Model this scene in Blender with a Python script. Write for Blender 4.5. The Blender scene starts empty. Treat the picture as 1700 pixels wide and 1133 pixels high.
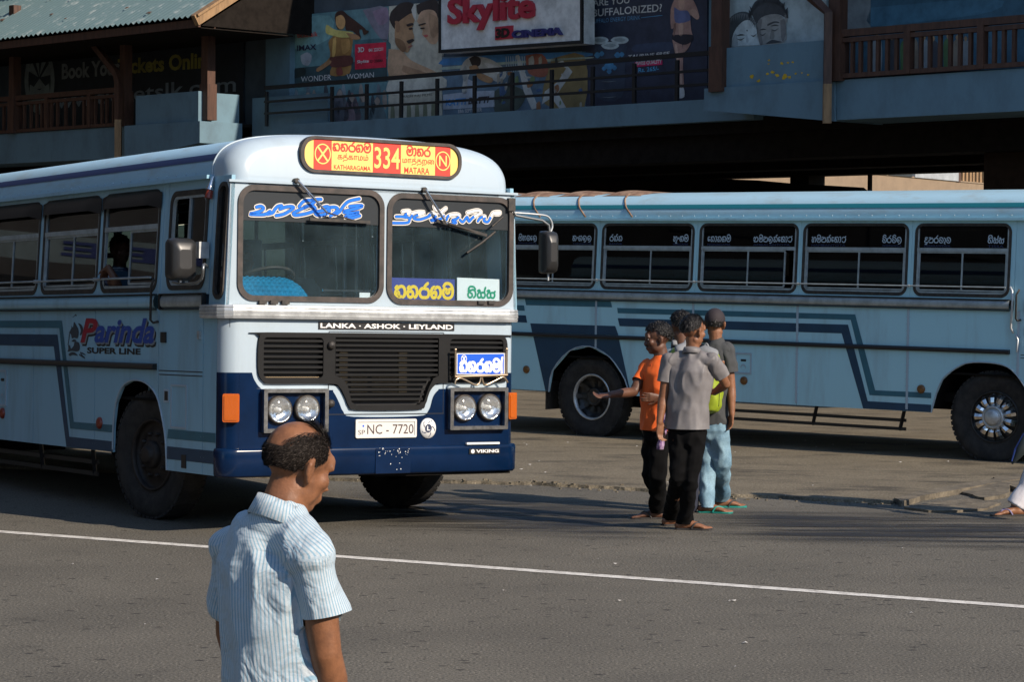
import bpy, bmesh, math, random
from math import sin, cos, pi, radians, sqrt, atan2
from mathutils import Vector, Matrix, noise
from mathutils.geometry import tessellate_polygon
random.seed(7)
S = bpy.context.scene
COL = S.collection
# ------------------------------------------------------------------ camera
PITCH = math.atan((566.5 - 448) / 4014.0); ROLL = 0.008; EYE = Vector((0, 0, 2.03))
fwd = Vector((0, cos(PITCH), -sin(PITCH))); rt0 = Vector((1, 0, 0)); up0 = rt0.cross(fwd)
camR = rt0 * cos(ROLL) + up0 * sin(ROLL); camU = camR.cross(fwd)
cam = bpy.data.cameras.new('camera'); cam.lens = 4014 / 1700 * 36; cam.sensor_width = 36
cam.clip_start = 0.1; cam.clip_end = 2000
co = bpy.data.objects.new('camera', cam); COL.objects.link(co)
co.matrix_world = Matrix(((camR.x, camU.x, -fwd.x, EYE.x), (camR.y, camU.y, -fwd.y, EYE.y), (camR.z, camU.z, -fwd.z, EYE.z), (0, 0, 0, 1)))
S.camera = co
# ------------------------------------------------------------------ light
SUN_AZ = radians(129.0); SUN_EL = radians(31.0)
w = bpy.data.worlds.new('World'); S.world = w; w.use_nodes = True
nt = w.node_tree; nt.nodes.clear()
sky = nt.nodes.new('ShaderNodeTexSky'); sky.sky_type = 'NISHITA'; sky.sun_disc = False
sky.sun_elevation = SUN_EL; sky.sun_rotation = SUN_AZ; sky.air_density = 1.0; sky.dust_density = 0.2; sky.ozone_density = 2.0
bg = nt.nodes.new('ShaderNodeBackground'); bg.inputs[1].default_value = 0.14
wo = nt.nodes.new('ShaderNodeOutputWorld')
nt.links.new(sky.outputs[0], bg.inputs[0]); nt.links.new(bg.outputs[0], wo.inputs[0])
sd = bpy.data.lights.new('sun', 'SUN'); sd.energy = 5.0; sd.angle = radians(0.5); sd.color = (1.0, 0.86, 0.71)
so = bpy.data.objects.new('sun', sd); COL.objects.link(so)
sdir = Vector((sin(SUN_AZ) * cos(SUN_EL), cos(SUN_AZ) * cos(SUN_EL), sin(SUN_EL)))
so.rotation_euler = sdir.to_track_quat('Z', 'Y').to_euler(); so.location = (20, -20, 30)
S.view_settings.view_transform = 'Standard'; S.view_settings.look = 'None'
S.view_settings.exposure = 0.35; S.view_settings.gamma = 1.0; S.view_settings.use_curve_mapping = False
S.cycles.max_bounces = 6; S.cycles.transparent_max_bounces = 16; S.cycles.use_denoising = True
S.cycles.sample_clamp_indirect = 4.0
# ------------------------------------------------------------------ measuring helpers (photo pixel -> place)
def ray(px, py):
    return camR * ((px - 850) / 4014.0) - camU * ((py - 566.5) / 4014.0) + fwd
def on_plane(px, py, P, N):
    r = ray(px, py); return EYE + r * ((P - EYE).dot(N) / r.dot(N))
def G(px, py, z=0.0):
    return on_plane(px, py, Vector((0, 0, z)), Vector((0, 0, 1)))
def at(px, py, Y):
    r = ray(px, py); return EYE + r * (Y / r.y)
# ------------------------------------------------------------------ materials
MATS = {}
def nn(t, kind, x=0, **kw):
    n = t.nodes.new(kind)
    for k, v in kw.items(): setattr(n, k, v)
    return n
def mat(name, col, rough=0.6, metal=0.0, var=0.0, scale=6.0, stretch=(1, 1, 1), col2=None, lo=0.4, hi=0.65, bump=0.0, bscale=60.0, spec=0.5, coat=0.0, rvar=0.0, fine=0.0):
    if name in MATS: return MATS[name]
    m = bpy.data.materials.new(name); m.use_nodes = True; t = m.node_tree; b = t.nodes['Principled BSDF']
    b.inputs['Base Color'].default_value = (*col, 1); b.inputs['Roughness'].default_value = rough
    b.inputs['Metallic'].default_value = metal; b.inputs['Specular IOR Level'].default_value = spec
    b.inputs['Coat Weight'].default_value = coat; b.inputs['Coat Roughness'].default_value = 0.1
    L = t.links.new
    tc = nn(t, 'ShaderNodeTexCoord'); mp = nn(t, 'ShaderNodeMapping'); mp.inputs['Scale'].default_value = stretch
    L(tc.outputs['Object'], mp.inputs[0])
    if var > 0 or col2:
        c2 = col2 if col2 else tuple(c * (1 - var) for c in col)
        n1 = nn(t, 'ShaderNodeTexNoise'); n1.inputs['Scale'].default_value = scale; n1.inputs['Detail'].default_value = 6; n1.inputs['Roughness'].default_value = 0.65
        L(mp.outputs[0], n1.inputs[0])
        mr = nn(t, 'ShaderNodeMapRange'); mr.inputs[1].default_value = lo; mr.inputs[2].default_value = hi; L(n1.outputs[0], mr.inputs[0])
        mx = nn(t, 'ShaderNodeMix', data_type='RGBA'); mx.inputs[6].default_value = (*col, 1); mx.inputs[7].default_value = (*c2, 1)
        L(mr.outputs[0], mx.inputs[0]); out = mx.outputs[2]
        if fine > 0:
            n3 = nn(t, 'ShaderNodeTexNoise'); n3.inputs['Scale'].default_value = bscale; n3.inputs['Detail'].default_value = 3
            L(tc.outputs['Object'], n3.inputs[0])
            m3 = nn(t, 'ShaderNodeMapRange'); m3.inputs[1].default_value = .3; m3.inputs[2].default_value = .7; m3.inputs[3].default_value = 1 - fine; m3.inputs[4].default_value = 1 + fine
            L(n3.outputs[0], m3.inputs[0])
            vm = nn(t, 'ShaderNodeVectorMath', operation='SCALE'); L(out, vm.inputs[0]); L(m3.outputs[0], vm.inputs['Scale']); out = vm.outputs[0]
        L(out, b.inputs['Base Color'])
        if rvar > 0:
            m2 = nn(t, 'ShaderNodeMapRange'); m2.inputs[1].default_value = lo; m2.inputs[2].default_value = hi
            m2.inputs[3].default_value = rough; m2.inputs[4].default_value = min(1, rough + rvar); L(n1.outputs[0], m2.inputs[0]); L(m2.outputs[0], b.inputs['Roughness'])
    if bump > 0:
        n2 = nn(t, 'ShaderNodeTexNoise'); n2.inputs['Scale'].default_value = bscale; n2.inputs['Detail'].default_value = 4; L(mp.outputs[0], n2.inputs[0])
        bp = nn(t, 'ShaderNodeBump'); bp.inputs['Strength'].default_value = bump; bp.inputs['Distance'].default_value = 0.01
        L(n2.outputs[0], bp.inputs['Height']); L(bp.outputs[0], b.inputs['Normal'])
    MATS[name] = m; return m
def glass(name, tint=(0.8, 0.85, 0.86), dust=0.08, dustcol=(0.5, 0.55, 0.55), refl=1.5, rough=0.02):
    if name in MATS: return MATS[name]
    m = bpy.data.materials.new(name); m.use_nodes = True; t = m.node_tree; t.nodes.clear(); L = t.links.new
    tr = nn(t, 'ShaderNodeBsdfTransparent'); tr.inputs[0].default_value = (*tint, 1)
    gl = nn(t, 'ShaderNodeBsdfGlossy'); gl.inputs['Roughness'].default_value = rough
    df = nn(t, 'ShaderNodeBsdfDiffuse'); df.inputs[0].default_value = (*dustcol, 1)
    fr = nn(t, 'ShaderNodeFresnel'); fr.inputs[0].default_value = refl
    geo = nn(t, 'ShaderNodeNewGeometry'); mi_ = nn(t, 'ShaderNodeMapRange'); mi_.inputs[3].default_value = refl; mi_.inputs[4].default_value = 1 / refl; L(geo.outputs['Backfacing'], mi_.inputs[0]); L(mi_.outputs[0], fr.inputs[0])
    tc = nn(t, 'ShaderNodeTexCoord')
    nz = nn(t, 'ShaderNodeTexNoise'); nz.inputs['Scale'].default_value = 3.5; nz.inputs['Detail'].default_value = 5; L(tc.outputs['Object'], nz.inputs[0])
    mr = nn(t, 'ShaderNodeMapRange'); mr.inputs[1].default_value = .3; mr.inputs[2].default_value = .75; mr.inputs[3].default_value = dust * .5; mr.inputs[4].default_value = dust * 1.6; L(nz.outputs[0], mr.inputs[0])
    m1 = nn(t, 'ShaderNodeMixShader'); L(mr.outputs[0], m1.inputs[0]); L(tr.outputs[0], m1.inputs[1]); L(df.outputs[0], m1.inputs[2])
    m2 = nn(t, 'ShaderNodeMixShader'); L(fr.outputs[0], m2.inputs[0]); L(m1.outputs[0], m2.inputs[1]); L(gl.outputs[0], m2.inputs[2])
    o = nn(t, 'ShaderNodeOutputMaterial'); L(m2.outputs[0], o.inputs[0])
    MATS[name] = m; return m
# ------------------------------------------------------------------ mesh builder
class MB:
    def __init__(s): s.v = []; s.f = []; s.m = []; s.sm = []
    def add(s, vs, fs, mat=0, smooth=False):
        o = len(s.v); s.v += [tuple(p) for p in vs]
        for f in fs: s.f.append(tuple(i + o for i in f)); s.m.append(mat); s.sm.append(smooth)
        return s
    def box(s, x0, x1, y0, y1, z0, z1, xf=None, mat=0):
        vs = [(x, y, z) for z in (z0, z1) for y in (y0, y1) for x in (x0, x1)]
        if xf: vs = [xf(*p) for p in vs]
        return s.add(vs, [(0, 2, 3, 1), (4, 5, 7, 6), (0, 1, 5, 4), (2, 6, 7, 3), (0, 4, 6, 2), (1, 3, 7, 5)], mat)
    def bar(s, a, b, wx, wz, mat=0, up=(0, 0, 1)):
        a = Vector(a); b = Vector(b); d = (b - a).normalized(); u = Vector(up); sx = d.cross(u).normalized(); uz = sx.cross(d)
        vs = [p + sx * (i * wx / 2) + uz * (j * wz / 2) for p in (a, b) for (i, j) in ((-1, -1), (1, -1), (1, 1), (-1, 1))]
        return s.add(vs, [(0, 3, 2, 1), (4, 5, 6, 7), (0, 1, 5, 4), (1, 2, 6, 5), (2, 3, 7, 6), (3, 0, 4, 7)], mat)
    def tube(s, pts, r, n=8, mat=0, caps=True, side=None, smooth=True):
        pts = [Vector(p) for p in pts]; k = len(pts); rr = r if isinstance(r, (list, tuple)) else [r] * k
        vs = []; prev = None
        for i, p in enumerate(pts):
            t = (pts[min(i + 1, k - 1)] - pts[max(i - 1, 0)]).normalized()
            if side is not None: a = (Vector(side) - t * t.dot(Vector(side))).normalized()
            elif prev is None: a = t.orthogonal().normalized()
            else: a = (prev - t * t.dot(prev)).normalized()
            prev = a; b = t.cross(a); q = rr[i]; ra, rb = q if isinstance(q, tuple) else (q, q)
            vs += [p + a * (ra * cos(2 * pi * j / n)) + b * (rb * sin(2 * pi * j / n)) for j in range(n)]
        fs = [(i * n + j, i * n + (j + 1) % n, (i + 1) * n + (j + 1) % n, (i + 1) * n + j) for i in range(k - 1) for j in range(n)]
        s.add(vs, fs, mat, smooth)
        if caps: s.add(vs[:n], [tuple(range(n - 1, -1, -1))], mat); s.add(vs[-n:], [tuple(range(n))], mat)
        return s
    def rtube(s, pts, rad, n=12, side=None, mat=0):
        """tube with round ends, closed as one surface (for remeshing)"""
        pts = [Vector(p) for p in pts]; P = []; R = []
        q = [r if isinstance(r, tuple) else (r, r) for r in rad]
        t0 = (pts[0] - pts[1]).normalized(); t1 = (pts[-1] - pts[-2]).normalized()
        for c, k in ((1, .05), (.85, .53), (.5, .87)):
            P.append(pts[0] + t0 * min(q[0]) * c); R.append((q[0][0] * k, q[0][1] * k))
        P += pts; R += q
        for c, k in ((.5, .87), (.85, .53), (1, .05)):
            P.append(pts[-1] + t1 * min(q[-1]) * c); R.append((q[-1][0] * k, q[-1][1] * k))
        k = len(P); vs = []; prev = None
        for i, p in enumerate(P):
            t = (P[min(i + 1, k - 1)] - P[max(i - 1, 0)]).normalized()
            if side is not None: a = (Vector(side) - t * t.dot(Vector(side))).normalized()
            elif prev is None: a = t.orthogonal().normalized()
            else: a = (prev - t * t.dot(prev)).normalized()
            prev = a; b = t.cross(a)
            vs += [p + a * (R[i][0] * cos(2 * pi * j / n)) + b * (R[i][1] * sin(2 * pi * j / n)) for j in range(n)]
        fs = [(i * n + j, i * n + (j + 1) % n, (i + 1) * n + (j + 1) % n, (i + 1) * n + j) for i in range(k - 1) for j in range(n)]
        fs += [tuple(range(n - 1, -1, -1)), tuple(range((k - 1) * n, k * n))]
        return s.add(vs, fs, mat, True)
    def ell(s, c, r, M=None, nu=14, nv=9, mat=0):
        c = Vector(c); vs = []
        for i in range(nv + 1):
            th = pi * i / nv; th = min(max(th, .02), pi - .02)
            for j in range(nu):
                ph = 2 * pi * j / nu; p = Vector((r[0] * sin(th) * cos(ph), r[1] * sin(th) * sin(ph), r[2] * cos(th)))
                vs.append(c + (M @ p if M else p))
        fs = [(i * nu + j, (i + 1) * nu + j, (i + 1) * nu + (j + 1) % nu, i * nu + (j + 1) % nu) for i in range(nv) for j in range(nu)]
        fs += [tuple(range(nu)), tuple(range((nv + 1) * nu - 1, nv * nu - 1, -1))]
        return s.add(vs, fs, mat, True)
    def lathe(s, prof, xf, n=32, mat=0, smooth=True):
        """prof: (radius, w); xf maps (u, v, w)"""
        vs = [xf(r * cos(2 * pi * j / n), r * sin(2 * pi * j / n), wv) for (r, wv) in prof for j in range(n)]
        k = len(prof)
        return s.add(vs, [(i * n + j, i * n + (j + 1) % n, (i + 1) * n + (j + 1) % n, (i + 1) * n + j) for i in range(k - 1) for j in range(n)], mat, smooth)
    def poly(s, loops, xf, w0=0.0, w1=None, mat=0):
        """flat polygon (first loop outer, others holes) facing +w at w0; w1 = back for thickness"""
        flat = [p for l in loops for p in l]
        tri = tessellate_polygon([[Vector((p[0], p[1], 0)) for p in l] for l in loops])
        s.add([xf(p[0], p[1], w0) for p in flat], tri, mat)
        if w1 is not None:
            s.add([xf(p[0], p[1], w1) for p in flat], [t[::-1] for t in tri], mat)
            o = 0
            for l in loops:
                n = len(l)
                s.add([xf(p[0], p[1], w0) for p in l] + [xf(p[0], p[1], w1) for p in l], [(i, (i + 1) % n, n + (i + 1) % n, n + i) for i in range(n)], mat)
        return s
    def ring(s, outer, inner, xf, w0, w1, mat=0):
        return s.poly([outer, inner], xf, w0, w1, mat)
    def ribbon(s, pts, wd, xf, w0, mat=0, smooth_curve=True, matfn=None):
        if smooth_curve: pts = crom(pts)
        n = len(pts); L = []
        for i in range(n):
            a = pts[max(i - 1, 0)]; b = pts[min(i + 1, n - 1)]; dx, dy = b[0] - a[0], b[1] - a[1]; l = math.hypot(dx, dy) or 1
            L.append((-dy / l, dx / l))
        h = wd / 2
        for i in range(n - 1):
            q = [(pts[i][0] + L[i][0] * h, pts[i][1] + L[i][1] * h), (pts[i][0] - L[i][0] * h, pts[i][1] - L[i][1] * h),
                 (pts[i + 1][0] - L[i + 1][0] * h, pts[i + 1][1] - L[i + 1][1] * h), (pts[i + 1][0] + L[i + 1][0] * h, pts[i + 1][1] + L[i + 1][1] * h)]
            mm = matfn(pts[i]) if matfn else mat
            s.add([xf(a, b, w0) for a, b in q], [(0, 1, 2, 3)], mm)
        for e in (0, n - 1):
            mm = matfn(pts[e]) if matfn else mat
            s.add([xf(pts[e][0] + h * cos(j * pi / 4), pts[e][1] + h * sin(j * pi / 4), w0 + .0003) for j in range(8)], [tuple(range(8))], mm)
        return s
    def text(s, body, box, xf, w0=0.0, mat=0, bold=0.0, shear=0.0, depth=0.0, matfn=None, keep=False):
        c = bpy.data.curves.new('t', 'FONT'); c.body = body; c.size = 1; c.offset = bold; c.shear = shear; c.resolution_u = 3
        c.fill_mode = 'FRONT'
        o = bpy.data.objects.new('t', c); COL.objects.link(o)
        me = o.to_mesh(); vs = [v.co.copy() for v in me.vertices]; fs = [tuple(p.vertices) for p in me.polygons]
        o.to_mesh_clear(); bpy.data.objects.remove(o); bpy.data.curves.remove(c)
        if not vs: return s
        x0 = min(v.x for v in vs); x1 = max(v.x for v in vs); y0 = min(v.y for v in vs); y1 = max(v.y for v in vs)
        u0, u1, v0, v1 = box; kx = (u1 - u0) / (x1 - x0); ky = (v1 - v0) / (y1 - y0)
        P = [(u0 + (v.x - x0) * kx, v0 + (v.y - y0) * ky) for v in vs]
        if matfn:
            for f in fs: s.add([xf(P[i][0], P[i][1], w0) for i in f], [tuple(range(len(f)))], matfn(P[f[0]]))
        else: s.add([xf(a, b, w0) for a, b in P], fs, mat)
        if depth:
            from collections import Counter
            ec = Counter(); 
            for f in fs:
                for i in range(len(f)): ec[tuple(sorted((f[i], f[(i + 1) % len(f)])))] += 1
            for (a, b), k in ec.items():
                if k == 1: s.add([xf(*P[a], w0), xf(*P[b], w0), xf(*P[b], w0 - depth), xf(*P[a], w0 - depth)], [(0, 1, 2, 3)], mat)
        return s
    def build(s, name, mats, parent=None, **props):
        if not isinstance(mats, (list, tuple)): mats = [mats]
        me = bpy.data.meshes.new(name); me.from_pydata(s.v, [], s.f)
        for m in mats: me.materials.append(m)
        me.polygons.foreach_set('material_index', s.m); me.polygons.foreach_set('use_smooth', s.sm); me.update()
        return link(name, me, parent, **props)
def link(name, me, parent=None, **props):
    o = bpy.data.objects.new(name, me); COL.objects.link(o)
    if parent: o.parent = parent
    for k, v in props.items(): o[k] = v
    return o
def empty(name, M, label, cat, group=None):
    o = bpy.data.objects.new(name, None); COL.objects.link(o); o.matrix_world = M; o.empty_display_size = .2
    o['label'] = label; o['category'] = cat
    if group: o['group'] = group
    return o
def crom(p, k=6):
    if len(p) < 3: return list(p)
    out = []
    for i in range(len(p) - 1):
        a = p[max(i - 1, 0)]; b = p[i]; c = p[i + 1]; d = p[min(i + 2, len(p) - 1)]
        for j in range(k):
            t = j / k
            out.append(tuple(.5 * (2 * b[q] + (c[q] - a[q]) * t + (2 * a[q] - 5 * b[q] + 4 * c[q] - d[q]) * t * t + (3 * b[q] - a[q] - 3 * c[q] + d[q]) * t ** 3) for q in range(len(b))))
    out.append(tuple(p[-1])); return out
def rrect(u0, u1, v0, v1, r, k=6):
    P = []
    for cx, cy, a0 in ((u1 - r, v1 - r, 0), (u0 + r, v1 - r, 90), (u0 + r, v0 + r, 180), (u1 - r, v0 + r, 270)):
        for j in range(k + 1):
            a = radians(a0 + 90 * j / k); P.append((cx + r * cos(a), cy + r * sin(a)))
    return P
def circ(cx, cy, rx, ry=None, n=20):
    ry = ry or rx; return [(cx + rx * cos(2 * pi * j / n), cy + ry * sin(2 * pi * j / n)) for j in range(n)]
def inset_rr(u0, u1, v0, v1, r, d): return rrect(u0 + d, u1 - d, v0 + d, v1 - d, max(r - d, .01))
XYZ = lambda x, y, z: (x, y, z)
# Sinhala letters as pen strokes in a unit box
LE = {
 'ka': (1.0, [[(.08, .82), (.2, .96), (.32, .84), (.2, .7), (.06, .42), (.1, .1), (.24, 0), (.36, .1), (.37, .38), (.27, .46), (.2, .34)], [(.37, .3), (.44, .03), (.58, .06)], [(.32, .84), (.55, .98), (.82, .9), (.95, .55), (.9, .18), (.76, .0)]]),
 'ta': (1.0, [[(.08, .82), (.2, .96), (.32, .84), (.2, .7), (.06, .4), (.14, .08), (.36, .0), (.55, .18), (.52, .46), (.36, .58), (.26, .5)], [(.32, .84), (.55, .98), (.82, .9), (.95, .55), (.9, .18), (.74, .0)]]),
 'ti': (1.0, [[(.08, .82), (.2, .96), (.32, .84), (.2, .7), (.06, .4), (.14, .08), (.36, .0), (.55, .18), (.52, .46), (.36, .58)], [(.32, .84), (.55, .98), (.82, .9), (.95, .55), (.9, .18), (.74, .0)], [(.1, 1.1), (.3, 1.38), (.7, 1.36), (.9, 1.08), (.82, .95)]]),
 'ra': (.95, [[(.5, .84), (.2, .78), (.05, .42), (.2, .06), (.5, .0), (.8, .06), (.93, .42), (.78, .76), (.5, .84), (.58, 1.08), (.8, 1.3)]]),
 'ga': (1.0, [[(.32, .98), (.12, .8), (.05, .42), (.16, .06), (.36, .0), (.5, .14), (.5, .46), (.38, .54), (.28, .42)], [(.42, .84), (.6, .98), (.84, .9), (.95, .55), (.9, .18), (.74, .0)]]),
 'ma': (1.0, [[(.1, 1.08), (.3, 1.32), (.66, 1.3), (.9, 1.02), (.96, .5), (.82, .1), (.5, -.02), (.2, .08), (.05, .42), (.1, .74), (.26, .84), (.4, .72), (.36, .5), (.5, .44), (.62, .56), (.6, .74), (.72, .84)]]),
 'aa': (.4, [[(.02, .96), (.2, 1.0), (.3, .8), (.3, .3), (.2, .02), (.04, .0)]]),
 'sa': (1.0, [[(.06, .86), (.2, .96), (.34, .86), (.2, .66), (.05, .36), (.14, .04), (.32, .0), (.46, .16), (.46, .46)], [(.46, .16), (.62, .0), (.82, .02), (.95, .3), (.86, .62), (.6, .66), (.4, .6)], [(.86, .62), (.98, .82)]]),
 's_': (1.0, [[(.06, .86), (.2, .96), (.34, .86), (.2, .66), (.05, .36), (.14, .04), (.32, .0), (.46, .16), (.46, .46)], [(.46, .16), (.62, .0), (.82, .02), (.95, .3), (.86, .62), (.6, .66), (.4, .6)], [(.86, .62), (.9, 1.0), (.98, 1.3)]]),
 'ha': (1.0, [[(.05, .9), (.2, .95), (.25, .7), (.06, .4), (.15, .02), (.4, .05), (.45, .5), (.6, .9), (.85, .85), (.95, .4), (.8, .02)]]),
 'va': (.9, [[(.1, .8), (.35, .98), (.75, .85), (.9, .45), (.7, .03), (.3, .0), (.08, .3), (.2, .58), (.45, .52), (.5, .3)]]),
 'la': (1.1, [[(.3, .4), (.45, .55), (.55, .3), (.35, .1), (.12, .25), (.1, .7), (.4, .98), (.8, .85), (.98, .4), (.8, -.1), (.4, -.25)]]),
 'na': (1.0, [[(.1, .85), (.28, .9), (.3, .6), (.08, .35), (.2, .02), (.45, .08), (.45, .4)], [(.3, .8), (.6, .98), (.9, .7), (.92, .25), (.7, .0)]]),
 'n_': (1.0, [[(.1, .85), (.28, .9), (.3, .6), (.08, .35), (.2, .02), (.45, .08), (.45, .4)], [(.3, .8), (.6, .98), (.9, .7), (.92, .25), (.7, .0)], [(.6, .98), (.7, 1.25), (.9, 1.3)]]),
 'hu': (1.0, [[(.05, .9), (.2, .95), (.25, .7), (.06, .4), (.15, .02), (.4, .05), (.45, .5), (.6, .9), (.85, .85), (.95, .4), (.8, -.05), (.6, -.35), (.9, -.38)]]),
 'am': (.3, [[(.05, .6), (.15, .7), (.25, .6), (.15, .48), (.05, .6)]]),
 'e': (.55, [[(.45, .85), (.2, .9), (.06, .55), (.15, .15), (.35, .1), (.45, .3), (.3, .45), (.2, .35)]]),
 'a': (1.2, [[(.1, .6), (.3, .9), (.5, .6), (.3, .2), (.1, .3)], [(.5, .6), (.8, .95), (1.1, .6), (1.0, .1), (.6, .0), (.2, .0)]]),
 'ba': (1.0, [[(.1, .9), (.35, .95), (.4, .65), (.1, .5), (.08, .1), (.5, 0), (.9, .1), (.95, .6), (.7, .9), (.55, .7)]]),
 'tta': (.9, [[(.1, .7), (.3, .95), (.75, .9), (.9, .5), (.7, .05), (.3, .0), (.15, .2)], [(.75, .9), (.9, 1.1)]]),
 'da': (.8, [[(.7, .9), (.3, .95), (.2, .7), (.6, .6), (.2, .45), (.1, .15), (.4, 0), (.7, .15), (.5, -.3), (.2, -.25)]]),
 'vi': (.9, [[(.1, .8), (.35, .98), (.75, .85), (.9, .45), (.7, .03), (.3, .0), (.08, .3), (.2, .58), (.45, .52), (.5, .3)], [(.15, 1.15), (.45, 1.4), (.8, 1.2)]]),
 'ae': (.4, [[(.05, .9), (.3, .7), (.3, .2), (.1, .0), (.3, -.2)]]),
}
def sinhala(mb, word, box, xf, w0, wd, mat=0, back=None):
    tot = sum(LE[l][0] + .14 for l in word) - .14; u0, u1, v0, v1 = box; k = (u1 - u0) / tot; h = v1 - v0; x = u0
    for l in word:
        wl, st = LE[l]
        for q in st: mb.ribbon([(x + p[0] * k, v0 + p[1] * h) for p in q], wd, xf, w0, mat)
        x += (wl + .14) * k
    return mb
BLK = mat('black_paint', (0.012, 0.012, 0.013), 0.42)
# ------------------------------------------------------------------ ground
def ground_mat(name, c1, c2, c3, sc, grain, grit, bumpd, streak=None, pits=0):
    m = bpy.data.materials.new(name); m.use_nodes = True; t = m.node_tree; b = t.nodes['Principled BSDF']; L = t.links.new
    b.inputs['Roughness'].default_value = .85; b.inputs['Specular IOR Level'].default_value = .3
    tc = nn(t, 'ShaderNodeTexCoord')
    def noise_(s, d=5, r=.6, vec=None):
        q = nn(t, 'ShaderNodeTexNoise'); q.inputs['Scale'].default_value = s; q.inputs['Detail'].default_value = d; q.inputs['Roughness'].default_value = r
        L(vec if vec else tc.outputs['Object'], q.inputs[0]); return q.outputs[0]
    def rng(v, a, b_, c=0, d=1):
        q = nn(t, 'ShaderNodeMapRange'); q.inputs[1].default_value = a; q.inputs[2].default_value = b_; q.inputs[3].default_value = c; q.inputs[4].default_value = d; L(v, q.inputs[0]); return q.outputs[0]
    def mix(f, a, b_):
        q = nn(t, 'ShaderNodeMix', data_type='RGBA'); L(f, q.inputs[0])
        for i, c in ((6, a), (7, b_)):
            if isinstance(c, tuple): q.inputs[i].default_value = (*c, 1)
            else: L(c, q.inputs[i])
        return q.outputs[2]
    col = mix(rng(noise_(sc), .35, .7), c1, c2)
    if streak:
        mp = nn(t, 'ShaderNodeMapping'); mp.inputs['Rotation'].default_value = (0, 0, radians(streak[0])); mp.inputs['Scale'].default_value = (streak[1], streak[2], 1); L(tc.outputs['Object'], mp.inputs[0])
        col = mix(rng(noise_(1, 5, .65, mp.outputs[0]), streak[3], streak[3] + .14), col, c3)
    else: col = mix(rng(noise_(sc * 4.3, 6, .7), .58, .75), col, c3)
    g1 = noise_(grain, 2, .5); g = rng(g1, .3, .7, 1 - grit, 1 + grit)
    vm = nn(t, 'ShaderNodeVectorMath', operation='SCALE'); L(col, vm.inputs[0]); L(g, vm.inputs['Scale'])
    vo = nn(t, 'ShaderNodeTexVoronoi'); vo.inputs['Scale'].default_value = grain * .55; L(tc.outputs['Object'], vo.inputs[0])
    sp = rng(vo.outputs['Distance'], .10, .16, 1, 0)
    rnd = nn(t, 'ShaderNodeSeparateColor'); L(vo.outputs['Color'], rnd.inputs[0]); pick = rng(rnd.outputs[0], .80, .85)
    mu = nn(t, 'ShaderNodeMath', operation='MULTIPLY'); L(sp, mu.inputs[0]); L(pick, mu.inputs[1])
    out = mix(mu.outputs[0], vm.outputs[0], tuple(min(1, c * 3.2) for c in c1))
    if pits:
        mp2 = nn(t, 'ShaderNodeMapping'); mp2.inputs['Scale'].default_value = (6.5, 9.5, 1); L(tc.outputs['Object'], mp2.inputs[0])
        v2 = nn(t, 'ShaderNodeTexVoronoi'); v2.inputs['Scale'].default_value = 1; L(mp2.outputs[0], v2.inputs['Vector'])
        d2 = rng(v2.outputs['Distance'], .10, .22, 1, 0); s2 = nn(t, 'ShaderNodeSeparateColor'); L(v2.outputs['Color'], s2.inputs[0]); k2 = rng(s2.outputs[1], .52, .60)
        m2 = nn(t, 'ShaderNodeMath', operation='MULTIPLY'); L(d2, m2.inputs[0]); L(k2, m2.inputs[1]); m4 = nn(t, 'ShaderNodeMath', operation='MULTIPLY'); L(m2.outputs[0], m4.inputs[0]); m4.inputs[1].default_value = .88
        out = mix(m4.outputs[0], out, (.016, .014, .013))
    L(out, b.inputs['Base Color'])
    bp = nn(t, 'ShaderNodeBump'); bp.inputs['Strength'].default_value = .6; bp.inputs['Distance'].default_value = bumpd; L(g1, bp.inputs['Height']); L(bp.outputs[0], b.inputs['Normal'])
    return m
ASPH = ground_mat('asphalt', (.120, .110, .089), (.089, .082, .067), (.062, .057, .047), .7, 62, .55, .010, pits=1)
APRON = ground_mat('apron_concrete', (.160, .136, .095), (.120, .101, .070), (.062, .053, .039), 1.3, 55, .40, .006, (20, .9, 2.0, .52))
LINEW = mat('road_line_paint', (.62, .60, .55), .7, col2=(.25, .23, .20), scale=11, lo=.46, hi=.72, fine=.25, bscale=120)
m = MB(); m.add([(-400, -300, 0), (400, -300, 0), (400, 600, 0), (-400, 600, 0)], [(0, 1, 2, 3)])
m.build('road', ASPH, kind='structure', label='grey asphalt road in front of the buses')
# apron: raised a few cm with an uneven front edge
edge_px = [(-600, 730), (-100, 775), (300, 790), (600, 800), (760, 803), (870, 806), (960, 810), (1080, 818), (1200, 825), (1300, 829), (1400, 834), (1480, 838), (1500, 832), (1560, 822), (1640, 808), (1720, 796), (1900, 770), (2400, 735)]
E = []
for a, b in zip(edge_px, edge_px[1:]):
    for k in range(14):
        t = k / 14; p = G(a[0] + (b[0] - a[0]) * t, a[1] + (b[1] - a[1]) * t); n_ = noise.noise(Vector((p.x * 2.3, p.y * 2.3, 1))) * .09 + noise.noise(Vector((p.x * 9, p.y * 9, 4))) * .04
        E.append((p.x, p.y + n_))
m = MB(); far = [(x * (1 + 0) , 300) for x, y in E]
n = len(E); zt = .028
m.add([(x, y, zt) for x, y in E] + [(x, y + .05, zt + .004) for x, y in E] + [(x, y - .03, -.01) for x, y in E] + [(x * 3, 400, zt + .004) for x, y in E], [(i, i + 1, n + i + 1, n + i) for i in range(n - 1)] + [(2 * n + i, 2 * n + i + 1, i + 1, i) for i in range(n - 1)] + [(n + i, n + i + 1, 3 * n + i + 1, 3 * n + i) for i in range(n - 1)])
m.build('apron', APRON, kind='structure', label='worn brown concrete apron of the bus park')
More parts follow.
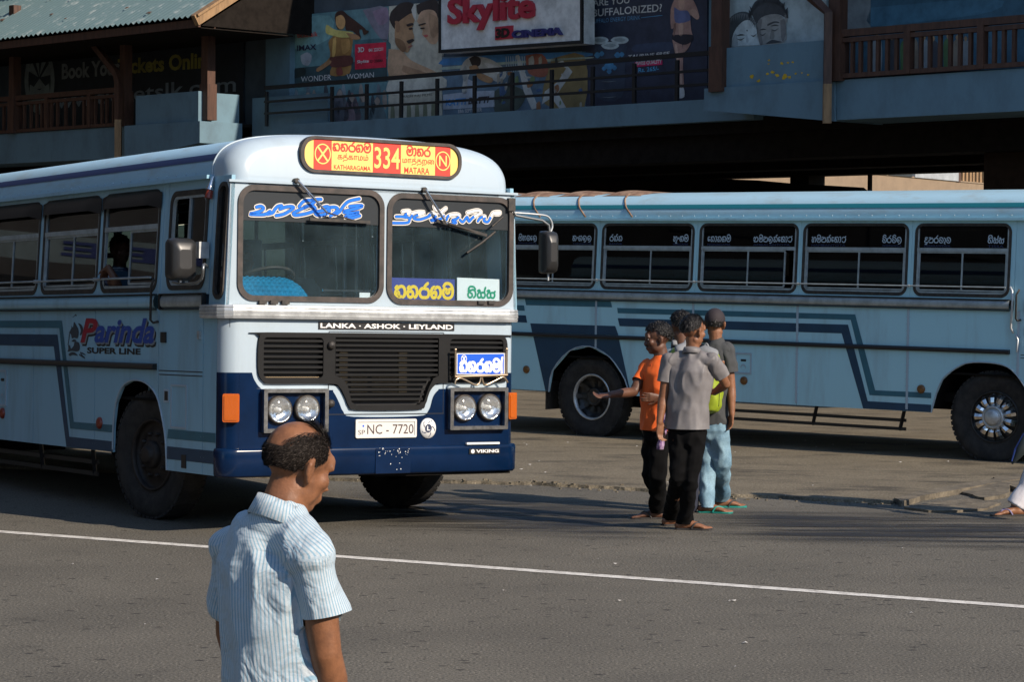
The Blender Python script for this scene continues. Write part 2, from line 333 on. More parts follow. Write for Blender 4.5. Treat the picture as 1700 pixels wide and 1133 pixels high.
# crumbs of broken concrete along the edge
m = MB(); rnd = random.Random(5)
for i in range(150):
    x, y = E[rnd.randrange(40, n - 40)]; s = rnd.uniform(.006, .018); x += rnd.uniform(-.1, .1); y += rnd.uniform(-.25, .12)
    a = rnd.random() * 3
    m.box(-s, s, -s * .7, s * .7, 0, s * .8, xf=lambda p, q, r: (x + p * cos(a) - q * sin(a), y + p * sin(a) + q * cos(a), r + (.03 if y > 22.4 else 0)))
m.build('gravel', APRON, kind='stuff', label='crumbs of broken concrete along the apron edge')
m = MB(); rnd = random.Random(9)
for i in range(46):
    q = G(rnd.uniform(860, 1690), rnd.uniform(735, 835)) if i % 3 else G(rnd.uniform(100, 1690), rnd.uniform(900, 1120)); s = rnd.uniform(.006, .022); a = rnd.random() * 3
    m.add([(q.x + s * cos(a), q.y + s * sin(a), .034 + s * .3), (q.x - s * sin(a), q.y + s * cos(a), .032), (q.x - s * cos(a), q.y - s * sin(a) * .6, .034 + s * .2), (q.x + s * .7 * sin(a), q.y - s * cos(a), .033)], [(0, 1, 2, 3)])
for v in range(len(m.v)):
    if m.v[v][1] < 21: m.v[v] = (m.v[v][0], m.v[v][1], m.v[v][2] - .028)
m.build('litter', mat('paper_scrap', (.5, .48, .44), .8), kind='stuff', label='scraps of paper and leaves scattered on the ground')
# white line
a = G(-300, 861 - 0); b = G(1900, 1025)
a = G(0, 884); b = G(1700, 1009); d = (b - a).normalized(); s = Vector((-d.y, d.x, 0)) * .062
P = [a - d * 14, b + d * 14]; m = MB()
m.add([tuple(p + s * q + Vector((0, 0, .004))) for p in [P[0] + (P[1] - P[0]) * (k / 40) for k in range(41)] for q in (-1, 1)], [(2 * i, 2 * i + 1, 2 * i + 3, 2 * i + 2) for i in range(40)])
m.build('road_line', LINEW, kind='structure', label='long white painted line across the asphalt')
# dark tyre and oil streaks; left patch also paints the men's cast shadows
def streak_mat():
    m = bpy.data.materials.new('oil_shadow_streak'); m.use_nodes = True; t = m.node_tree; L = t.links.new; b = t.nodes['Principled BSDF']
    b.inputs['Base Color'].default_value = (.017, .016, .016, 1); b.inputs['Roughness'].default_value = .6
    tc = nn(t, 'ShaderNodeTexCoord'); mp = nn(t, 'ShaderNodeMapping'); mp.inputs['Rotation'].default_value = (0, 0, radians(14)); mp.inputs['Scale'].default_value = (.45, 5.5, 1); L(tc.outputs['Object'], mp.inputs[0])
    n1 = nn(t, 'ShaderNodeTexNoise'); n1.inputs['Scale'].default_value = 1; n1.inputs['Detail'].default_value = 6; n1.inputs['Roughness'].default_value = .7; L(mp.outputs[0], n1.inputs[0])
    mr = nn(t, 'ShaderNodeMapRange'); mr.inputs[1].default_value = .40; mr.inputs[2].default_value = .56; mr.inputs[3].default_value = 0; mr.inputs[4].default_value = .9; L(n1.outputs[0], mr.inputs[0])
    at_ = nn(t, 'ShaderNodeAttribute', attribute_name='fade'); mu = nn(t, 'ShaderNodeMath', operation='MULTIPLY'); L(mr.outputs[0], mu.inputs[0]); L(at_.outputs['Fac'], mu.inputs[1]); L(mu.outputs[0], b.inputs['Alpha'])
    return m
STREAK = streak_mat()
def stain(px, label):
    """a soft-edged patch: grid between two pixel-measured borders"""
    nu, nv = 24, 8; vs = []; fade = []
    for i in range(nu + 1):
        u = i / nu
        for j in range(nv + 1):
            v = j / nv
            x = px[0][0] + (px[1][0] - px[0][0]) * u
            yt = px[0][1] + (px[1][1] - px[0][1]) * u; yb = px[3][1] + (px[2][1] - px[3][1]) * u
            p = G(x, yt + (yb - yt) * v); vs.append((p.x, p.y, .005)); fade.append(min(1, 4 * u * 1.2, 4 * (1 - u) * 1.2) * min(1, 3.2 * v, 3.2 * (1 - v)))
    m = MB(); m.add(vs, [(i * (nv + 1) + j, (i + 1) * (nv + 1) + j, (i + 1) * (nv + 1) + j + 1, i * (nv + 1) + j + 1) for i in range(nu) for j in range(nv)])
    o = m.build('road_stain_shade', STREAK, kind='structure', label=label); at_ = o.data.attributes.new('fade', 'FLOAT', 'POINT'); at_.data.foreach_set('value', fade)
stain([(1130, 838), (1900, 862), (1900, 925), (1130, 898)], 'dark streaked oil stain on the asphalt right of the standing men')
stain([(560, 800), (1120, 838), (1120, 905), (560, 880)], 'dark streaked oil and painted shadow on the asphalt by the feet of the standing men')
# broken kerb slabs at the right
CONC = mat('kerb_concrete', (.15, .125, .087), .9, col2=(.065, .055, .04), scale=5, bump=.8, bscale=25, fine=.2)
def slab(pxs, h, name, label, z0=0.0, tilt=0):
    P = [G(x, y) for x, y in pxs]; c = sum(P, Vector()) / len(P); m = MB(); loop = []
    for a, b in zip(P, P[1:] + P[:1]):
        for k in range(5):
            p = a + (b - a) * (k / 5); loop.append((p.x + noise.noise(p * 5) * .03, p.y + noise.noise(p * 5 + Vector((3, 1, 2))) * .04))
    m.poly([loop], lambda u, v, w: (u, v, w + (u - c.x) * tilt * (1 if w > z0 + .01 else 0)), z0 + h, z0 - .01)
    return m.build(name, CONC, kind='structure', label=label)
slab([(1484, 836), (1520, 826), (1600, 812), (1700, 794), (1760, 786), (1760, 792), (1610, 818), (1530, 833), (1496, 842)], .048, 'kerb', 'broken concrete kerb edging at the corner of the apron')
slab([(1594, 812), (1640, 806), (1680, 812), (1672, 828), (1632, 832), (1600, 822)], .036, 'kerb_slab', 'tilted broken concrete slab beside the kerb', 0, .05)
slab([(1500, 846), (1560, 836), (1610, 832), (1660, 838), (1640, 848), (1590, 852), (1540, 852)], .02, 'kerb_slab', 'flat cracked concrete slab at the road edge')
slab([(1645, 800), (1720, 790), (1740, 812), (1686, 818)], .036, 'kerb_slab', 'broken concrete slab nearest the walking person', 0, -.04)
# ------------------------------------------------------------------ cinema building
P0 = Vector((6.4, 37, 0)); U = Vector((.6919, -.7219, 0)).normalized(); Nf = Vector((U.y, -U.x, 0))   # Nf points to the road
BX = lambda u, v, w: tuple(P0 + U * u + Nf * w + Vector((0, 0, v)))                                     # along the front, up, out
def fc(px, py, off=0.0):
    q = on_plane(px, py, P0 + Nf * off, Nf); return ((q - P0).dot(U), q.z)
def fr4(x0, y0, x1, y1, off): a = fc(x0, y0, off); b = fc(x1, y1, off); return a[0], b[0], b[1], a[1]
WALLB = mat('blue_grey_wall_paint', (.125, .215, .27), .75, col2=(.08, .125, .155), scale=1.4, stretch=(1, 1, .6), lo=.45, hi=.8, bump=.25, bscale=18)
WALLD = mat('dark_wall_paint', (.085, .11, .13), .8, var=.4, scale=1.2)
WOOD = mat('brown_timber', (.085, .038, .023), .6, var=.45, scale=5, stretch=(3, 3, .5))
WOODL = mat('tan_timber', (.30, .18, .085), .65, var=.4, scale=5, stretch=(3, 3, .5))
IRON = mat('black_iron', (.010, .011, .012), .6)
SHEET = mat('corrugated_sheet', (.115, .175, .18), .5, col2=(.30, .34, .33), scale=3.2, stretch=(1, 1, 1), lo=.55, hi=.72, spec=.3)
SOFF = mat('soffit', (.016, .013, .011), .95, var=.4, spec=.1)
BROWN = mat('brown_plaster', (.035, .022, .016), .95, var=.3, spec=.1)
TANW = mat('tan_wall_paint', (.23, .165, .105), .8, var=.15, scale=2, bump=.2, bscale=30)
B = empty('cinema_building', Matrix.Translation(P0), 'long two storey cinema building with blue grey balconies and movie posters', 'building')
inv = Matrix.Translation(-P0)
def bb(mb, name, m_, **kw):
    mb.v = [(x - P0.x, y - P0.y, z) for x, y, z in mb.v]; return mb.build(name, m_, B, **kw)
def bbox(u0, u1, v0, v1, w0, w1): return MB().box(u0, u1, v0, v1, w0, w1, xf=BX)
bb(bbox(-34, -21.02, 4.385, 5.07, -1.2, 0), 'balcony_slab', WALLB)
bb(bbox(-16.9, -4.4, 4.60, 4.985, -1.6, -.95), 'balcony_slab', WALLB)
bb(bbox(-1.87, 14, 4.44, 5.07, -1.2, 0), 'balcony_slab', WALLB)
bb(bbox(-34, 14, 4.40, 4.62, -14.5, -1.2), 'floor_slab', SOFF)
# projecting corner pieces
def uplane(px, py, u): q = on_plane(px, py, P0 + U * u, U); return (q - P0).dot(Nf), q.z
wb = uplane(402, 222, -18.3)[0]; wp = uplane(397, 180, -18.46)[0]; wp0 = uplane(349, 180, -18.46)[0]
m = MB().poly([[(-21.0, 4.32), (-18.30, 4.60), (-18.30, 5.05), (-21.0, 5.05)]], BX, .3, wb)
bb(m, 'balcony_corner', WALLB)
bb(bbox(-20.7, -18.46, 5.05, 5.68, -.12, .22), 'parapet', WALLB)
bb(bbox(-18.6, -18.46, 5.05, 5.66, wp, wp0), 'parapet', WALLB)
bb(bbox(-21, -18.46, 4.985, 5.05, wb - 4, wb), 'balcony_floor', SOFF)
bb(bbox(-18.4, -15.9, 4.6, 5.60, wp - .45, wp - .3), 'parapet', WALLB)
m = MB().poly([[(-4.63, 4.71), (-1.88, 4.42), (-1.88, 5.07), (-4.63, 5.07)]], BX, .05, -1.4); bb(m, 'balcony_corner', WALLB)
PEEL = mat('wall_with_flaked_yellow', (.15, .26, .33), .75, col2=(.55, .36, .02), scale=3.0, stretch=(1, 1, 1.4), lo=.70, hi=.72)
bb(bbox(-4.46, -2.1, 5.07, 5.72, -.2, .0), 'parapet', WALLB)
m = MB(); rnd = random.Random(11)
for (x, y, r) in ((1248, 127, 5), (1260, 134, 4), (1274, 122, 3.5), (1283, 120, 4), (1290, 125, 4), (1303, 127, 7), (1311, 128, 4), (1298, 105, 3.5), (1308, 104, 3), (1316, 103, 2.5), (1277, 100, 2.5), (1276, 106, 2), (1331, 121, 2), (1342, 124, 2.5), (1321, 122, 2.5)):
    c = fc(x, y, .004); L_ = []
    for k in range(11):
        a = 2 * pi * k / 11; q = r * .0088 * rnd.uniform(.55, 1.2); L_.append((c[0] + q * 1.25 * cos(a), c[1] + q * .75 * sin(a)))
    m.poly([L_], BX, .004)
bb(m, 'flaked_paint', mat('flake_yellow', (.62, .40, .015), .7, var=.3))
# wall carrying the posters
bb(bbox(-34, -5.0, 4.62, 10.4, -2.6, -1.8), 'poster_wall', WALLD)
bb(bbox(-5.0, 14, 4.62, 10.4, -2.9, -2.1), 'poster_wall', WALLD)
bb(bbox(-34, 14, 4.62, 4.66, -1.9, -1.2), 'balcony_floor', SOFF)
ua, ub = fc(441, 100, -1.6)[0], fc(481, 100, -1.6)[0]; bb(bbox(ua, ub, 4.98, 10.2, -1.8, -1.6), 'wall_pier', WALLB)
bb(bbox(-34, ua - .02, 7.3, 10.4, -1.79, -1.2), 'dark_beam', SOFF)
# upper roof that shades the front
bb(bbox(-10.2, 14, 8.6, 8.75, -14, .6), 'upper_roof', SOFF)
# rail of the middle balcony
def rail_iron():
    R_ = MB()
    for (x0, y0, x1, y1, r) in ((440, 147, 1185, 86, .04), (440, 169.5, 1185, 115, .022), (440, 187, 1185, 141, .022)):
        a = fc(x0, y0, -1.0); b = fc(x1, y1, -1.0); zz = (a[1] + b[1]) / 2
        bb(MB().box(a[0], b[0] + .5, zz - r, zz + r, -1.03, -.97, xf=BX), 'balcony_rail', IRON)
    for x in (443, 551.5, 609, 666.5, 726, 788, 850.5, 916, 984, 1053, 1124):
        u = fc(x, 150, -1.0)[0]; bb(MB().box(u - .035, u + .035, 4.98, 5.70, -1.025, -.975, xf=BX), 'rail_post', IRON)
rail_iron()
def rail_wood(u0, u1, bal, posts, z_top, z_mid, z_bot):
    bb(bbox(u0, u1, z_top - .055, z_top + .055, -.06, .06), 'balcony_rail', WOOD)
    bb(bbox(u0, u1, z_mid - .035, z_mid + .035, -.05, .05), 'balcony_rail', WOOD)
    bb(bbox(u0, u1, z_bot - .035, z_bot + .035, -.05, .05), 'balcony_rail', WOOD)
    for u in bal: bb(MB().box(u - .028, u + .028, z_bot, z_mid, -.03, .03, xf=BX), 'baluster', WOOD)
    for u in posts: bb(MB().box(u - .06, u + .06, z_bot - .03, z_top + .03, -.065, .065, xf=BX), 'rail_post', WOOD)
uL = [-26.26, -26.01, -25.8, -25.39, -25.11, -24.87, -24.67, -24.27, -24.03, -23.7, -23.37, -22.98, -22.53, -22.28, -22.09, -21.84]
rail_wood(-30.5, -21.3, uL + [-26.5 - .27 * k for k in range(1, 13)], [-24.43, -22.73], 5.87, 5.74, 5.12)
uR = [-1.56, -1.4, -1.22, -1.06, -.88, -.7, -.24, -.07, .12, .31, .49, .68, 1.11, 1.28, 1.46]
rail_wood(-1.75, 9, uR + [1.9 + .19 * k for k in range(30)], [-.47, .89, 2.4, 4.0, 5.6], 5.80, 5.69, 5.13)
for (u, z0, z1, hw, m_) in ((-25.8, 5.07, 8, .1, WOOD), (-21.38, 5.07, 7.6, .09, WOOD), (-18.42, 5.08, 7.2, .11, WOOD), (-4.33, 5.0, 9, .115, WOOD), (-1.86, 5.05, 9, .11, WOOD), (2.6, 5.05, 9, .11, WOOD)):
    o = MB().box(u - hw, u + hw, z0, z1, -.1, .1, xf=BX)
    o.box(u - hw - .03, u + hw + .03, z0, z0 + .75, -.12, .12, xf=BX)
    bb(o, 'timber_post', m_)
# rain pipes / struts
def pipe(pts, r, m_): bb(MB().tube([BX(*p) for p in pts], r, 4, 0, True, None, False), 'rain_pipe', m_)
pipe([(-22.55, 7.0, .25), (-22.3, 6.92, .25), (-21.38, 6.2, .25), (-21.3, 6.0, .25), (-21.3, 5.2, .25)], .09, WOOD)
pipe([(-21.3, 5.2, .25), (-21.3, 4.32, .25)], .10, WOODL)
pipe([(-3.0, 6.95, .2), (-2.15, 6.32, .2), (-1.90, 6.12, .2), (-1.9, 5.0, .2)], .085, WOOD)
pipe([(-1.9, 5.0, .2), (-1.9, 4.38, .2)], .09, WOODL)
# corrugated roof of the left wing
def roof_left():
    y0 = 6.98; u0, u1 = -34.0, -17.12; out = 1.2; nU = int((u1 - u0) / .047); m = MB(); vs = []
    sl = .60; D = 6.0
    for i in range(nU + 1):
        u = u0 + (u1 - u0) * i / nU; dz = .028 * cos(i * pi / 2)
        for k in (0, 1):
            vs.append(BX(u + k * 0, y0 + .07 + dz + k * D * sl, out + .1 - k * D))
    m.add(vs, [(2 * i, 2 * i + 1, 2 * i + 3, 2 * i + 2) for i in range(nU)], 0, True)
    bb(m, 'corrugated_roof', SHEET)
    bb(MB().box(u0, u1, y0 - .14, y0 + .02, out - .04, out + .02, xf=BX), 'fascia_board', WOOD)
    a = Vector(BX(u1, y0 - .02, out + .1)); b = Vector(BX(u1, y0 + D * sl, out + .1 - D))
    bb(MB().bar(a, b, .12, .22), 'verge_board', WOODL)
    bb(MB().bar(a + Vector((0, 0, .10)) , b + Vector((0, 0, .10)), .22, .05), 'verge_cap', WOODL)
    bb(MB().add([BX(u1 - .05, y0 - .1, out - .1), BX(u1 - .05, y0 - .1, out - D), BX(u1 - .05, y0 + D * sl - .2, out - D)], [(0, 1, 2)]), 'gable_board', SOFF)
    bb(MB().box(u0, u1, y0 - .16, y0 - .14, -1.2, out - .05, xf=BX), 'eave_soffit', SOFF)
    m = MB(); rnd = random.Random(4)
    for _ in range(60):
        u = rnd.uniform(u0, u1); k = rnd.uniform(.0, .6); s = rnd.uniform(.03, .08)
        c = BX(u, y0 + .115 + k * D * sl, out + .1 - k * D)
        m.box(-s, s, -s * .5, s * .5, 0, .01, xf=lambda p, q, r: (c[0] + U.x * p - Nf.x * q, c[1] + U.y * p - Nf.y * q, c[2] + q * sl + r))
    o = bb(m, 'dead_leaves', mat('dead_leaf', (.10, .05, .03), .9)); o['kind'] = 'stuff'
roof_left()
# under the upper floor
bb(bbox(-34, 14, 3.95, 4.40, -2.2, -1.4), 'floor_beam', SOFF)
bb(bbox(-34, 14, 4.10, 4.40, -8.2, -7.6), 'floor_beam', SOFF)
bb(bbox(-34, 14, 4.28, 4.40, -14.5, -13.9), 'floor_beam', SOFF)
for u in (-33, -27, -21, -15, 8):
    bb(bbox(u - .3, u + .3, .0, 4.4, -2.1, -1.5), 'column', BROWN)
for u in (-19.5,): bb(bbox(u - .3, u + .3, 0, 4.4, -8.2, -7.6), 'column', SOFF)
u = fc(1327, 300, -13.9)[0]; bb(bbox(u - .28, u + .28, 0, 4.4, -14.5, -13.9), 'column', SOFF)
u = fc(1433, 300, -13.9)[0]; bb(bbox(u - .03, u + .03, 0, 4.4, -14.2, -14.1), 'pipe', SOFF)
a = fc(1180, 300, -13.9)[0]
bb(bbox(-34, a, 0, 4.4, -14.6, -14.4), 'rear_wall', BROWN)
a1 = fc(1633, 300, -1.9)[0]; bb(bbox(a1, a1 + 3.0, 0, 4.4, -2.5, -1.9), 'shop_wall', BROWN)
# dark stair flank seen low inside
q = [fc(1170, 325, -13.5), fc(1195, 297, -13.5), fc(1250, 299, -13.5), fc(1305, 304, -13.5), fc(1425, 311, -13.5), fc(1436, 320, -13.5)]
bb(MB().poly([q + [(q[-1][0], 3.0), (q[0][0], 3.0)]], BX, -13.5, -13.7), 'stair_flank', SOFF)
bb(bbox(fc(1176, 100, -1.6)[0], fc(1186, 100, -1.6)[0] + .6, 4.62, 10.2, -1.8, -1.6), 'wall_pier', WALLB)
# sunlit wall behind the building
def back_wall():
    d = Vector((.545, .838, 0)); n_ = Vector((.838, -.545, 0)); p = at(1450, 292, 82.0); p.z = 0
    top = at(1450, 289.5, 82.0).z
    W = lambda u, v, w: tuple(p + d * u + n_ * w + Vector((0, 0, v)))
    T = empty('ramp_wall', Matrix.Translation(p), 'sunlit tan wall with wooden railing seen through the dark undercroft', 'wall')
    def pb(mb, nm, m_): mb.v = [tuple(Vector(q) - p) for q in mb.v]; return mb.build(nm, m_, T)
    pb(MB().box(-14, 18, 0, top, -.3, 0, xf=W), 'wall_body', TANW)
    pb(MB().box(-14, 18, top, top + .05, -.34, .03, xf=W), 'wall_coping', TANW)
    def wu(px): q = on_plane(px, 295, p, n_); return (q - p).dot(d)
    for px in (1592, 1602, 1608, 1614, 1619, 1625, 1631, 1638): pb(MB().box(wu(px) - .08, wu(px) + .08, top, top + 1.6, -.2, -.05, xf=W), 'baluster', WOODL)
    pb(MB().box(wu(1590) - .16, wu(1590) + .16, top, top + 2, -.2, .05, xf=W), 'timber_post', WOOD)
    pb(MB().box(wu(1590), wu(1700), top + 1.4, top + 1.6, -.2, -.05, xf=W), 'balcony_rail', WOOD)
    def panel(x0, x1, h, m_, lab, txt=None, cat='banner'):
        b_ = MB().box(wu(x0), wu(x1), top + .02, top + h, -.06, .06, xf=W).build('banner', m_, None, label=lab, category=cat)
        return b_
    panel(1451, 1471, 1.5, mat('banner_red', (.75, .02, .03), .6), 'bright red board on the tan wall under the building')
    panel(1473, 1512, 1.5, BLK, 'black board with white lettering on the tan wall under the building')
    o = panel(1517, 1589, 1.9, mat('banner_white', (.34, .36, .37), .7, var=.3, scale=1.5), 'white printed shop banner on the tan wall under the building')
    MB().text('SALLON', (wu(1544), wu(1571), top + .75, top + 1.6), W, .064, 0, .03).text('TA', (wu(1521), wu(1532), top + 1.2, top + 1.6), W, .064).box(wu(1533), wu(1586), top + .55, top + .6, .06, .064, xf=W).build('lettering', BLK, o)

back_wall()
# ------------------------------------------------------------------ posters and signs
def pm(c, r=.5): return mat('print_%03d_%03d_%03d' % tuple(int(x * 499) for x in c), tuple(min(.85, x * 1.75) for x in c), r, var=.35, scale=3.5)
PZ = -1.74
def PX(off):
    return lambda u, v, w: BX(u, v, w + off)
def poster(name, quad, off, col, label, cat='poster', thick=.05):
    P_ = [fc(x, y, off) for x, y in quad]
    return MB().poly([P_], PX(off), 0, -thick).build(name, pm(col), None, label=label, category=cat), P_
def shape(parent, off, pts, col, lay=1, name='printed_shape', smooth=True):
    P_ = [fc(x, y, off) for x, y in pts]
    if smooth: P_ = crom(P_ + [P_[0]], 3)[:-1]
    return MB().poly([P_], PX(off), .003 * lay).build(name, pm(col), parent)
def words(parent, off, items, lay=3):
    """items: (text, x0, y_base0, x1, y_base1, cap height px, colour, bold, shear)"""
    for (tx, x0, y0, x1, y1, h, c, bo, sh) in items:
        a = fc(x0, y0, off); b = fc(x1, y1, off); t_ = fc(x0, y0 - h, off); hh = t_[1] - a[1]
        def xf(u, v, w): return BX(a[0] + (b[0] - a[0]) * u, a[1] + (b[1] - a[1]) * u + hh * v, off + w)
        MB().text(tx, (0, 1, 0, 1), xf, .003 * lay, 0, bo, sh).build('lettering', pm(c), parent)
z2 = lambda *L: [(440 + x / 3.696, y / 3.696) for x, y in L]
z3 = lambda *L: [(880 + x / 4.048, y / 4.048) for x, y in L]
z4 = lambda *L: [(1180 + x / 3.269, y / 3.269) for x, y in L]
z1 = lambda *L: [(x / 3.654, y / 3.654) for x, y in L]
SK = (.34, .20, .11); DKH = (.03, .025, .025)
# film poster with a figure (generic)
o, _ = poster('film_poster', z2((160, 97), (757, 37), (752, 745), (160, 780)), PZ, (.10, .20, .22), 'teal fantasy film poster with glowing figure left of the couple poster')
shape(o, PZ, z2((165, 420), (750, 360), (750, 500), (162, 535)), (.03, .06, .07), 1, smooth=False)
shape(o, PZ, z2((600, 60), (750, 45), (750, 250), (680, 200)), (.17, .16, .20), 1)
shape(o, PZ, z2((420, 220), (390, 260), (400, 350), (320, 420), (330, 435), (420, 380), (400, 460), (520, 450), (530, 330), (540, 230), (500, 200)), (.26, .14, .05), 2)
shape(o, PZ, z2((405, 215), (375, 200), (380, 150), (430, 180), (500, 190), (545, 200), (530, 225), (470, 230)), (.62, .42, .14), 3)
shape(o, PZ, z2((430, 110), (440, 75), (480, 65), (510, 90), (600, 160), (625, 190), (580, 180), (590, 235), (540, 190), (500, 185), (490, 150), (450, 180)), (.05, .025, .02), 4)
shape(o, PZ, z2((438, 105), (470, 90), (495, 120), (490, 165), (465, 180), (440, 150)), (.5, .28, .12), 5)
shape(o, PZ, z2((228, 120), (280, 112), (286, 160), (234, 170)), (.6, .03, .04), 3, smooth=False)
shape(o, PZ, z2((554, 272), (745, 258), (745, 412), (554, 426)), (.62, .02, .05), 3, smooth=False)
for (x, y) in ((265, 590), (370, 600), (460, 575), (535, 600), (605, 600), (310, 660), (690, 620)):
    shape(o, PZ, z2((x - 50, 745 if x > 300 else 755), (x - 45, y + 60), (x - 20, y), (x, y - 35), (x + 22, y), (x + 45, y + 60), (x + 50, 735)), (.10 + .05 * ((x // 10) % 3), .14, .15), 2)
    shape(o, PZ, z2((x - 18, y), (x, y - 25), (x + 18, y), (x, y + 28)), (.30, .24, .2), 3)
for L_, c_, l_ in ((((165, 120), (400, 95), (390, 240), (165, 300)), (.16, .30, .31), 1), (((540, 250), (750, 240), (750, 350), (560, 360)), (.05, .12, .14), 1), (((420, 240), (440, 230), (435, 330), (415, 350)), (.48, .30, .10), 5), (((470, 240), (520, 240), (525, 300), (480, 330)), (.36, .20, .07), 5), (((400, 350), (530, 340), (528, 400), (410, 410)), (.10, .035, .03), 5), (((440, 420), (470, 410), (480, 455), (445, 460)), (.20, .05, .04), 5), (((320, 420), (400, 370), (405, 390), (330, 440)), (.30, .16, .08), 6), (((500, 200), (560, 210), (590, 236), (540, 240)), (.30, .16, .08), 6), (((600, 180), (640, 190), (612, 215)), (.06, .03, .02), 6), (((220, 340), (260, 320), (290, 345), (270, 400), (230, 390)), (.28, .30, .34), 3), (((168, 430), (240, 415), (245, 460), (168, 480)), (.02, .03, .03), 3), (((660, 70), (750, 45), (752, 130), (700, 150)), (.22, .16, .22), 2)):
    shape(o, PZ, z2(*L_), c_, l_)
for k in range(16):
    x = 180 + 36 * k; y = 560 + 40 * sin(k * 2.1); shape(o, PZ, z2((x, y + 60), (x + 6, y), (x + 18, y - 8), (x + 30, y + 50), (x + 20, y + 110)), ((.20, .24, .26), (.05, .06, .07), (.12, .15, .17), (.26, .22, .19))[k % 4], 2)
words(o, PZ, [('WONDER', 440 + 225 / 3.696, 503 / 3.696, 440 + 410 / 3.696, 490 / 3.696, 9, (.75, .76, .72), 0, 0), ('WOMAN', 440 + 505 / 3.696, 487 / 3.696, 440 + 672 / 3.696, 474 / 3.696, 8.5, (.75, .76, .72), 0, 0), ('IMAX', 440 + 200 / 3.696, 312 / 3.696, 440 + 318 / 3.696, 303 / 3.696, 9, (.02, .02, .05), .02, 0), ('ticketslk', 440 + 200 / 3.696, 232 / 3.696, 440 + 328 / 3.696, 222 / 3.696, 8, (.45, .06, .05), .01, 0), ('BOOK', 440 + 234 / 3.696, 140 / 3.696, 440 + 278 / 3.696, 134 / 3.696, 4.5, (.8, .8, .8), .02, 0), ('NOW', 440 + 236 / 3.696, 162 / 3.696, 440 + 282 / 3.696, 156 / 3.696, 4.5, (.8, .8, .8), .02, 0), ('3D', 440 + 574 / 3.696, 322 / 3.696, 440 + 612 / 3.696, 318 / 3.696, 8.5, (.8, .8, .8), .03, 0), ('041 2221211', 440 + 640 / 3.696, 318 / 3.696, 440 + 728 / 3.696, 310 / 3.696, 5.5, (.8, .8, .8), .02, 0), ('Skylite', 440 + 568 / 3.696, 394 / 3.696, 440 + 640 / 3.696, 388 / 3.696, 6.5, (.8, .8, .8), .02, .1), ('3D CINEMA', 440 + 646 / 3.696, 386 / 3.696, 440 + 728 / 3.696, 378 / 3.696, 5, (.10, .02, .03), .02, 0)], 6)
# couple poster
o, _ = poster('film_poster', z2((760, 37), (1085, 5), (1085, 712), (756, 732)), PZ, (.40, .38, .31), 'pale film poster of a man and woman face to face')
shape(o, PZ, z2((775, 70), (830, 20), (900, 15), (930, 60), (900, 80), (880, 130), (850, 190), (800, 180), (765, 120)), DKH, 2)
shape(o, PZ, z2((800, 150), (850, 110), (900, 80), (925, 100), (905, 170), (918, 225), (905, 250), (880, 320), (840, 300), (800, 250)), SK, 3)
shape(o, PZ, z2((760, 300), (840, 310), (900, 370), (1030, 430), (1040, 450), (880, 460), (762, 470)), (.42, .27, .17), 2)
shape(o, PZ, z2((870, 250), (905, 238), (918, 248), (885, 268)), DKH, 4)
shape(o, PZ, z2((930, 30), (990, 5), (1060, 5), (1062, 120), (1020, 120), (980, 60), (940, 90)), DKH, 2)
shape(o, PZ, z2((935, 130), (960, 70), (1030, 60), (1062, 110), (1062, 250), (1020, 268), (985, 230), (965, 210), (968, 180)), (.44, .28, .18), 3)
for k in range(6):
    x = 770 + k * 50; shape(o, PZ, z2((x, 728 - k * 3), (x + 3, 650 - k * 3), (x + 24, 648 - k * 3), (x + 28, 726 - k * 3)), (.16, .17, .11), 2, smooth=False)
for L_, c_, l_ in ((((805, 150), (800, 130), (820, 130), (832, 160), (825, 195), (808, 190)), (.25, .14, .08), 5), (((870, 150), (905, 140), (915, 152), (880, 162)), DKH, 6), (((885, 172), (905, 168), (910, 178), (890, 182)), (.03, .02, .02), 6), (((880, 285), (905, 275), (908, 282), (884, 294)), (.28, .10, .08), 6), (((800, 230), (850, 250), (870, 300), (845, 318), (805, 270)), (.20, .11, .06), 5), (((945, 150), (985, 140), (988, 146), (950, 158)), DKH, 6), (((955, 170), (980, 168), (982, 175), (960, 178)), (.03, .02, .02), 6), (((975, 215), (1000, 212), (1003, 222), (985, 228)), (.42, .10, .09), 6), (((1010, 80), (1060, 110), (1062, 200), (1030, 230), (1010, 160)), (.34, .21, .13), 5), (((850, 400), (1000, 450), (960, 468), (850, 440)), (.30, .18, .11), 4), (((765, 480), (1080, 462), (1080, 560), (765, 580)), (.44, .43, .37), 2), (((900, 60), (925, 20), (930, 120), (915, 110)), (.48, .47, .42), 4)):
    shape(o, PZ, z2(*L_), c_, l_)
words(o, PZ, [('YASH RAJ FILMS', 440 + 848 / 3.696, 604 / 3.696, 440 + 1028 / 3.696, 592 / 3.696, 5, (.08, .08, .07), 0, 0)], 4)
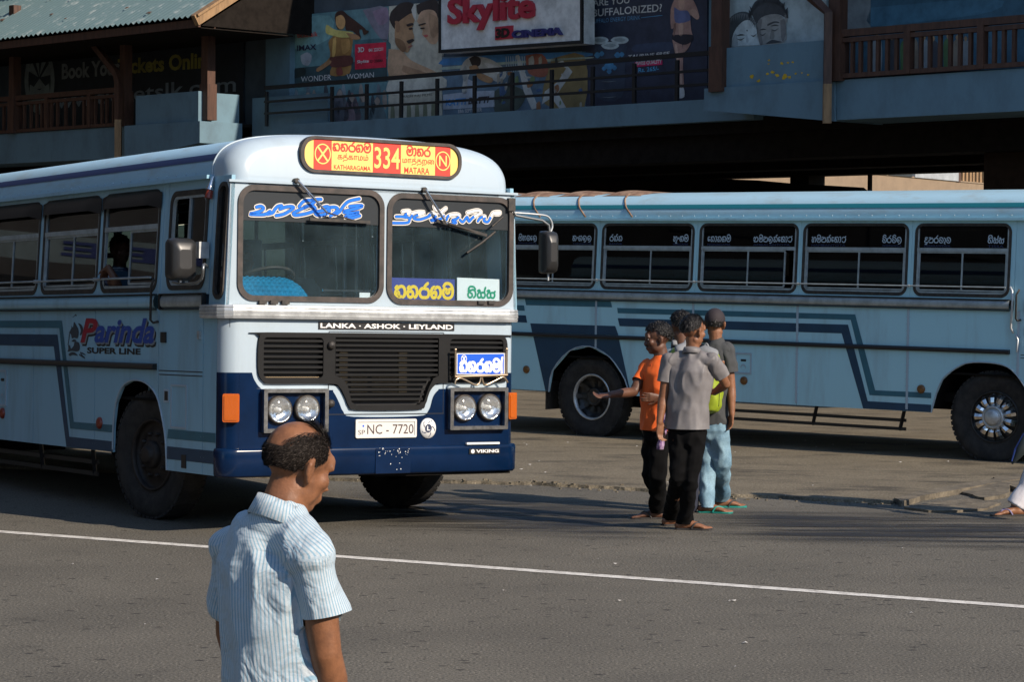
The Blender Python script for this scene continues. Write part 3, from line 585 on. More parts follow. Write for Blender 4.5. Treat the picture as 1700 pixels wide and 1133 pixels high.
# cinema sign box
SO = -1.2
P_ = [fc(x, y, SO) for x, y in ((729, -40), (968, -70), (968, 72), (729, 88))]
sg_ = MB().poly([P_], PX(SO), 0, -.3).build('cinema_sign', pm((.48, .50, .50)), None, label='white illuminated style cinema sign box with raised red letters', category='sign')
cx0 = (P_[2][0], P_[2][1]); 
MB().ring(P_, [(P_[0][0] + .06, P_[0][1] - .06), (P_[1][0] - .06, P_[1][1] - .06), (P_[2][0] - .06, P_[2][1] + .06), (P_[3][0] + .06, P_[3][1] + .06)], PX(SO), .02, -.02).build('sign_frame', IRON, sg_)
def raised(tx, x0, yb0, x1, yb1, h, m_, bold=.02, dep=.06, shear=0):
    a = fc(x0, yb0, SO); b = fc(x1, yb1, SO); hh = fc(x0, yb0 - h, SO)[1] - a[1]
    MB().text(tx, (0, 1, 0, 1), lambda u, v, w: BX(a[0] + (b[0] - a[0]) * u, a[1] + (b[1] - a[1]) * u + hh * v, SO + w), dep + .003, 0, bold, shear, dep).build('raised_lettering', m_, sg_)
RL = mat('raised_letter_red', (.50, .03, .06), .4); NL = mat('raised_letter_navy', (.03, .03, .16), .4)
raised('Skylite', 746, 54, 890, 43, 56, RL, .03)
raised('CINEMA', 853, 64, 936, 58, 13, NL, .05)
b1_ = [fc(x, y, SO) for x, y in z2((1418, 165), (1525, 155), (1525, 235), (1418, 245))]
MB().poly([b1_], PX(SO), .03, 0).build('sign_badge', RL, sg_)
raised('3D', 440 + 1424 / 3.696, 236 / 3.696, 440 + 1508 / 3.696, 228 / 3.696, 16, BLK, .05, .04)
# sports film poster
o, _ = poster('film_poster', z2((1086, 350), (1968, 312), (1968, 672), (1090, 712)), PZ, (.10, .16, .22), 'blue film poster with racing cyclists below the cinema sign')
zz = lambda *L: z2(*L)
shape(o, PZ, z2((1092, 360), (1500, 330), (1960, 320), (1960, 350), (1500, 380), (1095, 400)), (.05, .18, .38), 1)
shape(o, PZ, z2((1095, 410), (1460, 380), (1960, 350), (1960, 362), (1460, 396), (1096, 428)), (.32, .40, .36), 2)
shape(o, PZ, z2((1195, 440), (1220, 380), (1270, 345), (1340, 350), (1400, 370), (1470, 420), (1480, 470), (1420, 500), (1300, 430), (1250, 470), (1240, 570), (1210, 560), (1220, 470)), (.42, .42, .40), 3)
shape(o, PZ, z2((1255, 360), (1290, 342), (1325, 360), (1320, 400), (1280, 408)), DKH, 4)
shape(o, PZ, z2((1095, 580), (1230, 565), (1240, 480), (1280, 500), (1290, 560), (1410, 555), (1410, 655), (1095, 672)), (.34, .38, .44), 3, smooth=False)
shape(o, PZ, z2((1410, 560), (1480, 520), (1600, 560), (1580, 640), (1530, 680), (1412, 690)), (.06, .08, .07), 3)
shape(o, PZ, z2((1540, 340), (1560, 335), (1640, 560), (1680, 660), (1640, 672), (1590, 560)), (.42, .43, .42), 4, smooth=False)
shape(o, PZ, z2((1600, 340), (1700, 330), (1740, 400), (1720, 470), (1620, 450)), (.28, .10, .07), 3)
shape(o, PZ, z2((1760, 360), (1960, 340), (1960, 660), (1800, 670), (1700, 600)), (.20, .15, .07), 2)
shape(o, PZ, z2((1720, 560), (1800, 500), (1850, 420), (1800, 380), (1830, 370), (1890, 440), (1800, 570), (1850, 660), (1810, 668), (1760, 600), (1700, 640)), (.40, .41, .40), 4, smooth=False)
rnd = random.Random(12)
for k in range(26):
    x = rnd.uniform(1420, 1940); y = rnd.uniform(350, 650); w_ = rnd.uniform(8, 34); h_ = rnd.uniform(10, 60)
    shape(o, PZ, z2((x, y), (x + w_, y - h_ * .3), (x + w_ * 1.3, y + h_ * .5), (x + w_ * .2, y + h_)), ((.05, .10, .2), (.30, .28, .24), (.25, .12, .06), (.04, .05, .05), (.14, .20, .10), (.38, .38, .36))[k % 6], 5)
for k in range(9):
    x = 1480 + k * 14; shape(o, PZ, z2((x, 345), (x + 5, 344), (x + 9, 440), (x + 4, 440)), (.34, .42, .48), 5, smooth=False)
for L_, c_ in ((((1255, 408), (1300, 400), (1320, 440), (1270, 450)), SK), (((1210, 440), (1235, 400), (1245, 470), (1225, 500)), (.28, .30, .30)), (((1340, 380), (1440, 410), (1460, 450), (1400, 440)), (.55, .55, .52)), (((1300, 440), (1400, 480), (1380, 510), (1310, 480)), SK)):
    shape(o, PZ, z2(*L_), c_, 5)
words(o, PZ, [('KATTI', 440 + 1112 / 3.696, 650 / 3.696, 440 + 1238 / 3.696, 642 / 3.696, 11, (.05, .22, .50), .03, .1), ('BATTI', 440 + 1250 / 3.696, 640 / 3.696, 440 + 1380 / 3.696, 630 / 3.696, 11, (.02, .02, .03), .03, .2), ('18th SEPTEMBER', 440 + 1190 / 3.696, 694 / 3.696, 440 + 1335 / 3.696, 684 / 3.696, 6, (.55, .55, .55), .02, 0)], 6)
# energy drink banner
o, _ = poster('advert_banner', [(967, -30), (1174, -50), (1174, 164), (966, 177)], PZ, (.028, .035, .06), 'dark navy drink advert with cans and a running woman', 'advert')
for (x, y) in ((470, 270), (605, 268), (540, 305)):
    shape(o, PZ, z3((x - 62, y), (x - 40, y - 18), (x, y - 24), (x + 40, y - 20), (x + 60, y), (x + 40, y + 20), (x, y + 26), (x - 40, y + 20)), (.40, .46, .48), 3)
    shape(o, PZ, z3((x - 42, y - 1), (x, y - 14), (x + 42, y - 2), (x, y + 14)), (.25, .30, .32), 4)
shape(o, PZ, z3((440, 300), (640, 300), (640, 380), (620, 650), (450, 650), (435, 380)), (.035, .05, .08), 2)
for (x, y, s) in ((455, 370, 22), (485, 360, 18), (590, 370, 22), (620, 365, 18), (535, 440, 34), (500, 460, 16), (570, 455, 18), (535, 480, 18)):
    shape(o, PZ, z3((x - s, y), (x, y - s), (x + s, y), (x, y + s)), (.06, .20, .36), 5)
for y in (545, 600, 650): shape(o, PZ, z3((475, y), (530, y + 6), (585, y - 2), (530, y + 2)), (.2, .24, .26), 5)
WS = (.34, .20, .17)
shape(o, PZ, z3((985, -30), (1060, -40), (1110, 20), (1140, 110), (1120, 130), (1080, 100), (1085, 200), (1085, 240), (965, 245), (975, 180), (950, 190), (948, 60)), WS, 3)
shape(o, PZ, z3((972, 45), (1010, 70), (1060, 70), (1080, 110), (1070, 140), (980, 150)), (.10, .12, .24), 4)
shape(o, PZ, z3((958, 235), (1090, 232), (1085, 280), (1030, 300), (960, 265)), (.02, .02, .03), 4)
shape(o, PZ, z3((958, 265), (1025, 300), (1030, 460), (1035, 600), (1000, 600), (1005, 470), (975, 350)), WS, 3)
shape(o, PZ, z3((1030, 295), (1082, 280), (1060, 330), (1032, 350)), WS, 3)
shape(o, PZ, z3((1005, 590), (1035, 590), (1040, 650), (1000, 655)), (.5, .5, .52), 4)
for L_, c_, l_ in ((((1060, 70), (1110, 60), (1140, 110), (1120, 128), (1085, 100)), (.40, .25, .20), 4), (((1000, 160), (1030, 155), (1030, 230), (1005, 235)), (.44, .28, .22), 4), (((968, 160), (985, 158), (975, 235), (966, 235)), (.20, .11, .09), 4), (((1000, 0), (1040, 0), (1035, 60), (1005, 50)), (.40, .25, .2), 4), (((975, 300), (990, 300), (1000, 400), (990, 420)), (.48, .32, .26), 4), (((1010, 470), (1022, 470), (1026, 580), (1012, 580)), (.46, .30, .24), 4), (((700, 300), (940, 280), (940, 340), (700, 345)), (.035, .05, .09), 2)):
    shape(o, PZ, z3(*L_), c_, l_)
words(o, PZ, [('ARE YOU', 880 + 425 / 4.048, 42 / 4.048, 880 + 672 / 4.048, 20 / 4.048, 11, (.68, .70, .72), .012, 0), ('BUFFALORIZED?', 880 + 425 / 4.048, 112 / 4.048, 880 + 890 / 4.048, 76 / 4.048, 12.5, (.68, .70, .72), .012, 0), ('BUFFALO ENERGY DRINK', 880 + 418 / 4.048, 157 / 4.048, 880 + 745 / 4.048, 130 / 4.048, 7, (.10, .24, .40), 0, 0), ('TAURINE FREE', 880 + 664 / 4.048, 396 / 4.048, 880 + 942 / 4.048, 372 / 4.048, 6.5, (.6, .62, .64), .015, .2), ('SWISS QUALITY', 880 + 714 / 4.048, 444 / 4.048, 880 + 888 / 4.048, 429 / 4.048, 7.5, (.75, .75, .75), .02, 0), ('Rs. 265/-', 880 + 732 / 4.048, 486 / 4.048, 880 + 868 / 4.048, 474 / 4.048, 7.5, (.08, .30, .55), .02, 0)], 5)
shape(o, PZ, z3((708, 418), (892, 402), (892, 434), (708, 450)), (.5, .02, .10), 4, smooth=False)
shape(o, PZ, z3((748, 116), (892, 100), (892, 104), (748, 120)), (.08, .24, .42), 4, smooth=False)
# drawn couple poster behind the flaked parapet
QZ = -.28
rnd = random.Random(21)
o, _ = poster('film_poster', [(1205, -40), (1372, -55), (1372, 66), (1205, 81)], QZ, (.25, .30, .31), 'grey poster of a couple with closed eyes above the flaked parapet')
shape(o, QZ, z4((80, 240), (85, 130), (130, 75), (190, 62), (225, 90), (240, 150), (200, 120), (140, 150), (115, 250), (85, 252)), (.045, .055, .06), 2)
shape(o, QZ, z4((115, 250), (125, 180), (170, 120), (215, 110), (250, 160), (268, 235), (262, 244)), (.36, .40, .40), 3)
shape(o, QZ, z4((215, 60), (240, 10), (290, -10), (370, 0), (405, 50), (410, 95), (360, 75), (270, 100), (250, 130), (230, 90)), (.035, .04, .045), 2)
shape(o, QZ, z4((252, 150), (275, 95), (350, 75), (400, 100), (412, 170), (400, 228), (270, 240)), (.20, .20, .19), 3)
for k in range(34):
    a = pi * (.02 + .96 * k / 33); x = 315 - 100 * cos(a); y = 88 - 92 * sin(a); dx = rnd.uniform(-16, 16); dy = -rnd.uniform(6, 22)
    shape(o, QZ, z4((x - 9, y + 14), (x + dx, y + dy), (x + 9, y + 16)), (.03, .035, .04), 4, smooth=False)
for k in range(16):
    a = pi * (.3 + .65 * k / 15); x = 170 - 90 * cos(a); y = 160 - 100 * sin(a)
    shape(o, QZ, z4((x - 6, y + 10), (x - 4 + rnd.uniform(-6, 6), y + 45), (x + 5, y + 12)), (.10, .11, .115), 4, smooth=False)
for L_, c_ in ((((252, 150), (262, 110), (280, 105), (275, 170), (285, 236), (268, 240)), (.12, .12, .12)), (((330, 165), (342, 160), (348, 205), (330, 212), (322, 205)), (.13, .13, .125)), (((380, 110), (405, 105), (412, 170), (396, 222), (384, 200)), (.12, .12, .12)), (((190, 190), (200, 188), (208, 222), (196, 228)), (.27, .30, .31)), (((120, 215), (140, 180), (150, 250), (118, 250)), (.24, .27, .28)), (((405, 60), (418, 75), (416, 120), (404, 110)), (.18, .18, .175)), (((310, 130), (345, 115), (372, 118), (372, 124), (345, 124), (312, 140)), (.04, .045, .05))):
    shape(o, QZ, z4(*L_), c_, 4)
for (x, y, s) in ((165, 205, 24), (235, 185, 18), (285, 180, 18), (350, 155, 22)):
    shape(o, QZ, z4((x - s, y + 2), (x, y + 8), (x + s, y - 4), (x, y + 14)), (.03, .035, .04), 5)
for (x, y, s) in ((165, 190, 24), (285, 160, 20), (350, 138, 24)):
    shape(o, QZ, z4((x - s, y + 4), (x, y - 6), (x + s, y), (x, y + 2)), (.03, .035, .04), 5)
shape(o, QZ, z4((300, 238), (335, 215), (370, 222), (385, 228)), (.03, .035, .04), 5)
shape(o, QZ, z4((196, 165), (200, 160), (204, 165), (200, 170)), (.02, .02, .02), 5)
# blue poster behind the right railing
o, _ = poster('film_poster', [(1402, -20), (1700, -40), (1700, 112), (1402, 128)], -2.04, (.045, .11, .16), 'dark blue group photo poster behind the right wooden railing')
shape(o, -2.04, z4((725, -20), (868, -30), (868, 150), (725, 160)), (.20, .22, .23), 1, smooth=False)
shape(o, -2.04, z4((870, 40), (1530, -10), (1530, 60), (1200, 110), (870, 140)), (.06, .15, .22), 1)
for k, x in enumerate((905, 985, 1055, 1100, 1160, 1210, 1290, 1340, 1385)):
    h_ = 190 + 6 * (k % 3); c_ = ((.24, .25, .26), (.06, .06, .07), (.08, .14, .06), (.22, .17, .13))[k % 4]
    shape(o, -2.04, z4((x - 24, 395 - k * 3), (x - 26, h_ + 60), (x - 14, h_ + 22), (x + 14, h_ + 20), (x + 26, h_ + 60), (x + 22, 392 - k * 3)), c_, 3)
    shape(o, -2.04, z4((x - 10, h_ + 6), (x, h_ - 8), (x + 10, h_ + 6), (x, h_ + 22)), SK, 4)
# left ticket banner
LZ = -1.74
o, _ = poster('ticket_banner', [(34, 74), (404, 62), (404, 215), (34, 228)], LZ, (.012, .017, .022), 'dark ticket website banner behind the left balcony railing', 'banner')
C_ = (.17, .20, .19)
def ring_shape(parent, off, outer, inner, col):
    MB().poly([[fc(*p, off) for p in outer], [fc(*p, off) for p in inner]], PX(off), .006).build('printed_emblem', pm(col), parent)
el = lambda rx, ry, k=28: [(66 + rx * cos(2 * pi * j / k), 133 + ry * sin(2 * pi * j / k)) for j in range(k)]
ring_shape(o, LZ, el(25, 57), el(18.5, 50), C_)
for a, b, c in (((66, 128), (56, 90), (64, 84)), ((66, 126), (72, 84), (80, 96)), ((64, 128), (48, 118), (53, 100)), ((68, 128), (82, 104), (85, 124)), ((66, 130), (54, 148), (78, 146))):
    shape(o, LZ, [a, b, c], C_, 2, smooth=False)
shape(o, LZ, [(50, 140), (66, 150), (82, 138), (84, 170), (66, 190), (48, 168)], C_, 2, smooth=False)
words(o, LZ, [('Book Your', 103, 132, 199, 124, 26, (.20, .22, .21), .035, 0), ('Tickets Online', 196, 124, 356, 112, 26, (.24, .21, .035), .035, 0), ('www.ticketslk.com', 66, 183, 392, 152, 24, (.17, .20, .22), .01, 0)], 3)
# ------------------------------------------------------------------ buses
SIDE = {1: mat('bus_paint_blue_with_shade', (0.27, 0.475, 0.59), 0.30, bump=.4, bscale=2.6, col2=(.20, .29, .33), scale=3.0, stretch=(1, 1, .16), spec=.5, rvar=.3, lo=.50, hi=.82),  # pale blue sides; bus one's darker tone has its deeper shade put in
        2: mat('bus_paint_lighter_blue', (0.40, 0.67, 0.74), 0.30, bump=.4, bscale=2.6, col2=(.30, .43, .47), scale=3.0, stretch=(1, 1, .16), spec=.5, rvar=.3, lo=.50, hi=.82)}
WHITE = mat('bus_paint_ice_white', (0.385, 0.47, 0.53), 0.30, bump=.35, bscale=2.6, var=.22, scale=2.2, stretch=(1, 1, .25), spec=.5, rvar=.25, lo=.45, hi=.75)
ROOFW = mat('bus_roof_paint', (0.34, 0.53, 0.63), 0.4, col2=(0.30, 0.36, 0.36), scale=4.0, stretch=(1, .6, 2), lo=.5, hi=.85)
NAVY = mat('navy_paint', (0.002, 0.014, 0.050), 0.2, var=.3, scale=3, spec=.32, coat=.0)
TEAL = mat('teal_stripe_paint', (0.035, 0.14, 0.19), 0.4, var=.2, scale=5)
NAVYS = mat('navy_stripe_paint', (0.012, 0.05, 0.10), 0.4, var=.2, scale=5)
ROOFSTR = mat('teal_roof_stripe', (0.012, 0.16, 0.20), 0.4)
ROOFSTR_B = mat('blue_roof_stripe', (0.015, 0.05, 0.16), 0.4)
CHROME = mat('chrome', (0.75, 0.75, 0.74), 0.16, 1.0, var=.3, scale=14)
ALU = mat('aluminium', (0.60, 0.62, 0.62), 0.42, 0.6, var=.35, scale=9)
ALUP = mat('window_aluminium', (0.42, 0.48, 0.50), 0.45, 0.5, var=.3, scale=9)
RUBBER = mat('black_rubber', (0.018, 0.017, 0.016), 0.6, col2=(0.05, 0.04, 0.03), scale=20)
SEALB = mat('weathered_window_rubber', (0.022, 0.018, 0.015), 0.55, col2=(0.065, 0.048, 0.04), scale=9)
BLK = mat('black_paint', (0.012, 0.012, 0.013), 0.42)
GRILLB = mat('grille_black', (0.008, 0.0082, 0.0085), 0.55, var=.3, scale=8, spec=.22)
TYRE = mat('tyre_rubber', (0.012, 0.0115, 0.011), 0.85, col2=(0.032, 0.029, 0.026), scale=10, bump=.3)
STEEL = mat('dark_wheel_steel', (0.06, 0.06, 0.06), 0.42, .6, var=.5, scale=14)
DARKW = mat('brown_wheel_steel', (.035, .028, .024), .6, .3, var=.5, scale=14)
DARKUN = mat('underbody', (0.010, 0.009, 0.008), 0.95, spec=.1)
INT = mat('bus_interior_panel', (0.055, 0.125, 0.15), 0.7, var=.2)
SEATM = mat('seat_vinyl', (0.05, 0.11, 0.17), 0.5, var=.3)
RED = mat('sign_red', (0.80, 0.05, 0.03), .4); YEL = mat('sign_yellow', (0.86, 0.60, 0.16), .4)
AMBER = mat('amber_lens', (0.50, 0.105, 0.008), .15, coat=.6, bump=.4, bscale=220)
SIGNW = mat('sign_white', (0.78, 0.78, 0.76), .4); SIGNB = mat('sign_blue', (0.012, 0.10, 0.60), .35); SIGNN = mat('sign_indigo', (0.04, 0.05, 0.26), .4)
YELL = mat('letter_yellow', (0.85, 0.58, 0.02), .4); GREEN = mat('letter_green', (0.0, 0.28, 0.14), .4)
AZURE = mat('letter_azure', (0.008, 0.16, 0.72), .35); CREAM = mat('letter_cream', (0.62, 0.60, 0.55), .4)
SUNSTRIP = mat('sun_strip_film', (0.028, 0.032, 0.035), .3)
BRASS = mat('radiator_brass', (0.32, 0.24, 0.14), .5, .5)
BLUEQ = mat('blue_quilted_vinyl', (0.005, 0.20, 0.38), .18, var=.3, spec=.8)
WGL = glass('windscreen_glass', (.90, .95, .97), .035, (.28, .42, .48))
SGL = glass('side_glass', (.13, .16, .17), .02, (.3, .34, .36), 1.5)
SGC = glass('clear_side_glass', (.16, .20, .22), .02, (.3, .34, .36), 1.4)
SGD = glass('dark_side_glass', (.07, .08, .09), .012, (.15, .17, .18), 1.3)
HGL = glass('headlight_glass', (.95, .96, .96), .10, (.8, .8, .78), 1.45, .05)
REFL = mat('lamp_reflector', (.85, .85, .83), .12, 1.0, bump=.6, bscale=34)
MIRR = mat('mirror_glass', (.7, .72, .75), .03, 1.0)

def make_bus(M, label, kind, windows, seams, arch_f, base_front, group):
    R = empty('bus', M, label, 'bus', group)
    LEN = 9.6
    tum = lambda z: 0.045 * max(0, z - 1.74) / .86
    arch_r = [(6.24, .5), (6.294, .694), (6.52, .952), (6.83, 1.075), (7.141, 1.009), (7.395, .762), (7.449, .5)]
    def bottom(y):
        for A in (arch_f, arch_r):
            if A[0][0] < y < A[-1][0]:
                for (a, b) in zip(A, A[1:]):
                    if a[0] <= y <= b[0]: return a[1] + (b[1] - a[1]) * (y - a[0]) / max(1e-6, b[0] - a[0])
        return base_front if y <= arch_f[0][0] else .51
    near = 1 if kind else 1
    for sg in (-1, 1):
        SX = lambda u, v, w, sg=sg: (sg * (1.25 + w - tum(v)), u, v)
        # lower panels
        for a, b in zip(seams, seams[1:]):
            ys = sorted(set([a + .004, b - .004] + [q[0] + e for q in arch_f + arch_r for e in (-.001, .001)] + [a + (b - a) * i / 14 for i in range(1, 14)]))
            ys = [y for y in ys if a + .004 <= y <= b - .004]
            bot = [(y, bottom(y)) for y in ys]
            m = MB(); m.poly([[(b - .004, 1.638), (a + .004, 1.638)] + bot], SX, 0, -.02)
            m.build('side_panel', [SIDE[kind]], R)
        if sg < 0:
            m = MB()
            for y in seams[2:-1]:
                zb = bottom(y) + .02
                m.box(y - .014, y + .014, zb, 1.63, 0, .006, xf=lambda a, b, c: SX(a, b, c))
            if kind == 2: m.build('seam_strip', [WHITE], R)
            # rivets along the seams and gutter
            m = MB()
            for y in seams[1:-1]:
                z = bottom(y) + .05
                while z < 1.6:
                    for d in (-.022, .022): m.box(y + d - .003, y + d + .003, z - .003, z + .003, .0, .003, xf=lambda a, b, c: SX(a, b, c))
                    z += .075
            o = m.build('rivet_row', [WHITE], R); o['kind'] = 'stuff'
        # window bays
        edges = [windows[0][0] - .06] + [(p[1] + q[0]) / 2 for p, q in zip(windows, windows[1:])] + [LEN]
        for i, (y0, y1) in enumerate(windows):
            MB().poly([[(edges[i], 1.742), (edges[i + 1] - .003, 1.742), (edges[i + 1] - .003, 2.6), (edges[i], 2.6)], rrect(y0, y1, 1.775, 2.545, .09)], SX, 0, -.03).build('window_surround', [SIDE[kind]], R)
            fr = MB().ring(rrect(y0 - .008, y1 + .008, 1.765, 2.555, .1), rrect(y0 + .022, y1 - .022, 1.80, 2.525, .07), SX, .006, -.022).build('side_window', [RUBBER], R)
            g = SGD if kind == 2 else (SGL if sg < 0 else SGC)
            a, b = y0 + .03, y1 - .03
            MB().poly([rrect(a, b, 2.285, 2.52, .05)], SX, -.012, -.016).build('upper_pane', [g], fr)
            fm = MB(); fm.box(a - .005, b + .005, 2.25, 2.288, -.02, .004, xf=lambda p, q, r: SX(p, q, r))
            for e in (a - .004, b - .018): fm.box(e, e + .022, 1.84, 2.25, -.02, 0, xf=lambda p, q, r: SX(p, q, r))
            for e in (a - .004, b - .012): fm.box(e, e + .016, 2.29, 2.5, -.02, 0, xf=lambda p, q, r: SX(p, q, r))
            fm.ribbon([(a + .005, 1.90), (a + .02, 1.83), (a + .08, 1.807), (b - .08, 1.807), (b - .02, 1.83), (b - .005, 1.90)], .028, SX, -.001)
            fm.build('window_frame', [ALUP], fr)
            mid = a + (b - a) * (.46 if i % 2 else .5)
            panes = [(a + .02, mid), (mid, b - .02)]
            if kind == 1 and sg < 0 and i == 0: panes = [(a + .02, a + .52)]
            if kind == 2 and sg < 0 and i == 2: panes = [(a + .14, mid), (mid, b - .02)]
            for pi_, (p0, p1) in enumerate(panes):
                MB().poly([rrect(p0, p1, 1.83, 2.245, .02)], SX, -.014 - .004 * pi_, -.017 - .004 * pi_).build('sliding_pane', [g], fr)
                MB().ring(rrect(p0 - .008, p1 + .008, 1.825, 2.25, .02), rrect(p0 + .01, p1 - .01, 1.842, 2.232, .01), SX, -.006 - .004 * pi_, -.02).build('pane_frame', [ALUP], fr)
            if kind == 1 and sg < 0:
                hood = MB(); n = 8
                vs = []
                for k in range(n + 1):
                    for (zz, ww) in ((2.555, .004), (2.53, .03), (2.47, .055), (2.43, .06)):
                        y = y0 - .03 + (y1 - y0 + .06) * k / n; z2 = zz
                        if k in (0, n): z2 = zz - .03; ww = .012
                        vs.append(SX(y, z2, ww))
                hood.add(vs, [(k * 4 + j, k * 4 + j + 1, k * 4 + j + 5, k * 4 + j + 4) for k in range(n) for j in range(3)], 0, True)
                hood.build('rain_visor', [BLK], fr)
            if kind == 2 and sg < 0:
                nm = [(('vi', 'ra', 'vi', 'la'), None), None]
        # belt moulding and rub rail
        m = MB(); y0b = windows[0][0] - .02
        m.add([SX(y, z, wv) for y in (y0b, LEN) for (z, wv) in ((1.742, 0), (1.735, .02), (1.70, .032), (1.66, .03), (1.64, .012), (1.638, 0))], [(i, i + 1, i + 7, i + 6) for i in range(5)], 0, True)
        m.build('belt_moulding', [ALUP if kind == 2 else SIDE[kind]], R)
        MB().box(y0b, LEN, 1.742, 1.75, 0, .036, xf=lambda p, q, r: SX(p, q, r)).box(y0b, LEN, 1.626, 1.634, 0, .03, xf=lambda p, q, r: SX(p, q, r)).build('belt_moulding_edge', [BLK], R)
        MB().add([SX(y, z, wv) for y in (y0b - .01, LEN) for (z, wv) in ((1.22, 0), (1.215, .03), (1.20, .04), (1.182, .038), (1.172, .028), (1.17, 0))], [(i, i + 1, i + 7, i + 6) for i in range(5)] + [(0, 1, 2, 3, 4, 5), (6, 7, 8, 9, 10, 11)], 0, False).build('rub_rail', [BLK], R)
        if sg < 0:
            g = MB().tube([SX(windows[0][0] + .02, 1.875, .045), SX(9.4, 1.875, .045)], .009, 6)
            for p, q in zip(windows, windows[1:]):
                c = (p[1] + q[0]) / 2; g.bar(SX(c, 1.875, -.01), SX(c, 1.875, .05), .02, .03)
            g.build('window_guard_rail', [ALUP], R)
        # stripes
        d = -.10 if kind == 1 else 0
        if sg < 0:
            end = arch_f[-1][0] + .002
            z9 = 9.55 if kind == 1 else 6.425
            t = .003
            MB().poly([[(z9, 1.546), (3.143 + d, 1.548), (2.872 + d, .72), (end, .724), (end, .664), (2.942 + d, .664), (3.199 + d, 1.486), (z9 - (.0 if kind == 1 else .012), 1.484)]], SX, t).build('teal_stripe', [TEAL], R)
            MB().poly([[(z9 - .01, 1.425), (3.233 + d, 1.432), (2.964 + d, .596), (end, .594), (end, .512), (3.02 + d, .512), (3.312 + d, 1.333), (z9 - .04, 1.331)]], SX, t).build('navy_stripe', [NAVYS], R)
            if kind == 1:
                MB().poly([[(arch_f[0][0] - .004, .66), (.13, .66), (.13, .73), (arch_f[0][0] - .02, .73)]], SX, t).build('teal_stripe', [TEAL], R)
                MB().poly([[(arch_f[0][0] - .001, .505), (.13, .505), (.13, .60), (arch_f[0][0] - .003, .60)]], SX, t).build('navy_stripe', [NAVYS], R)
            if kind == 2:
                MB().poly([[(7.84, 1.625), (6.523, 1.624), (6.50, 1.553), (7.82, 1.55)]], SX, t).build('teal_stripe', [TEAL], R)
                MB().poly([[(7.75, 1.328), (6.45, 1.33), (6.40, 1.222), (7.72, 1.222)]], SX, t).build('navy_stripe', [NAVYS], R)
                MB().poly([[(7.70, 1.168), (6.39, 1.168), (6.2, .512), (6.236, .512), (6.29, .70), (6.515, .96), (6.83, 1.082), (7.145, 1.016), (7.40, .768), (7.455, .512), (7.5, .512)]], SX, t).build('navy_wedge', [NAVYS], R)
                MB().poly([[(9.55, 1.546), (7.854, 1.546), (7.839, 1.481), (9.55, 1.481)]], SX, t).build('teal_stripe', [TEAL], R)
                MB().poly([[(9.55, 1.424), (7.824, 1.424), (7.80, 1.336), (9.55, 1.336)]], SX, t).build('navy_stripe', [NAVYS], R)
        # gutter
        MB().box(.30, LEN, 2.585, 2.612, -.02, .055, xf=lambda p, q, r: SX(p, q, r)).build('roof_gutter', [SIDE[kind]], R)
    # wheels and arches
    inv = M.inverted(); SC = M.to_scale().x
    def wheel(x, y, sg, front, steer=0):
        wx, wy, _ = (M @ Vector((x, y, 0))); zc = (inv @ Vector((wx, wy, .5 * SC))).z
        ca, sa = cos(steer), sin(steer)
        def xf(u, v, wv): # u along y, v up, w outward
            return (x + sg * wv * ca - u * sa, y + u * ca + sg * wv * sa, zc + v)
        n = 52; m = MB()
        prof = [(.28, -.20), (.33, -.235), (.44, -.245), (.485, -.23), (.5, -.20), (.5, -.07), (.485, -.04), (.44, -.02), (.36, -.03), (.30, -.055), (.275, -.06)]
        t = MB().lathe(prof, xf, n)
        for j in range(n):
            a = 2 * pi * (j + .5) / n; c_, s_ = cos(a), sin(a)
            for (w0, w1, dr) in ((-.236, -.16, .0), (-.11, -.034, .0)):
                q = [(c_ * r - s_ * e, s_ * r + c_ * e, ww) for ww in (w0, w1) for r in (.478, .4985) for e in (-.022, .022)]
                t.add([xf(*p) for p in q], [(0, 1, 3, 2), (4, 6, 7, 5), (2, 3, 7, 6), (0, 4, 5, 1), (0, 2, 6, 4), (1, 5, 7, 3)])
        if front and kind == 1:
            wh = MB().lathe([(.278, -.05), (.272, -.085), (.25, -.11), (.20, -.10), (.15, -.07), (.11, -.06)], xf, 36).build('wheel', [DARKW], R)
            MB().lathe([(.282, -.055), (.276, -.04), (.262, -.048), (.258, -.07)], xf, 40).build('wheel_rim', [DARKW], wh)
            MB().lathe([(.11, -.07), (.108, -.03), (.09, -.015), (.07, -.012), (.065, .012), (.05, .02), (.001, .022)], xf, 26).build('hub_cap', [DARKW], wh)
            for j in range(10):
                a = 2 * pi * j / 10; MB().lathe([(.016, -.10), (.016, -.05), (.001, -.045)], lambda u, v, q, a=a: xf(u + .165 * cos(a), v + .165 * sin(a), q), 6).build('wheel_nut', [DARKW], wh)
        elif front:
            wh = MB().lathe([(.275, -.06), (.272, -.09), (.25, -.10), (.20, -.075), (.12, -.055), (.05, -.05), (.001, -.05)], xf, 36).build('wheel', [STEEL], R)
            m = MB().lathe([(.278, -.058), (.274, -.045), (.262, -.05), (.258, -.07)], xf, 40).build('wheel_rim', [STEEL], wh)
            for j in range(13):
                a = 2 * pi * j / 13; c_, s_ = cos(a), sin(a)
                q = [(c_ * r - s_ * e, s_ * r + c_ * e, ww) for (r, h, ww) in ((.125, .026, -.035), (.16, .028, -.012), (.21, .034, -.02), (.25, .034, -.06)) for e in (-h, 0, h)]
                q = [(u, v, ww + (.018 if i % 3 == 1 else 0)) for i, (u, v, ww) in enumerate(q)]
                MB().add([xf(*p) for p in q], [(i * 3 + k, i * 3 + k + 1, i * 3 + k + 4, i * 3 + k + 3) for i in range(3) for k in range(2)], 0, False).build('wheel_trim_blade', [CHROME], wh)
            MB().lathe([(.125, -.05), (.124, -.01), (.115, .002), (.10, 0), (.096, -.015), (.09, -.015), (.084, .02), (.07, .032), (.001, .036)], xf, 30).build('hub_cap', [ALU], wh)
        else:
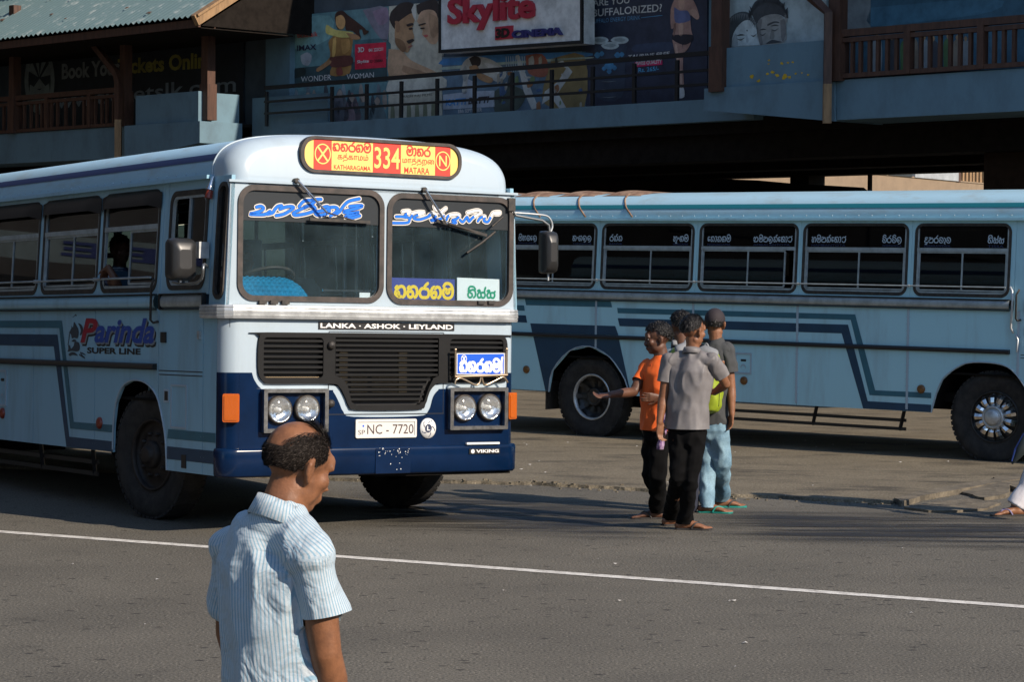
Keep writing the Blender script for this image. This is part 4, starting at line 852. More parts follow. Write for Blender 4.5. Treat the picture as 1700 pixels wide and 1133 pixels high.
            wh = MB().lathe([(.275, -.06), (.27, -.12), (.26, -.17), (.17, -.19), (.11, -.185), (.10, -.12), (.06, -.10), (.001, -.1)], xf, 36).build('wheel', [STEEL], R)
            MB().lathe([(.282, -.062), (.275, -.045), (.258, -.055), (.25, -.09)], xf, 40).build('wheel_rim', [ALU], wh)
            for j in range(10):
                a = 2 * pi * j / 10; c_, s_ = cos(a), sin(a)
                q = [(c_ * r - s_ * e, s_ * r + c_ * e, ww) for (r, h, ww) in ((.12, .02, -.15), (.2, .022, -.13), (.255, .03, -.075)) for e in (-h, h)]
                MB().add([xf(*p) for p in q], [(i * 2, i * 2 + 1, i * 2 + 3, i * 2 + 2) for i in range(2)], 0).build('wheel_trim_blade', [STEEL], wh)
            MB().lathe([(.11, -.14), (.108, -.10), (.09, -.09), (.085, -.10), (.06, -.085), (.001, -.08)], xf, 24).build('hub_cap', [STEEL], wh)
        t.build('tyre', [TYRE], wh)
    st = radians(9) if kind == 1 else radians(4)
    for sg in (-1, 1):
        wheel(sg * 1.19, 1.47, sg, True, st); wheel(sg * 1.19, 6.88, sg, False)
        for y in (1.47, 6.88):
            A = [(y + .70 * cos(pi * i / 12), .55 + .62 * sin(pi * i / 12)) for i in range(13)]
            m = MB(); vs = [(sg * xx, p[0], p[1]) for p in A for xx in (1.225, .7)]
            m.add(vs, [(2 * i, 2 * i + 1, 2 * i + 3, 2 * i + 2) for i in range(12)], 0, True)
            m.add([(sg * .7, p[0], p[1]) for p in A], [tuple(range(13))])
            m.build('wheel_arch', [DARKUN], R)
        Av = arch_f if sg < 0 else arch_f
        for A in (arch_f, arch_r):
            MB().tube([(sg * 1.252, p[0], p[1]) for p in crom(A, 3)], .008, 6).build('arch_trim', [WHITE], R)
    # underbody
    MB().box(-1.0, 1.0, .2, 9.4, .62, .72).bar((-.4, .6, .60), (-.4, 9.2, .60), .09, .2).bar((.4, .6, .60), (.4, 9.2, .60), .09, .2).tube([(-1.0, 6.88, .5), (1.0, 6.88, .5)], .09, 8).tube([(-1.0, 1.47, .45), (1.0, 1.47, .45)], .06, 8).box(-.25, .25, 6.6, 7.15, .3, .66).box(-.9, -.35, 3.2, 4.2, .5, .66).build('chassis', [DARKUN], R)
    # side guard bars below the skirt
    m = MB()
    for z in (.40, .305): m.bar((-1.13, 2.55, z), (-1.13, 6.1, z), .02, .035)
    for y in (2.6, 3.72, 4.9, 6.05): m.bar((-1.18, y - .06, .53), (-1.12, y + .03, .29), .03, .03)
    m.build('side_guard', [BLK], R)
    # roof
    PR = [(1.205, 2.60), (1.20, 2.68), (1.175, 2.745), (1.12, 2.81), (1.02, 2.865), (.85, 2.905), (.6, 2.93), (.3, 2.942), (0, 2.946)]
    PR = crom(PR, 3); prof = PR + [(-x, z) for x, z in PR[-2::-1]]
    n = len(prof); m = MB(); ys = [.30, .5, 2, 4, 6, 8, LEN]
    for y in ys[1:]: pass
    vs = [(x, y, z) for y in ys for x, z in prof]
    m.add(vs, [(i * n + j, i * n + j + 1, (i + 1) * n + j + 1, (i + 1) * n + j) for i in range(len(ys) - 1) for j in range(n - 1)], 0, True)
    m.build('roof', [ROOFW], R)
    MB().add([(x * .97, y, z - .05) for y in (.32, LEN) for x, z in prof], [(j, j + 1, n + j + 1, n + j) for j in range(n - 1)], 0, True).build('ceiling_lining', [INT], R)
    MB().add([(x, LEN, z) for x, z in prof] + [(-1.24, LEN, .6), (1.24, LEN, .6)], [tuple(range(n)) + (n, n + 1)]).build('rear_wall', [WHITE], R)
    for sg in (-1, 1):
        sp = [p for p in PR if 2.715 < p[1] < 2.775]
        sp = [(1.187, 2.722), (1.176, 2.745), (1.157, 2.772)]
        MB().add([(sg * (x + .006), y, z + .002) for y in (.33, LEN) for x, z in sp], [(i, i + 1, i + 4, i + 3) for i in range(2)], 0, True).build('roof_stripe', [ROOFSTR if kind == 2 else ROOFSTR_B], R)
    m = MB(); y = .6
    while y < LEN:
        for xx in (-1.203, 1.203): m.ell((xx, y, 2.64), (.007, .0075, .0075), None, 6, 4)
        y += .17
    o = m.build('roof_rivets', [WHITE], R); o['kind'] = 'stuff'
    # front dome
    ARC = [(-1.2, 2.52), (-1.205, 2.58)] + [(-x, z) for x, z in PR[1:]] + [(x, z) for x, z in PR[-2:0:-1]] + [(1.205, 2.58), (1.2, 2.52)]
    na = len(ARC); m = MB(); vs = []
    rings = [(.32, 0, 0), (.17, 0, 0)] + [(.17 * (1 - sin(a)) + .0, .13 * (1 - cos(a)), 1) for a in [radians(q) for q in (15, 30, 45, 60, 75, 90)]]
    for (y, dd, _) in rings:
        for x, z in ARC:
            kx = 1 - dd / 1.2; kz = 1 - dd / .40
            vs.append((x * kx, y + .10 * max(0, z - 2.6) ** 1.2, 2.56 + (z - 2.56) * (kz if z > 2.56 else 1)))
    m.add(vs, [(i * na + j, i * na + j + 1, (i + 1) * na + j + 1, (i + 1) * na + j) for i in range(len(rings) - 1) for j in range(na - 1)], 0, True)
    last = vs[-na:]
    for j in range(na // 2):
        m.add([last[j], last[j + 1], last[na - 2 - j], last[na - 1 - j]], [(0, 1, 2, 3)], 0, True)
    m.build('roof_dome', [WHITE], R)
    MB().box(-1.235, 1.235, -.022, .03, 2.548, 2.566).build('dome_moulding', [WHITE], R)
    # dome edge strip where dome meets roof
    MB().tube([(x * 1.002, .315, z + .002) for x, z in prof], .008, 5).build('roof_joint_strip', [WHITE], R)
    FX = lambda u, v, w_: (u, -w_, v)
    # destination window
    db = MB().ring(rrect(-.655, .725, 2.645, 2.915, .12, 8), rrect(-.625, .70, 2.668, 2.892, .10, 8), FX, .016, -.04).build('destination_window', [SEALB], R)
    return R, FX, db, tum

def bus_front(R, FX, db, full=True):
    # windscreen wall
    wl = (-1.157, .055, 1.692, 2.535); wr = (.082, 1.205, 1.685, 2.525)
    MB().poly([[(-1.245, 1.66), (1.245, 1.66), (1.215, 2.55), (-1.215, 2.55)], rrect(*[wl[0] + .03, wl[1] - .03, wl[2] + .03, wl[3] - .03], .1), rrect(wr[0] + .03, wr[1] - .03, wr[2] + .03, wr[3] - .03, .1)], FX, 0, -.05).build('windscreen_wall', [WHITE], R)
    gl = []
    for q in (wl, wr):
        s = MB().ring(rrect(*q, .13, 8), rrect(q[0] + .04, q[1] - .04, q[2] + .04, q[3] - .04, .095, 8), FX, .014, -.02).build('windscreen', [SEALB], R)
        MB().poly([rrect(q[0] + .03, q[1] - .03, q[2] + .03, q[3] - .03, .1, 8)], FX, -.008, -.012).build('windscreen_glass', [WGL], s)
        MB().poly([[(q[0] + .03, 2.275), (q[1] - .03, 2.275)] + [p for p in rrect(q[0] + .03, q[1] - .03, q[2] + .03, q[3] - .03, .1, 8) if p[1] > 2.28]], FX, -.005).build('sun_strip', [SUNSTRIP], s)
        gl.append(s)
    # shell below
    gc = [(-.974, 1.46), (-.99, 1.35), (-.985, 1.17), (-.94, 1.105), (-.87, 1.09), (-.405, 1.09), (-.32, 1.07), (-.265, .985), (-.235, .925), (-.16, .895), (.35, .895), (.42, .93), (.455, 1.02), (.50, 1.075), (.58, 1.095), (1.10, 1.10), (1.145, 1.14), (1.155, 1.22), (1.152, 1.40), (1.12, 1.45), (1.06, 1.466), (-.90, 1.466), (-.95, 1.455)]
    nc = [(-1.16, 1.172), (-1.03, 1.172), (-1.01, 1.12), (-.96, 1.06), (-.89, 1.045), (-.41, 1.045), (-.36, 1.03), (-.31, .95), (-.275, .885), (-.19, .845), (.36, .845), (.46, .885), (.50, .99), (.545, 1.04), (.60, 1.05), (1.09, 1.052), (1.165, 1.075), (1.185, 1.172), (1.19, 1.172)]
    MB().poly([[(-1.13, .42), (1.16, .42), (1.16, 1.57), (-1.13, 1.57)], gc], FX, 0, -.02).build('front_panel', [WHITE], R)
    def corner(sg, x0, z0, z1, off, name, m_):
        m = MB(); vs = []
        r = 1.25 - x0; n = 8
        for k in range(n + 1):
            a = pi / 2 * k / n
            for z in (z0, z1): vs.append((sg * (x0 + (r + off) * sin(a)), .12 - (.12 + off) * cos(a), z))
        m.add(vs, [(2 * k, 2 * k + 1, 2 * k + 3, 2 * k + 2) for k in range(n)], 0, True); return m.build(name, [m_], R)
    for sg, x0 in ((-1, 1.13), (1, 1.16)):
        corner(sg, x0, .42, 1.57, 0, 'front_corner', WHITE)
        corner(sg, x0, .42, 1.172, .003, 'front_corner_paint', NAVY)
    pl = [(-1.13, .42)] + [(max(-1.13, min(1.16, u)), v) for u, v in nc][::1] + [(1.16, .42)]
    pl = [(-1.13, .42), (-1.13, 1.172)] + crom(nc[1:-2], 4) + [(1.16, 1.12), (1.16, .42)]
    hole = rrect(-.93, -.455, .76, 1.03, .01); hole2 = rrect(.645, 1.115, .765, 1.035, .01)
    MB().poly([pl, hole, hole2], FX, .004).build('navy_front_paint', [NAVY], R)
    MB().poly([[(-.41, .865 - .005), (.595, .865 - .005), (.595, .866), (-.41, .866)]], FX, .0052).poly([[(-.402, .866), (-.398, .866), (-.398, 1.475), (-.402, 1.475)]], FX, .0052).poly([[(.586, .866), (.59, .866), (.59, 1.475), (.586, 1.475)]], FX, .0052).poly([[(-.4, 1.475), (.588, 1.475), (.588, 1.479), (-.4, 1.479)]], FX, .0052).build('bonnet_flap_gap', [BLK], R)
    # grille: frame with three openings
    hl = rrect(-.945, -.455, 1.135, 1.43, .03); hr = rrect(.635, 1.115, 1.135, 1.43, .03)
    hc = [(-.355, 1.435), (-.355, 1.15), (-.30, 1.135), (-.25, 1.08), (-.215, .955), (-.17, .93), (.365, .93), (.41, .955), (.45, 1.06), (.49, 1.13), (.535, 1.15), (.535, 1.435)]
    gr = MB().poly([crom(gc + gc[:1], 3)[:-1], hl, hr, hc], FX, .022, -.03).build('grille', [GRILLB], R)
    MB().box(-1.0, 1.17, .03, .06, .88, 1.47, xf=lambda a, b, c: (a, b, c)).build('grille_backing', [BLK], gr)
    def cspan(z):
        if z > 1.15: return -.35, .53
        pts = [(-.355, 1.15), (-.30, 1.135), (-.25, 1.08), (-.215, .955)]; l = -.355
        for a, b in zip(pts, pts[1:]):
            if b[1] <= z <= a[1]: l = a[0] + (b[0] - a[0]) * (a[1] - z) / (a[1] - b[1])
        if z < .955: l = -.21
        return l, .18 - l - .0
    z = 1.412
    while z > .94:
        l, r = cspan(z)
        MB().box(l, r, -.016, .012, z - .0085, z + .0085, xf=lambda a, b, c: (a, b, c)).build('grille_slat', [GRILLB], gr); z -= .0365
    for (a, b) in ((-.945, -.455), (.635, 1.115)):
        z = 1.405
        while z > 1.14:
            MB().box(a, b, -.014, .012, z - .0085, z + .0085).build('grille_slat', [GRILLB], gr); z -= .0385
        m = MB(); z = 1.425; zz = 1.135
        while zz < 1.43:
            u = a
            while u < b - .02:
                m.bar((u, .02, zz), (u + .01, .02, zz + .007), .004, .004).bar((u + .01, .02, zz + .007), (u + .02, .02, zz), .004, .004); u += .02
            zz += .0385
        o = m.build('grille_mesh', [BRASS], gr); o['kind'] = 'stuff'
    m = MB()
    for k in range(9):
        zc = 1.32 - k * .0365
        m.box(-.30, -.23, .018, .026, zc - .006, zc + .006).box(.21, .28, .018, .026, zc - .006, zc + .006)
        if k > 4: m.box(-.2, -.06, .02, .026, zc - .002, zc + .002).box(-.02, .2, .02, .026, zc - .002, zc + .002)
    m.build('radiator_brackets', [BRASS], gr)
    # headlight surrounds
    for (a, b, c, d, lamps) in ((-.958, -.428, .735, 1.055, ((-.818, .902), (-.592, .907))), (.62, 1.139, .738, 1.06, ((.763, .905), (.988, .909)))):
        f = MB().ring(rrect(a, b, c, d, .006, 2), rrect(a + .030, b - .030, c + .028, d - .028, .004, 2), FX, .062, .003).build('headlight_surround', [mat('worn_chrome', (.50, .50, .49), .28, 1.0, var=.45, scale=18)], R)
        MB().box(a + .02, b - .02, -.010, -.005, c + .02, d - .02).build('lamp_backing', [NAVY], f)
        for u, v in lamps:
            LX = lambda p, q, r, u=u, v=v: (u + p, -.010 - r, v + q)
            h = MB().lathe([(.098, 0), (.098, .03), (.088, .036), (.085, .03), (.07, .012), (.04, -.004 + .006), (.012, .004), (.001, .004)], LX, 32).build('headlight', [REFL], f)
            MB().lathe([(.102, -.002), (.103, .028), (.094, .037), (.088, .034)], LX, 32).build('headlight_ring', [RUBBER], h)
            MB().lathe([(.089, .034), (.07, .046), (.04, .053), (.001, .056)], LX, 28).build('headlight_lens', [HGL], h)
            MB().ell(LX(0, 0, .02), (.014, .018, .014), None, 10, 6).build('headlight_bulb', [SIGNW], h)
    # indicators on the corners
    for sg in (-1, 1):
        m = MB(); r = .05
        cx = sg * 1.165; a0 = sg * radians(28)
        def IX(u, v, w_, cx=cx, a0=a0, sg=sg): return (cx + u * cos(a0) + w_ * sin(a0) + sg * .018, .018 - w_ * cos(a0) + u * sin(a0), v)
        m.poly([rrect(-.06, .06, .815, 1.02, .012, 3)], IX, .05, .0).poly([rrect(-.048, .048, .828, 1.008, .01, 3)], IX, .056, .05)
        m.build('indicator_lamp', [AMBER], R)
    # ribbed moulding under the windscreens, wrapped round the corners
    m = MB(); pv = []
    prz = [(1.562, .012), (1.565, .045), (1.585, .05), (1.59, .044), (1.595, .05), (1.612, .052), (1.617, .046), (1.622, .052), (1.638, .05), (1.643, .044), (1.648, .05), (1.66, .045), (1.664, .012)]
    path = [(-1.25, .32, -1, 0), (-1.25, .10, -1, 0)] + [(-1.15 - .10 * cos(a), .10 - .10 * sin(a), -cos(a), -sin(a)) for a in [radians(q) for q in (20, 45, 70)]] + [(-1.15, 0, 0, -1), (0, 0, 0, -1), (1.15, 0, 0, -1)] + [(1.15 + .10 * sin(a), .10 - .10 * cos(a), sin(a), -cos(a)) for a in [radians(q) for q in (20, 45, 70)]] + [(1.25, .10, 1, 0), (1.25, .32, 1, 0)]
    k = len(prz); vs = [(x + nx * wv, y + ny * wv, z) for (x, y, nx, ny) in path for (z, wv) in prz]
    m.add(vs, [(i * k + j, i * k + j + 1, (i + 1) * k + j + 1, (i + 1) * k + j) for i in range(len(path) - 1) for j in range(k - 1)])
    m.build('ribbed_front_moulding', [ALU], R)
    # bumper
    m = MB(); path = [(-1.235, .12, -1, -.1)] + path[2:5] + [(-1.15, 0, 0, -1), (1.15, 0, 0, -1)] + path[8:11] + [(1.25, .12, 1, 0)]
    prb = [(.415, .01), (.412, .02), (.43, .036), (.60, .040), (.618, .034), (.624, .02), (.625, .0)]
    k = len(prb); vs = [(x + nx * wv, y + ny * wv, z) for (x, y, nx, ny) in path for (z, wv) in prb]
    m.add(vs, [(i * k + j, i * k + j + 1, (i + 1) * k + j + 1, (i + 1) * k + j) for i in range(len(path) - 1) for j in range(k - 1)], 0, True)
    bp = m.build('bumper', [NAVY], R)
    MB().poly([rrect(-.018, .283, .42, .606, .006, 2)], FX, .044, .03).build('bumper_plate', [NAVY], bp)
    m = MB(); rnd = random.Random(3)
    for _ in range(34):
        u = rnd.uniform(.0, .27); v = rnd.uniform(.44, .61) if rnd.random() < .3 else rnd.uniform(.55, .61); s_ = rnd.uniform(.0015, .0042)
        m.poly([circ(u, v, s_, s_ * rnd.uniform(.5, 1.6), 6)], FX, .0448)
    m.build('chipped_paint', [SIGNW], bp)
    MB().box(-.005, 1.2, -.0, .3, .395, .41).build('bumper_bracket', [DARKUN], R)
    # interior
    MB().box(-1.2, 1.2, .12, 9.5, .93, .95).build('cabin_floor', [DARKUN], R)
    MB().box(-1.2, 1.2, .02, .32, 1.50, 1.60).box(-1.2, 1.2, .045, .06, .95, 1.55).build('dashboard', [mat('dash', (.04, .05, .055), .6)], R)
    return gl
def seats(R):
    for r in range(9):
        for xx in (-.98, -.52, .52, .98):
            if r == 0 and xx > 0: continue
            y = 1.85 + r * .78
            s = MB().box(xx - .21, xx + .21, y, y + .42, 1.30, 1.40)
            s.add([(xx - .21 + a, y + .40 + b, z) for (a, b, z) in ((0, 0, 1.38), (.42, 0, 1.38), (.42, .06, 1.38), (0, .06, 1.38), (0, .08, 1.86), (.42, .08, 1.86), (.42, .14, 1.86), (0, .14, 1.86), (.06, .10, 1.95), (.36, .10, 1.95), (.36, .14, 1.95), (.06, .14, 1.95))],
                  [(0, 1, 5, 4), (1, 2, 6, 5), (2, 3, 7, 6), (3, 0, 4, 7), (4, 5, 9, 8), (5, 6, 10, 9), (6, 7, 11, 10), (7, 4, 8, 11), (8, 9, 10, 11)])
            s.build('passenger_seat', [SEATM], R)
# ------------------------------------------------------------------ reflected stall, and unseen rows added to block sky light
def opposite():
    WL = mat('sky_blocker_wall', (.045, .042, .04), .9, var=.4, scale=1.2)
    def shop(x0, x1, y0, y1, h, lab):  # unseen block dressed with dark openings, added to cut sky light and glare
        T = empty('sky_blocker', Matrix.Translation(Vector(((x0 + x1) / 2, (y0 + y1) / 2, 0))), lab, 'building'); c = T.location
        def pb(x0, x1, y0, y1, z0, z1, nm, m_): MB().box(x0 - c.x, x1 - c.x, y0 - c.y, y1 - c.y, z0, z1).build(nm, m_, T)
        pb(x0, x1, y0, y1, 0, h, 'wall', WL); pb(x0 - .6, x1 + .6, y0 - .6, y1 + .6, h + .004, h + .3, 'roof', WL)
        along_y = (y1 - y0) > (x1 - x0); n_ = int(max(x1 - x0, y1 - y0) / 4)
        for k in range(n_):
            for zz in (.2, 4.4):
                if along_y: y = y0 + 1 + 4 * k; pb(x1, x1 + .06, y, y + 2.6, zz, zz + 2.4, 'sky_blocker_panel', BLK)
                else: x = x0 + 1 + 4 * k; pb(x, x + 2.6, y1, y1 + .06, zz, zz + 2.4, 'sky_blocker_panel', BLK)
    shop(-28, -16, 4, 62, 15.0, 'unseen dark brown row added on the left to block sky light')
    shop(-24, 30, -32, -22, 9.0, 'unseen dark brown row added behind the camera to block sky light')
    shop(44, 56, -60, 34, 12.0, 'unseen long dark row added on the right to block sky glare')
    AW = mat('awning_cloth', (.13, .17, .18), .8, col2=(.09, .115, .12), scale=2)
    P = Vector((-12.5, 30, 0)); T = empty('market_stall', Matrix.Translation(P), 'stall with a white lettered awning across the road', 'stall')
    n = 24; vs = []
    for k in range(n + 1):
        y = -9 + 18 * k / n
        vs += [(-2.6, y, 3.00), (.0, y, 2.98), (.03, y, 2.66 - .05 * abs(sin(k * 1.3)))]
    MB().add(vs, [(k * 3 + j, k * 3 + j + 1, k * 3 + j + 4, k * 3 + j + 3) for k in range(n) for j in range(2)]).build('awning', AW, T)
    for y in (-8.8, -3, 3, 8.8): MB().bar((0, y, 0), (0, y, 2.95), .06, .06).build('post', mat('pole', (.4, .42, .42), .5, .5), T)
    MB().box(-2.6, -.4, -8.8, 8.8, 0, .95).build('counter', BLK, T)
    AB = mat('awning_blue', (.02, .03, .12), .7); AP = mat('awning_pink', (.35, .03, .10), .7)
    XF = lambda u, v, w: (w + .035 - .0, u, v)
    MB().text("D'EE", (-6.0, -3.0, 2.72, 2.92), XF, 0, 0, .03).build('lettering', AB, T)
    MB().text('6', (1.0, 1.3, 2.72, 2.94), XF, 0, 0, .03).text('TR', (3.4, 4.4, 2.72, 2.94), XF, 0, 0, .05).build('lettering', AP, T)
opposite()
# ------------------------------------------------------------------ the two buses in place
def frame(xb, yb, O): 
    xb = Vector(xb).normalized(); yb = Vector(yb); yb = (yb - xb * yb.dot(xb)).normalized(); zb = xb.cross(yb)
    return Matrix(((xb.x, yb.x, zb.x, O[0]), (xb.y, yb.y, zb.y, O[1]), (xb.z, yb.z, zb.z, O[2]), (0, 0, 0, 1)))
X1 = (0.84120, 0.54045, -0.017145); Y1 = (-0.54072, 0.84091, -0.022339); Z1 = Vector((0.002344, 0.028062, 0.999603))
MB1 = frame(X1, Y1, Vector((-1.0594, 18.7330, 0.0020))) @ Matrix.Scale(1.04, 4)   # a 2.6 m wide bus
MB2 = frame((0.63444, 0.77297, 0), (-0.77296, 0.63443, 0.006), (7.0014, 25.6577, 0.0))
IB1 = MB1.inverted()
def b1(px, py, axis, val):
    """photo pixel -> point on the plane axis = val in the first bus's own frame"""
    o = IB1 @ EYE; r = (IB1.to_3x3() @ ray(px, py)); t = (val - o[axis]) / r[axis]; return o + r * t
win1 = [(1.19, 2.26), (2.34, 3.52), (3.61, 4.86), (4.95, 6.2), (6.29, 7.53), (7.62, 8.86)]
win2 = [(1.275, 2.42), (2.51, 3.85), (3.925, 5.265), (5.35, 6.685), (6.77, 8.09), (8.18, 9.4)]
seam1 = [.12, .35, 1.13, 2.35, 3.66, 4.97, 6.26, 7.6, 8.9, 9.6]; seam2 = [.12, .40, 1.15, 2.474, 3.893, 5.321, 6.738, 8.15, 9.6]
ARC1 = [(.96, .42), (.99, .66), (1.06, .83), (1.16, .98), (1.36, 1.07), (1.6, 1.085), (1.80, 1.03), (1.92, .9), (1.968, .72), (1.975, .53)]
ARC2 = [(.98, .42), (1.0, .7), (1.118, .907), (1.272, 1.039), (1.492, 1.075), (1.757, 1.06), (1.93, .97), (2.045, .869), (2.12, .70), (2.173, .51)]
R1, FX, db1, tum = make_bus(MB1, 'white and navy bus facing the camera with a red and yellow destination sign', 1, win1, seam1, ARC1, .42, 'white buses with stripes')
gl1 = bus_front(R1, FX, db1); seats(R1)
R2, FX2, db2, _ = make_bus(MB2, 'pale blue bus parked side on behind the standing men', 2, win2, seam2, ARC2, .42, 'white buses with stripes')
bus_front(R2, FX2, db2); seats(R2)
SXl = lambda u, v, w: (-(1.25 + w - tum(v)), u, v)           # right-hand side of a bus
SXt = lambda u, v, w: (-(1.25 + w - tum(v)), -u, v)          # the same with u running the way one reads
# front upper side of both buses: driver's door and quarter window
for R, kind in ((R1, 1), (R2, 2)):
    for sg in (-1, 1):
        SX = lambda u, v, w, sg=sg: (sg * (1.25 + w - tum(v)), u, v)
        y9 = win1[0][0] - .06 if kind == 1 else win2[0][0] - .06
        dw = rrect(.37, .99, 1.79, 2.50, .08); qw = rrect(.03, .18, 1.71, 2.545, .07)
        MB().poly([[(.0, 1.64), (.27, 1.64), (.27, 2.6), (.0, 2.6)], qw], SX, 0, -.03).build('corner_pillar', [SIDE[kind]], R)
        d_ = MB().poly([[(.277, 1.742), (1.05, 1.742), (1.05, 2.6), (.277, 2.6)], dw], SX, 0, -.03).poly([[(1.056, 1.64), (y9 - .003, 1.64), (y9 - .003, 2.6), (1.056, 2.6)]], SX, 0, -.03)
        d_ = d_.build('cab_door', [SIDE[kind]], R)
        MB().ring(rrect(.02, .19, 1.70, 2.555, .08), rrect(.045, .165, 1.73, 2.525, .055), SX, .012, -.02).build('quarter_window', [RUBBER], R)
        MB().poly([rrect(.035, .175, 1.72, 2.53, .06)], SX, -.012, -.015).build('quarter_glass', [SGL], R)
        MB().ring(rrect(.345, 1.01, 1.775, 2.52, .1), rrect(.385, .975, 1.81, 2.48, .07), SX, .008, -.02).build('door_window_rubber', [RUBBER], d_)
        MB().ring(rrect(.38, .98, 1.805, 2.485, .07), rrect(.405, .955, 1.83, 2.46, .05), SX, .001, -.02).box(.66, .685, 1.83, 2.46, -.015, .002, xf=SX).build('door_window_frame', [ALUP], d_)
        MB().poly([rrect(.40, .67, 1.825, 2.465, .02)], SX, -.012, -.015).build('door_glass', [SGL], d_)
        if sg > 0: MB().poly([rrect(.67, .96, 1.825, 2.465, .02)], SX, -.012, -.015).build('door_glass', [SGL], d_)
        if sg < 0:
            MB().add([SX(y, z, wv) for y in (.32, 1.06) for (z, wv) in ((1.742, 0), (1.735, .02), (1.70, .032), (1.66, .03), (1.64, .012), (1.638, 0))], [(i, i + 1, i + 7, i + 6) for i in range(5)], 0, True).build('door_belt_moulding', [ALUP], d_)
            MB().box(.32, 1.06, 1.742, 1.75, 0, .036, xf=SX).box(.32, 1.06, 1.626, 1.634, 0, .03, xf=SX).box(1.05, 1.075, 1.63, 1.75, 0, .034, xf=SX).box(.312, .325, 1.63, 1.75, 0, .034, xf=SX).build('door_moulding_edge', [BLK], d_)
            MB().box(.36, 1.12, 1.165, 1.172, .0, .002, xf=SX).box(.36, 1.12, 1.135, 1.142, .0, .002, xf=SX).build('door_sill_line', [BLK], d_)
            MB().box(.99, 1.08, 1.38, 1.46, .0, .012, xf=SX).build('door_lock', [BLK], d_)
            MB().box(.385, .42, 1.41, 1.47, 0, .02, xf=SX).build('door_hinge', [ALU], d_)
            MB().tube([SXl(1.13, 1.85, .05), SXl(1.12, 1.86, .06), SXl(1.155, 1.80, .06), SXl(1.155, 1.55, .06), SXl(1.15, 1.53, .04), SXl(1.12, 1.54, .01)], .011, 6).build('grab_handle', [RUBBER], R)
            hm = MB().ring(rrect(.62, .90, .74, 1.07, .008, 2), rrect(.635, .885, .755, 1.055, .006, 2), SX, .006, 0)
            hm.box(.93, 1.02, .93, 1.03, 0, .006, xf=SX); hm.build('hatch_cover', [WHITE], R)
            MB().box(.945, 1.005, .945, 1.015, 0, .0075, xf=SX).build('hatch_latch', [BLK], R); MB().box(.62, .70, .45, .55, .0, .006, xf=SX).build('vent_slot', [BLK], R)
# ---- first bus: writing and fittings
b = MB().poly([rrect(-.64, .715, 2.655, 2.905, .11, 8)], FX, .004, -.01).build('route_blind', [YEL], db1)
for u0, u1 in ((-.545, -.395), (-.045, .195), (.495, .63)): MB().poly([[(u0, 2.668), (u1, 2.668), (u1, 2.892), (u0, 2.892)]], FX, .0055).build('blind_panel', [RED], db1)
m = MB().text('KATHARAGAMA', (-.375, -.065, 2.677, 2.712), FX, .006, 1, .01).text('MATARA', (.225, .445, 2.675, 2.722), FX, .006, 1, .01).text('334', (-.035, .185, 2.70, 2.86), FX, .0075, 0, .012)
sinhala(m, ['ka', 'ta', 'ra', 'ga', 'ma'], (-.385, -.065, 2.815, 2.868), FX, .006, .0125, 1); sinhala(m, ['ma', 'aa', 'ta', 'ra'], (.245, .45, 2.812, 2.865), FX, .006, .0125, 1)
m.text('கத்காமம்', (-.345, -.085, 2.735, 2.80), FX, .006, 1, .008).text('மாத்தறை', (.21, .485, 2.735, 2.80), FX, .006, 1, .008)
for cx, cz, rr in ((-.47, 2.785, .068), (.5625, 2.782, .066)):
    m.poly([circ(cx, cz, rr, rr * 1.12, 28), circ(cx, cz, rr - .009, rr * 1.12 - .009, 28)], FX, .0075)
m.ribbon([(-.51, 2.735), (-.43, 2.835)], .014, FX, .0075, 0, False).ribbon([(-.51, 2.835), (-.43, 2.735)], .014, FX, .0076, 0, False)
m.text('N', (.528, .597, 2.742, 2.824), FX, .0075, 0, .01); m.build('lettering', [YEL, RED], db1)
# badge
bd = MB().box(-.49, .68, -.006, .0, 1.492, 1.548).build('name_badge', [BLK], R1)
MB().text('LANKA · ASHOK · LEYLAND', (-.475, .665, 1.502, 1.538), FX, .008, 0, .03).build('lettering', [SIGNW], bd)
# number plate, emblem, maker's badge
pf = MB().ring(rrect(-.175, .35, .685, .825, .012, 3), rrect(-.158, .333, .70, .805, .004, 2), FX, .018, .003).box(-.165, .34, -.012, -.003, .69, .82).build('number_plate', [mat('plate_white', (.62, .61, .57), .45)], R1)
MB().text('NC - 7720', (-.075, .325, .713, .785), FX, .0125, 0, .004).text('SP', (-.152, -.093, .71, .745), FX, .0125, 0, .0).build('lettering', [mat('plate_letter', (.06, .035, .035), .5)], pf)
MB().poly([circ(-.108, .775, .008)], FX, .0126).build('plate_emblem', [SIGNB], pf)
ec = (.453, .752); em = MB().lathe([(.068, .003), (.068, .014), (.001, .016)], lambda p, q, r: (ec[0] + p, -r, ec[1] + q * 1.12), 30).build('round_emblem', [SIGNW], R1)
m = MB()
for k in range(5):
    a0 = radians(72 * k + 100); L_ = [(ec[0] + r * cos(a0 + t), ec[1] + 1.12 * r * sin(a0 + t)) for r, t in ((.033, 0), (.044, -.25), (.058, -.62), (.060, -.85), (.05, -.55), (.036, -.30))]
    m.poly([L_], FX, .0172)
m.poly([circ(ec[0], ec[1], .030, .033, 20)], FX, .0172); m.text('L', (ec[0] - .012, ec[0] + .014, ec[1] - .017, ec[1] + .017), FX, .0185, 1, .02)
m.build('emblem_pattern', [mat('emblem_dark', (.03, .04, .08), .4), SIGNW], em)
mk = MB().box(.80, 1.075, -.049, -.035, .553, .592).build('maker_badge', [BLK], R1)
MB().text('VIKING', (.86, 1.065, .56, .585), FX, .0502, 0, .03).poly([circ(.83, .572, .016), ], FX, .0502).build('lettering', [SIGNW], mk)
MB().box(.775, 1.07, -.053, -.03, .625, .64).build('bumper_strip', [SIGNW], R1)
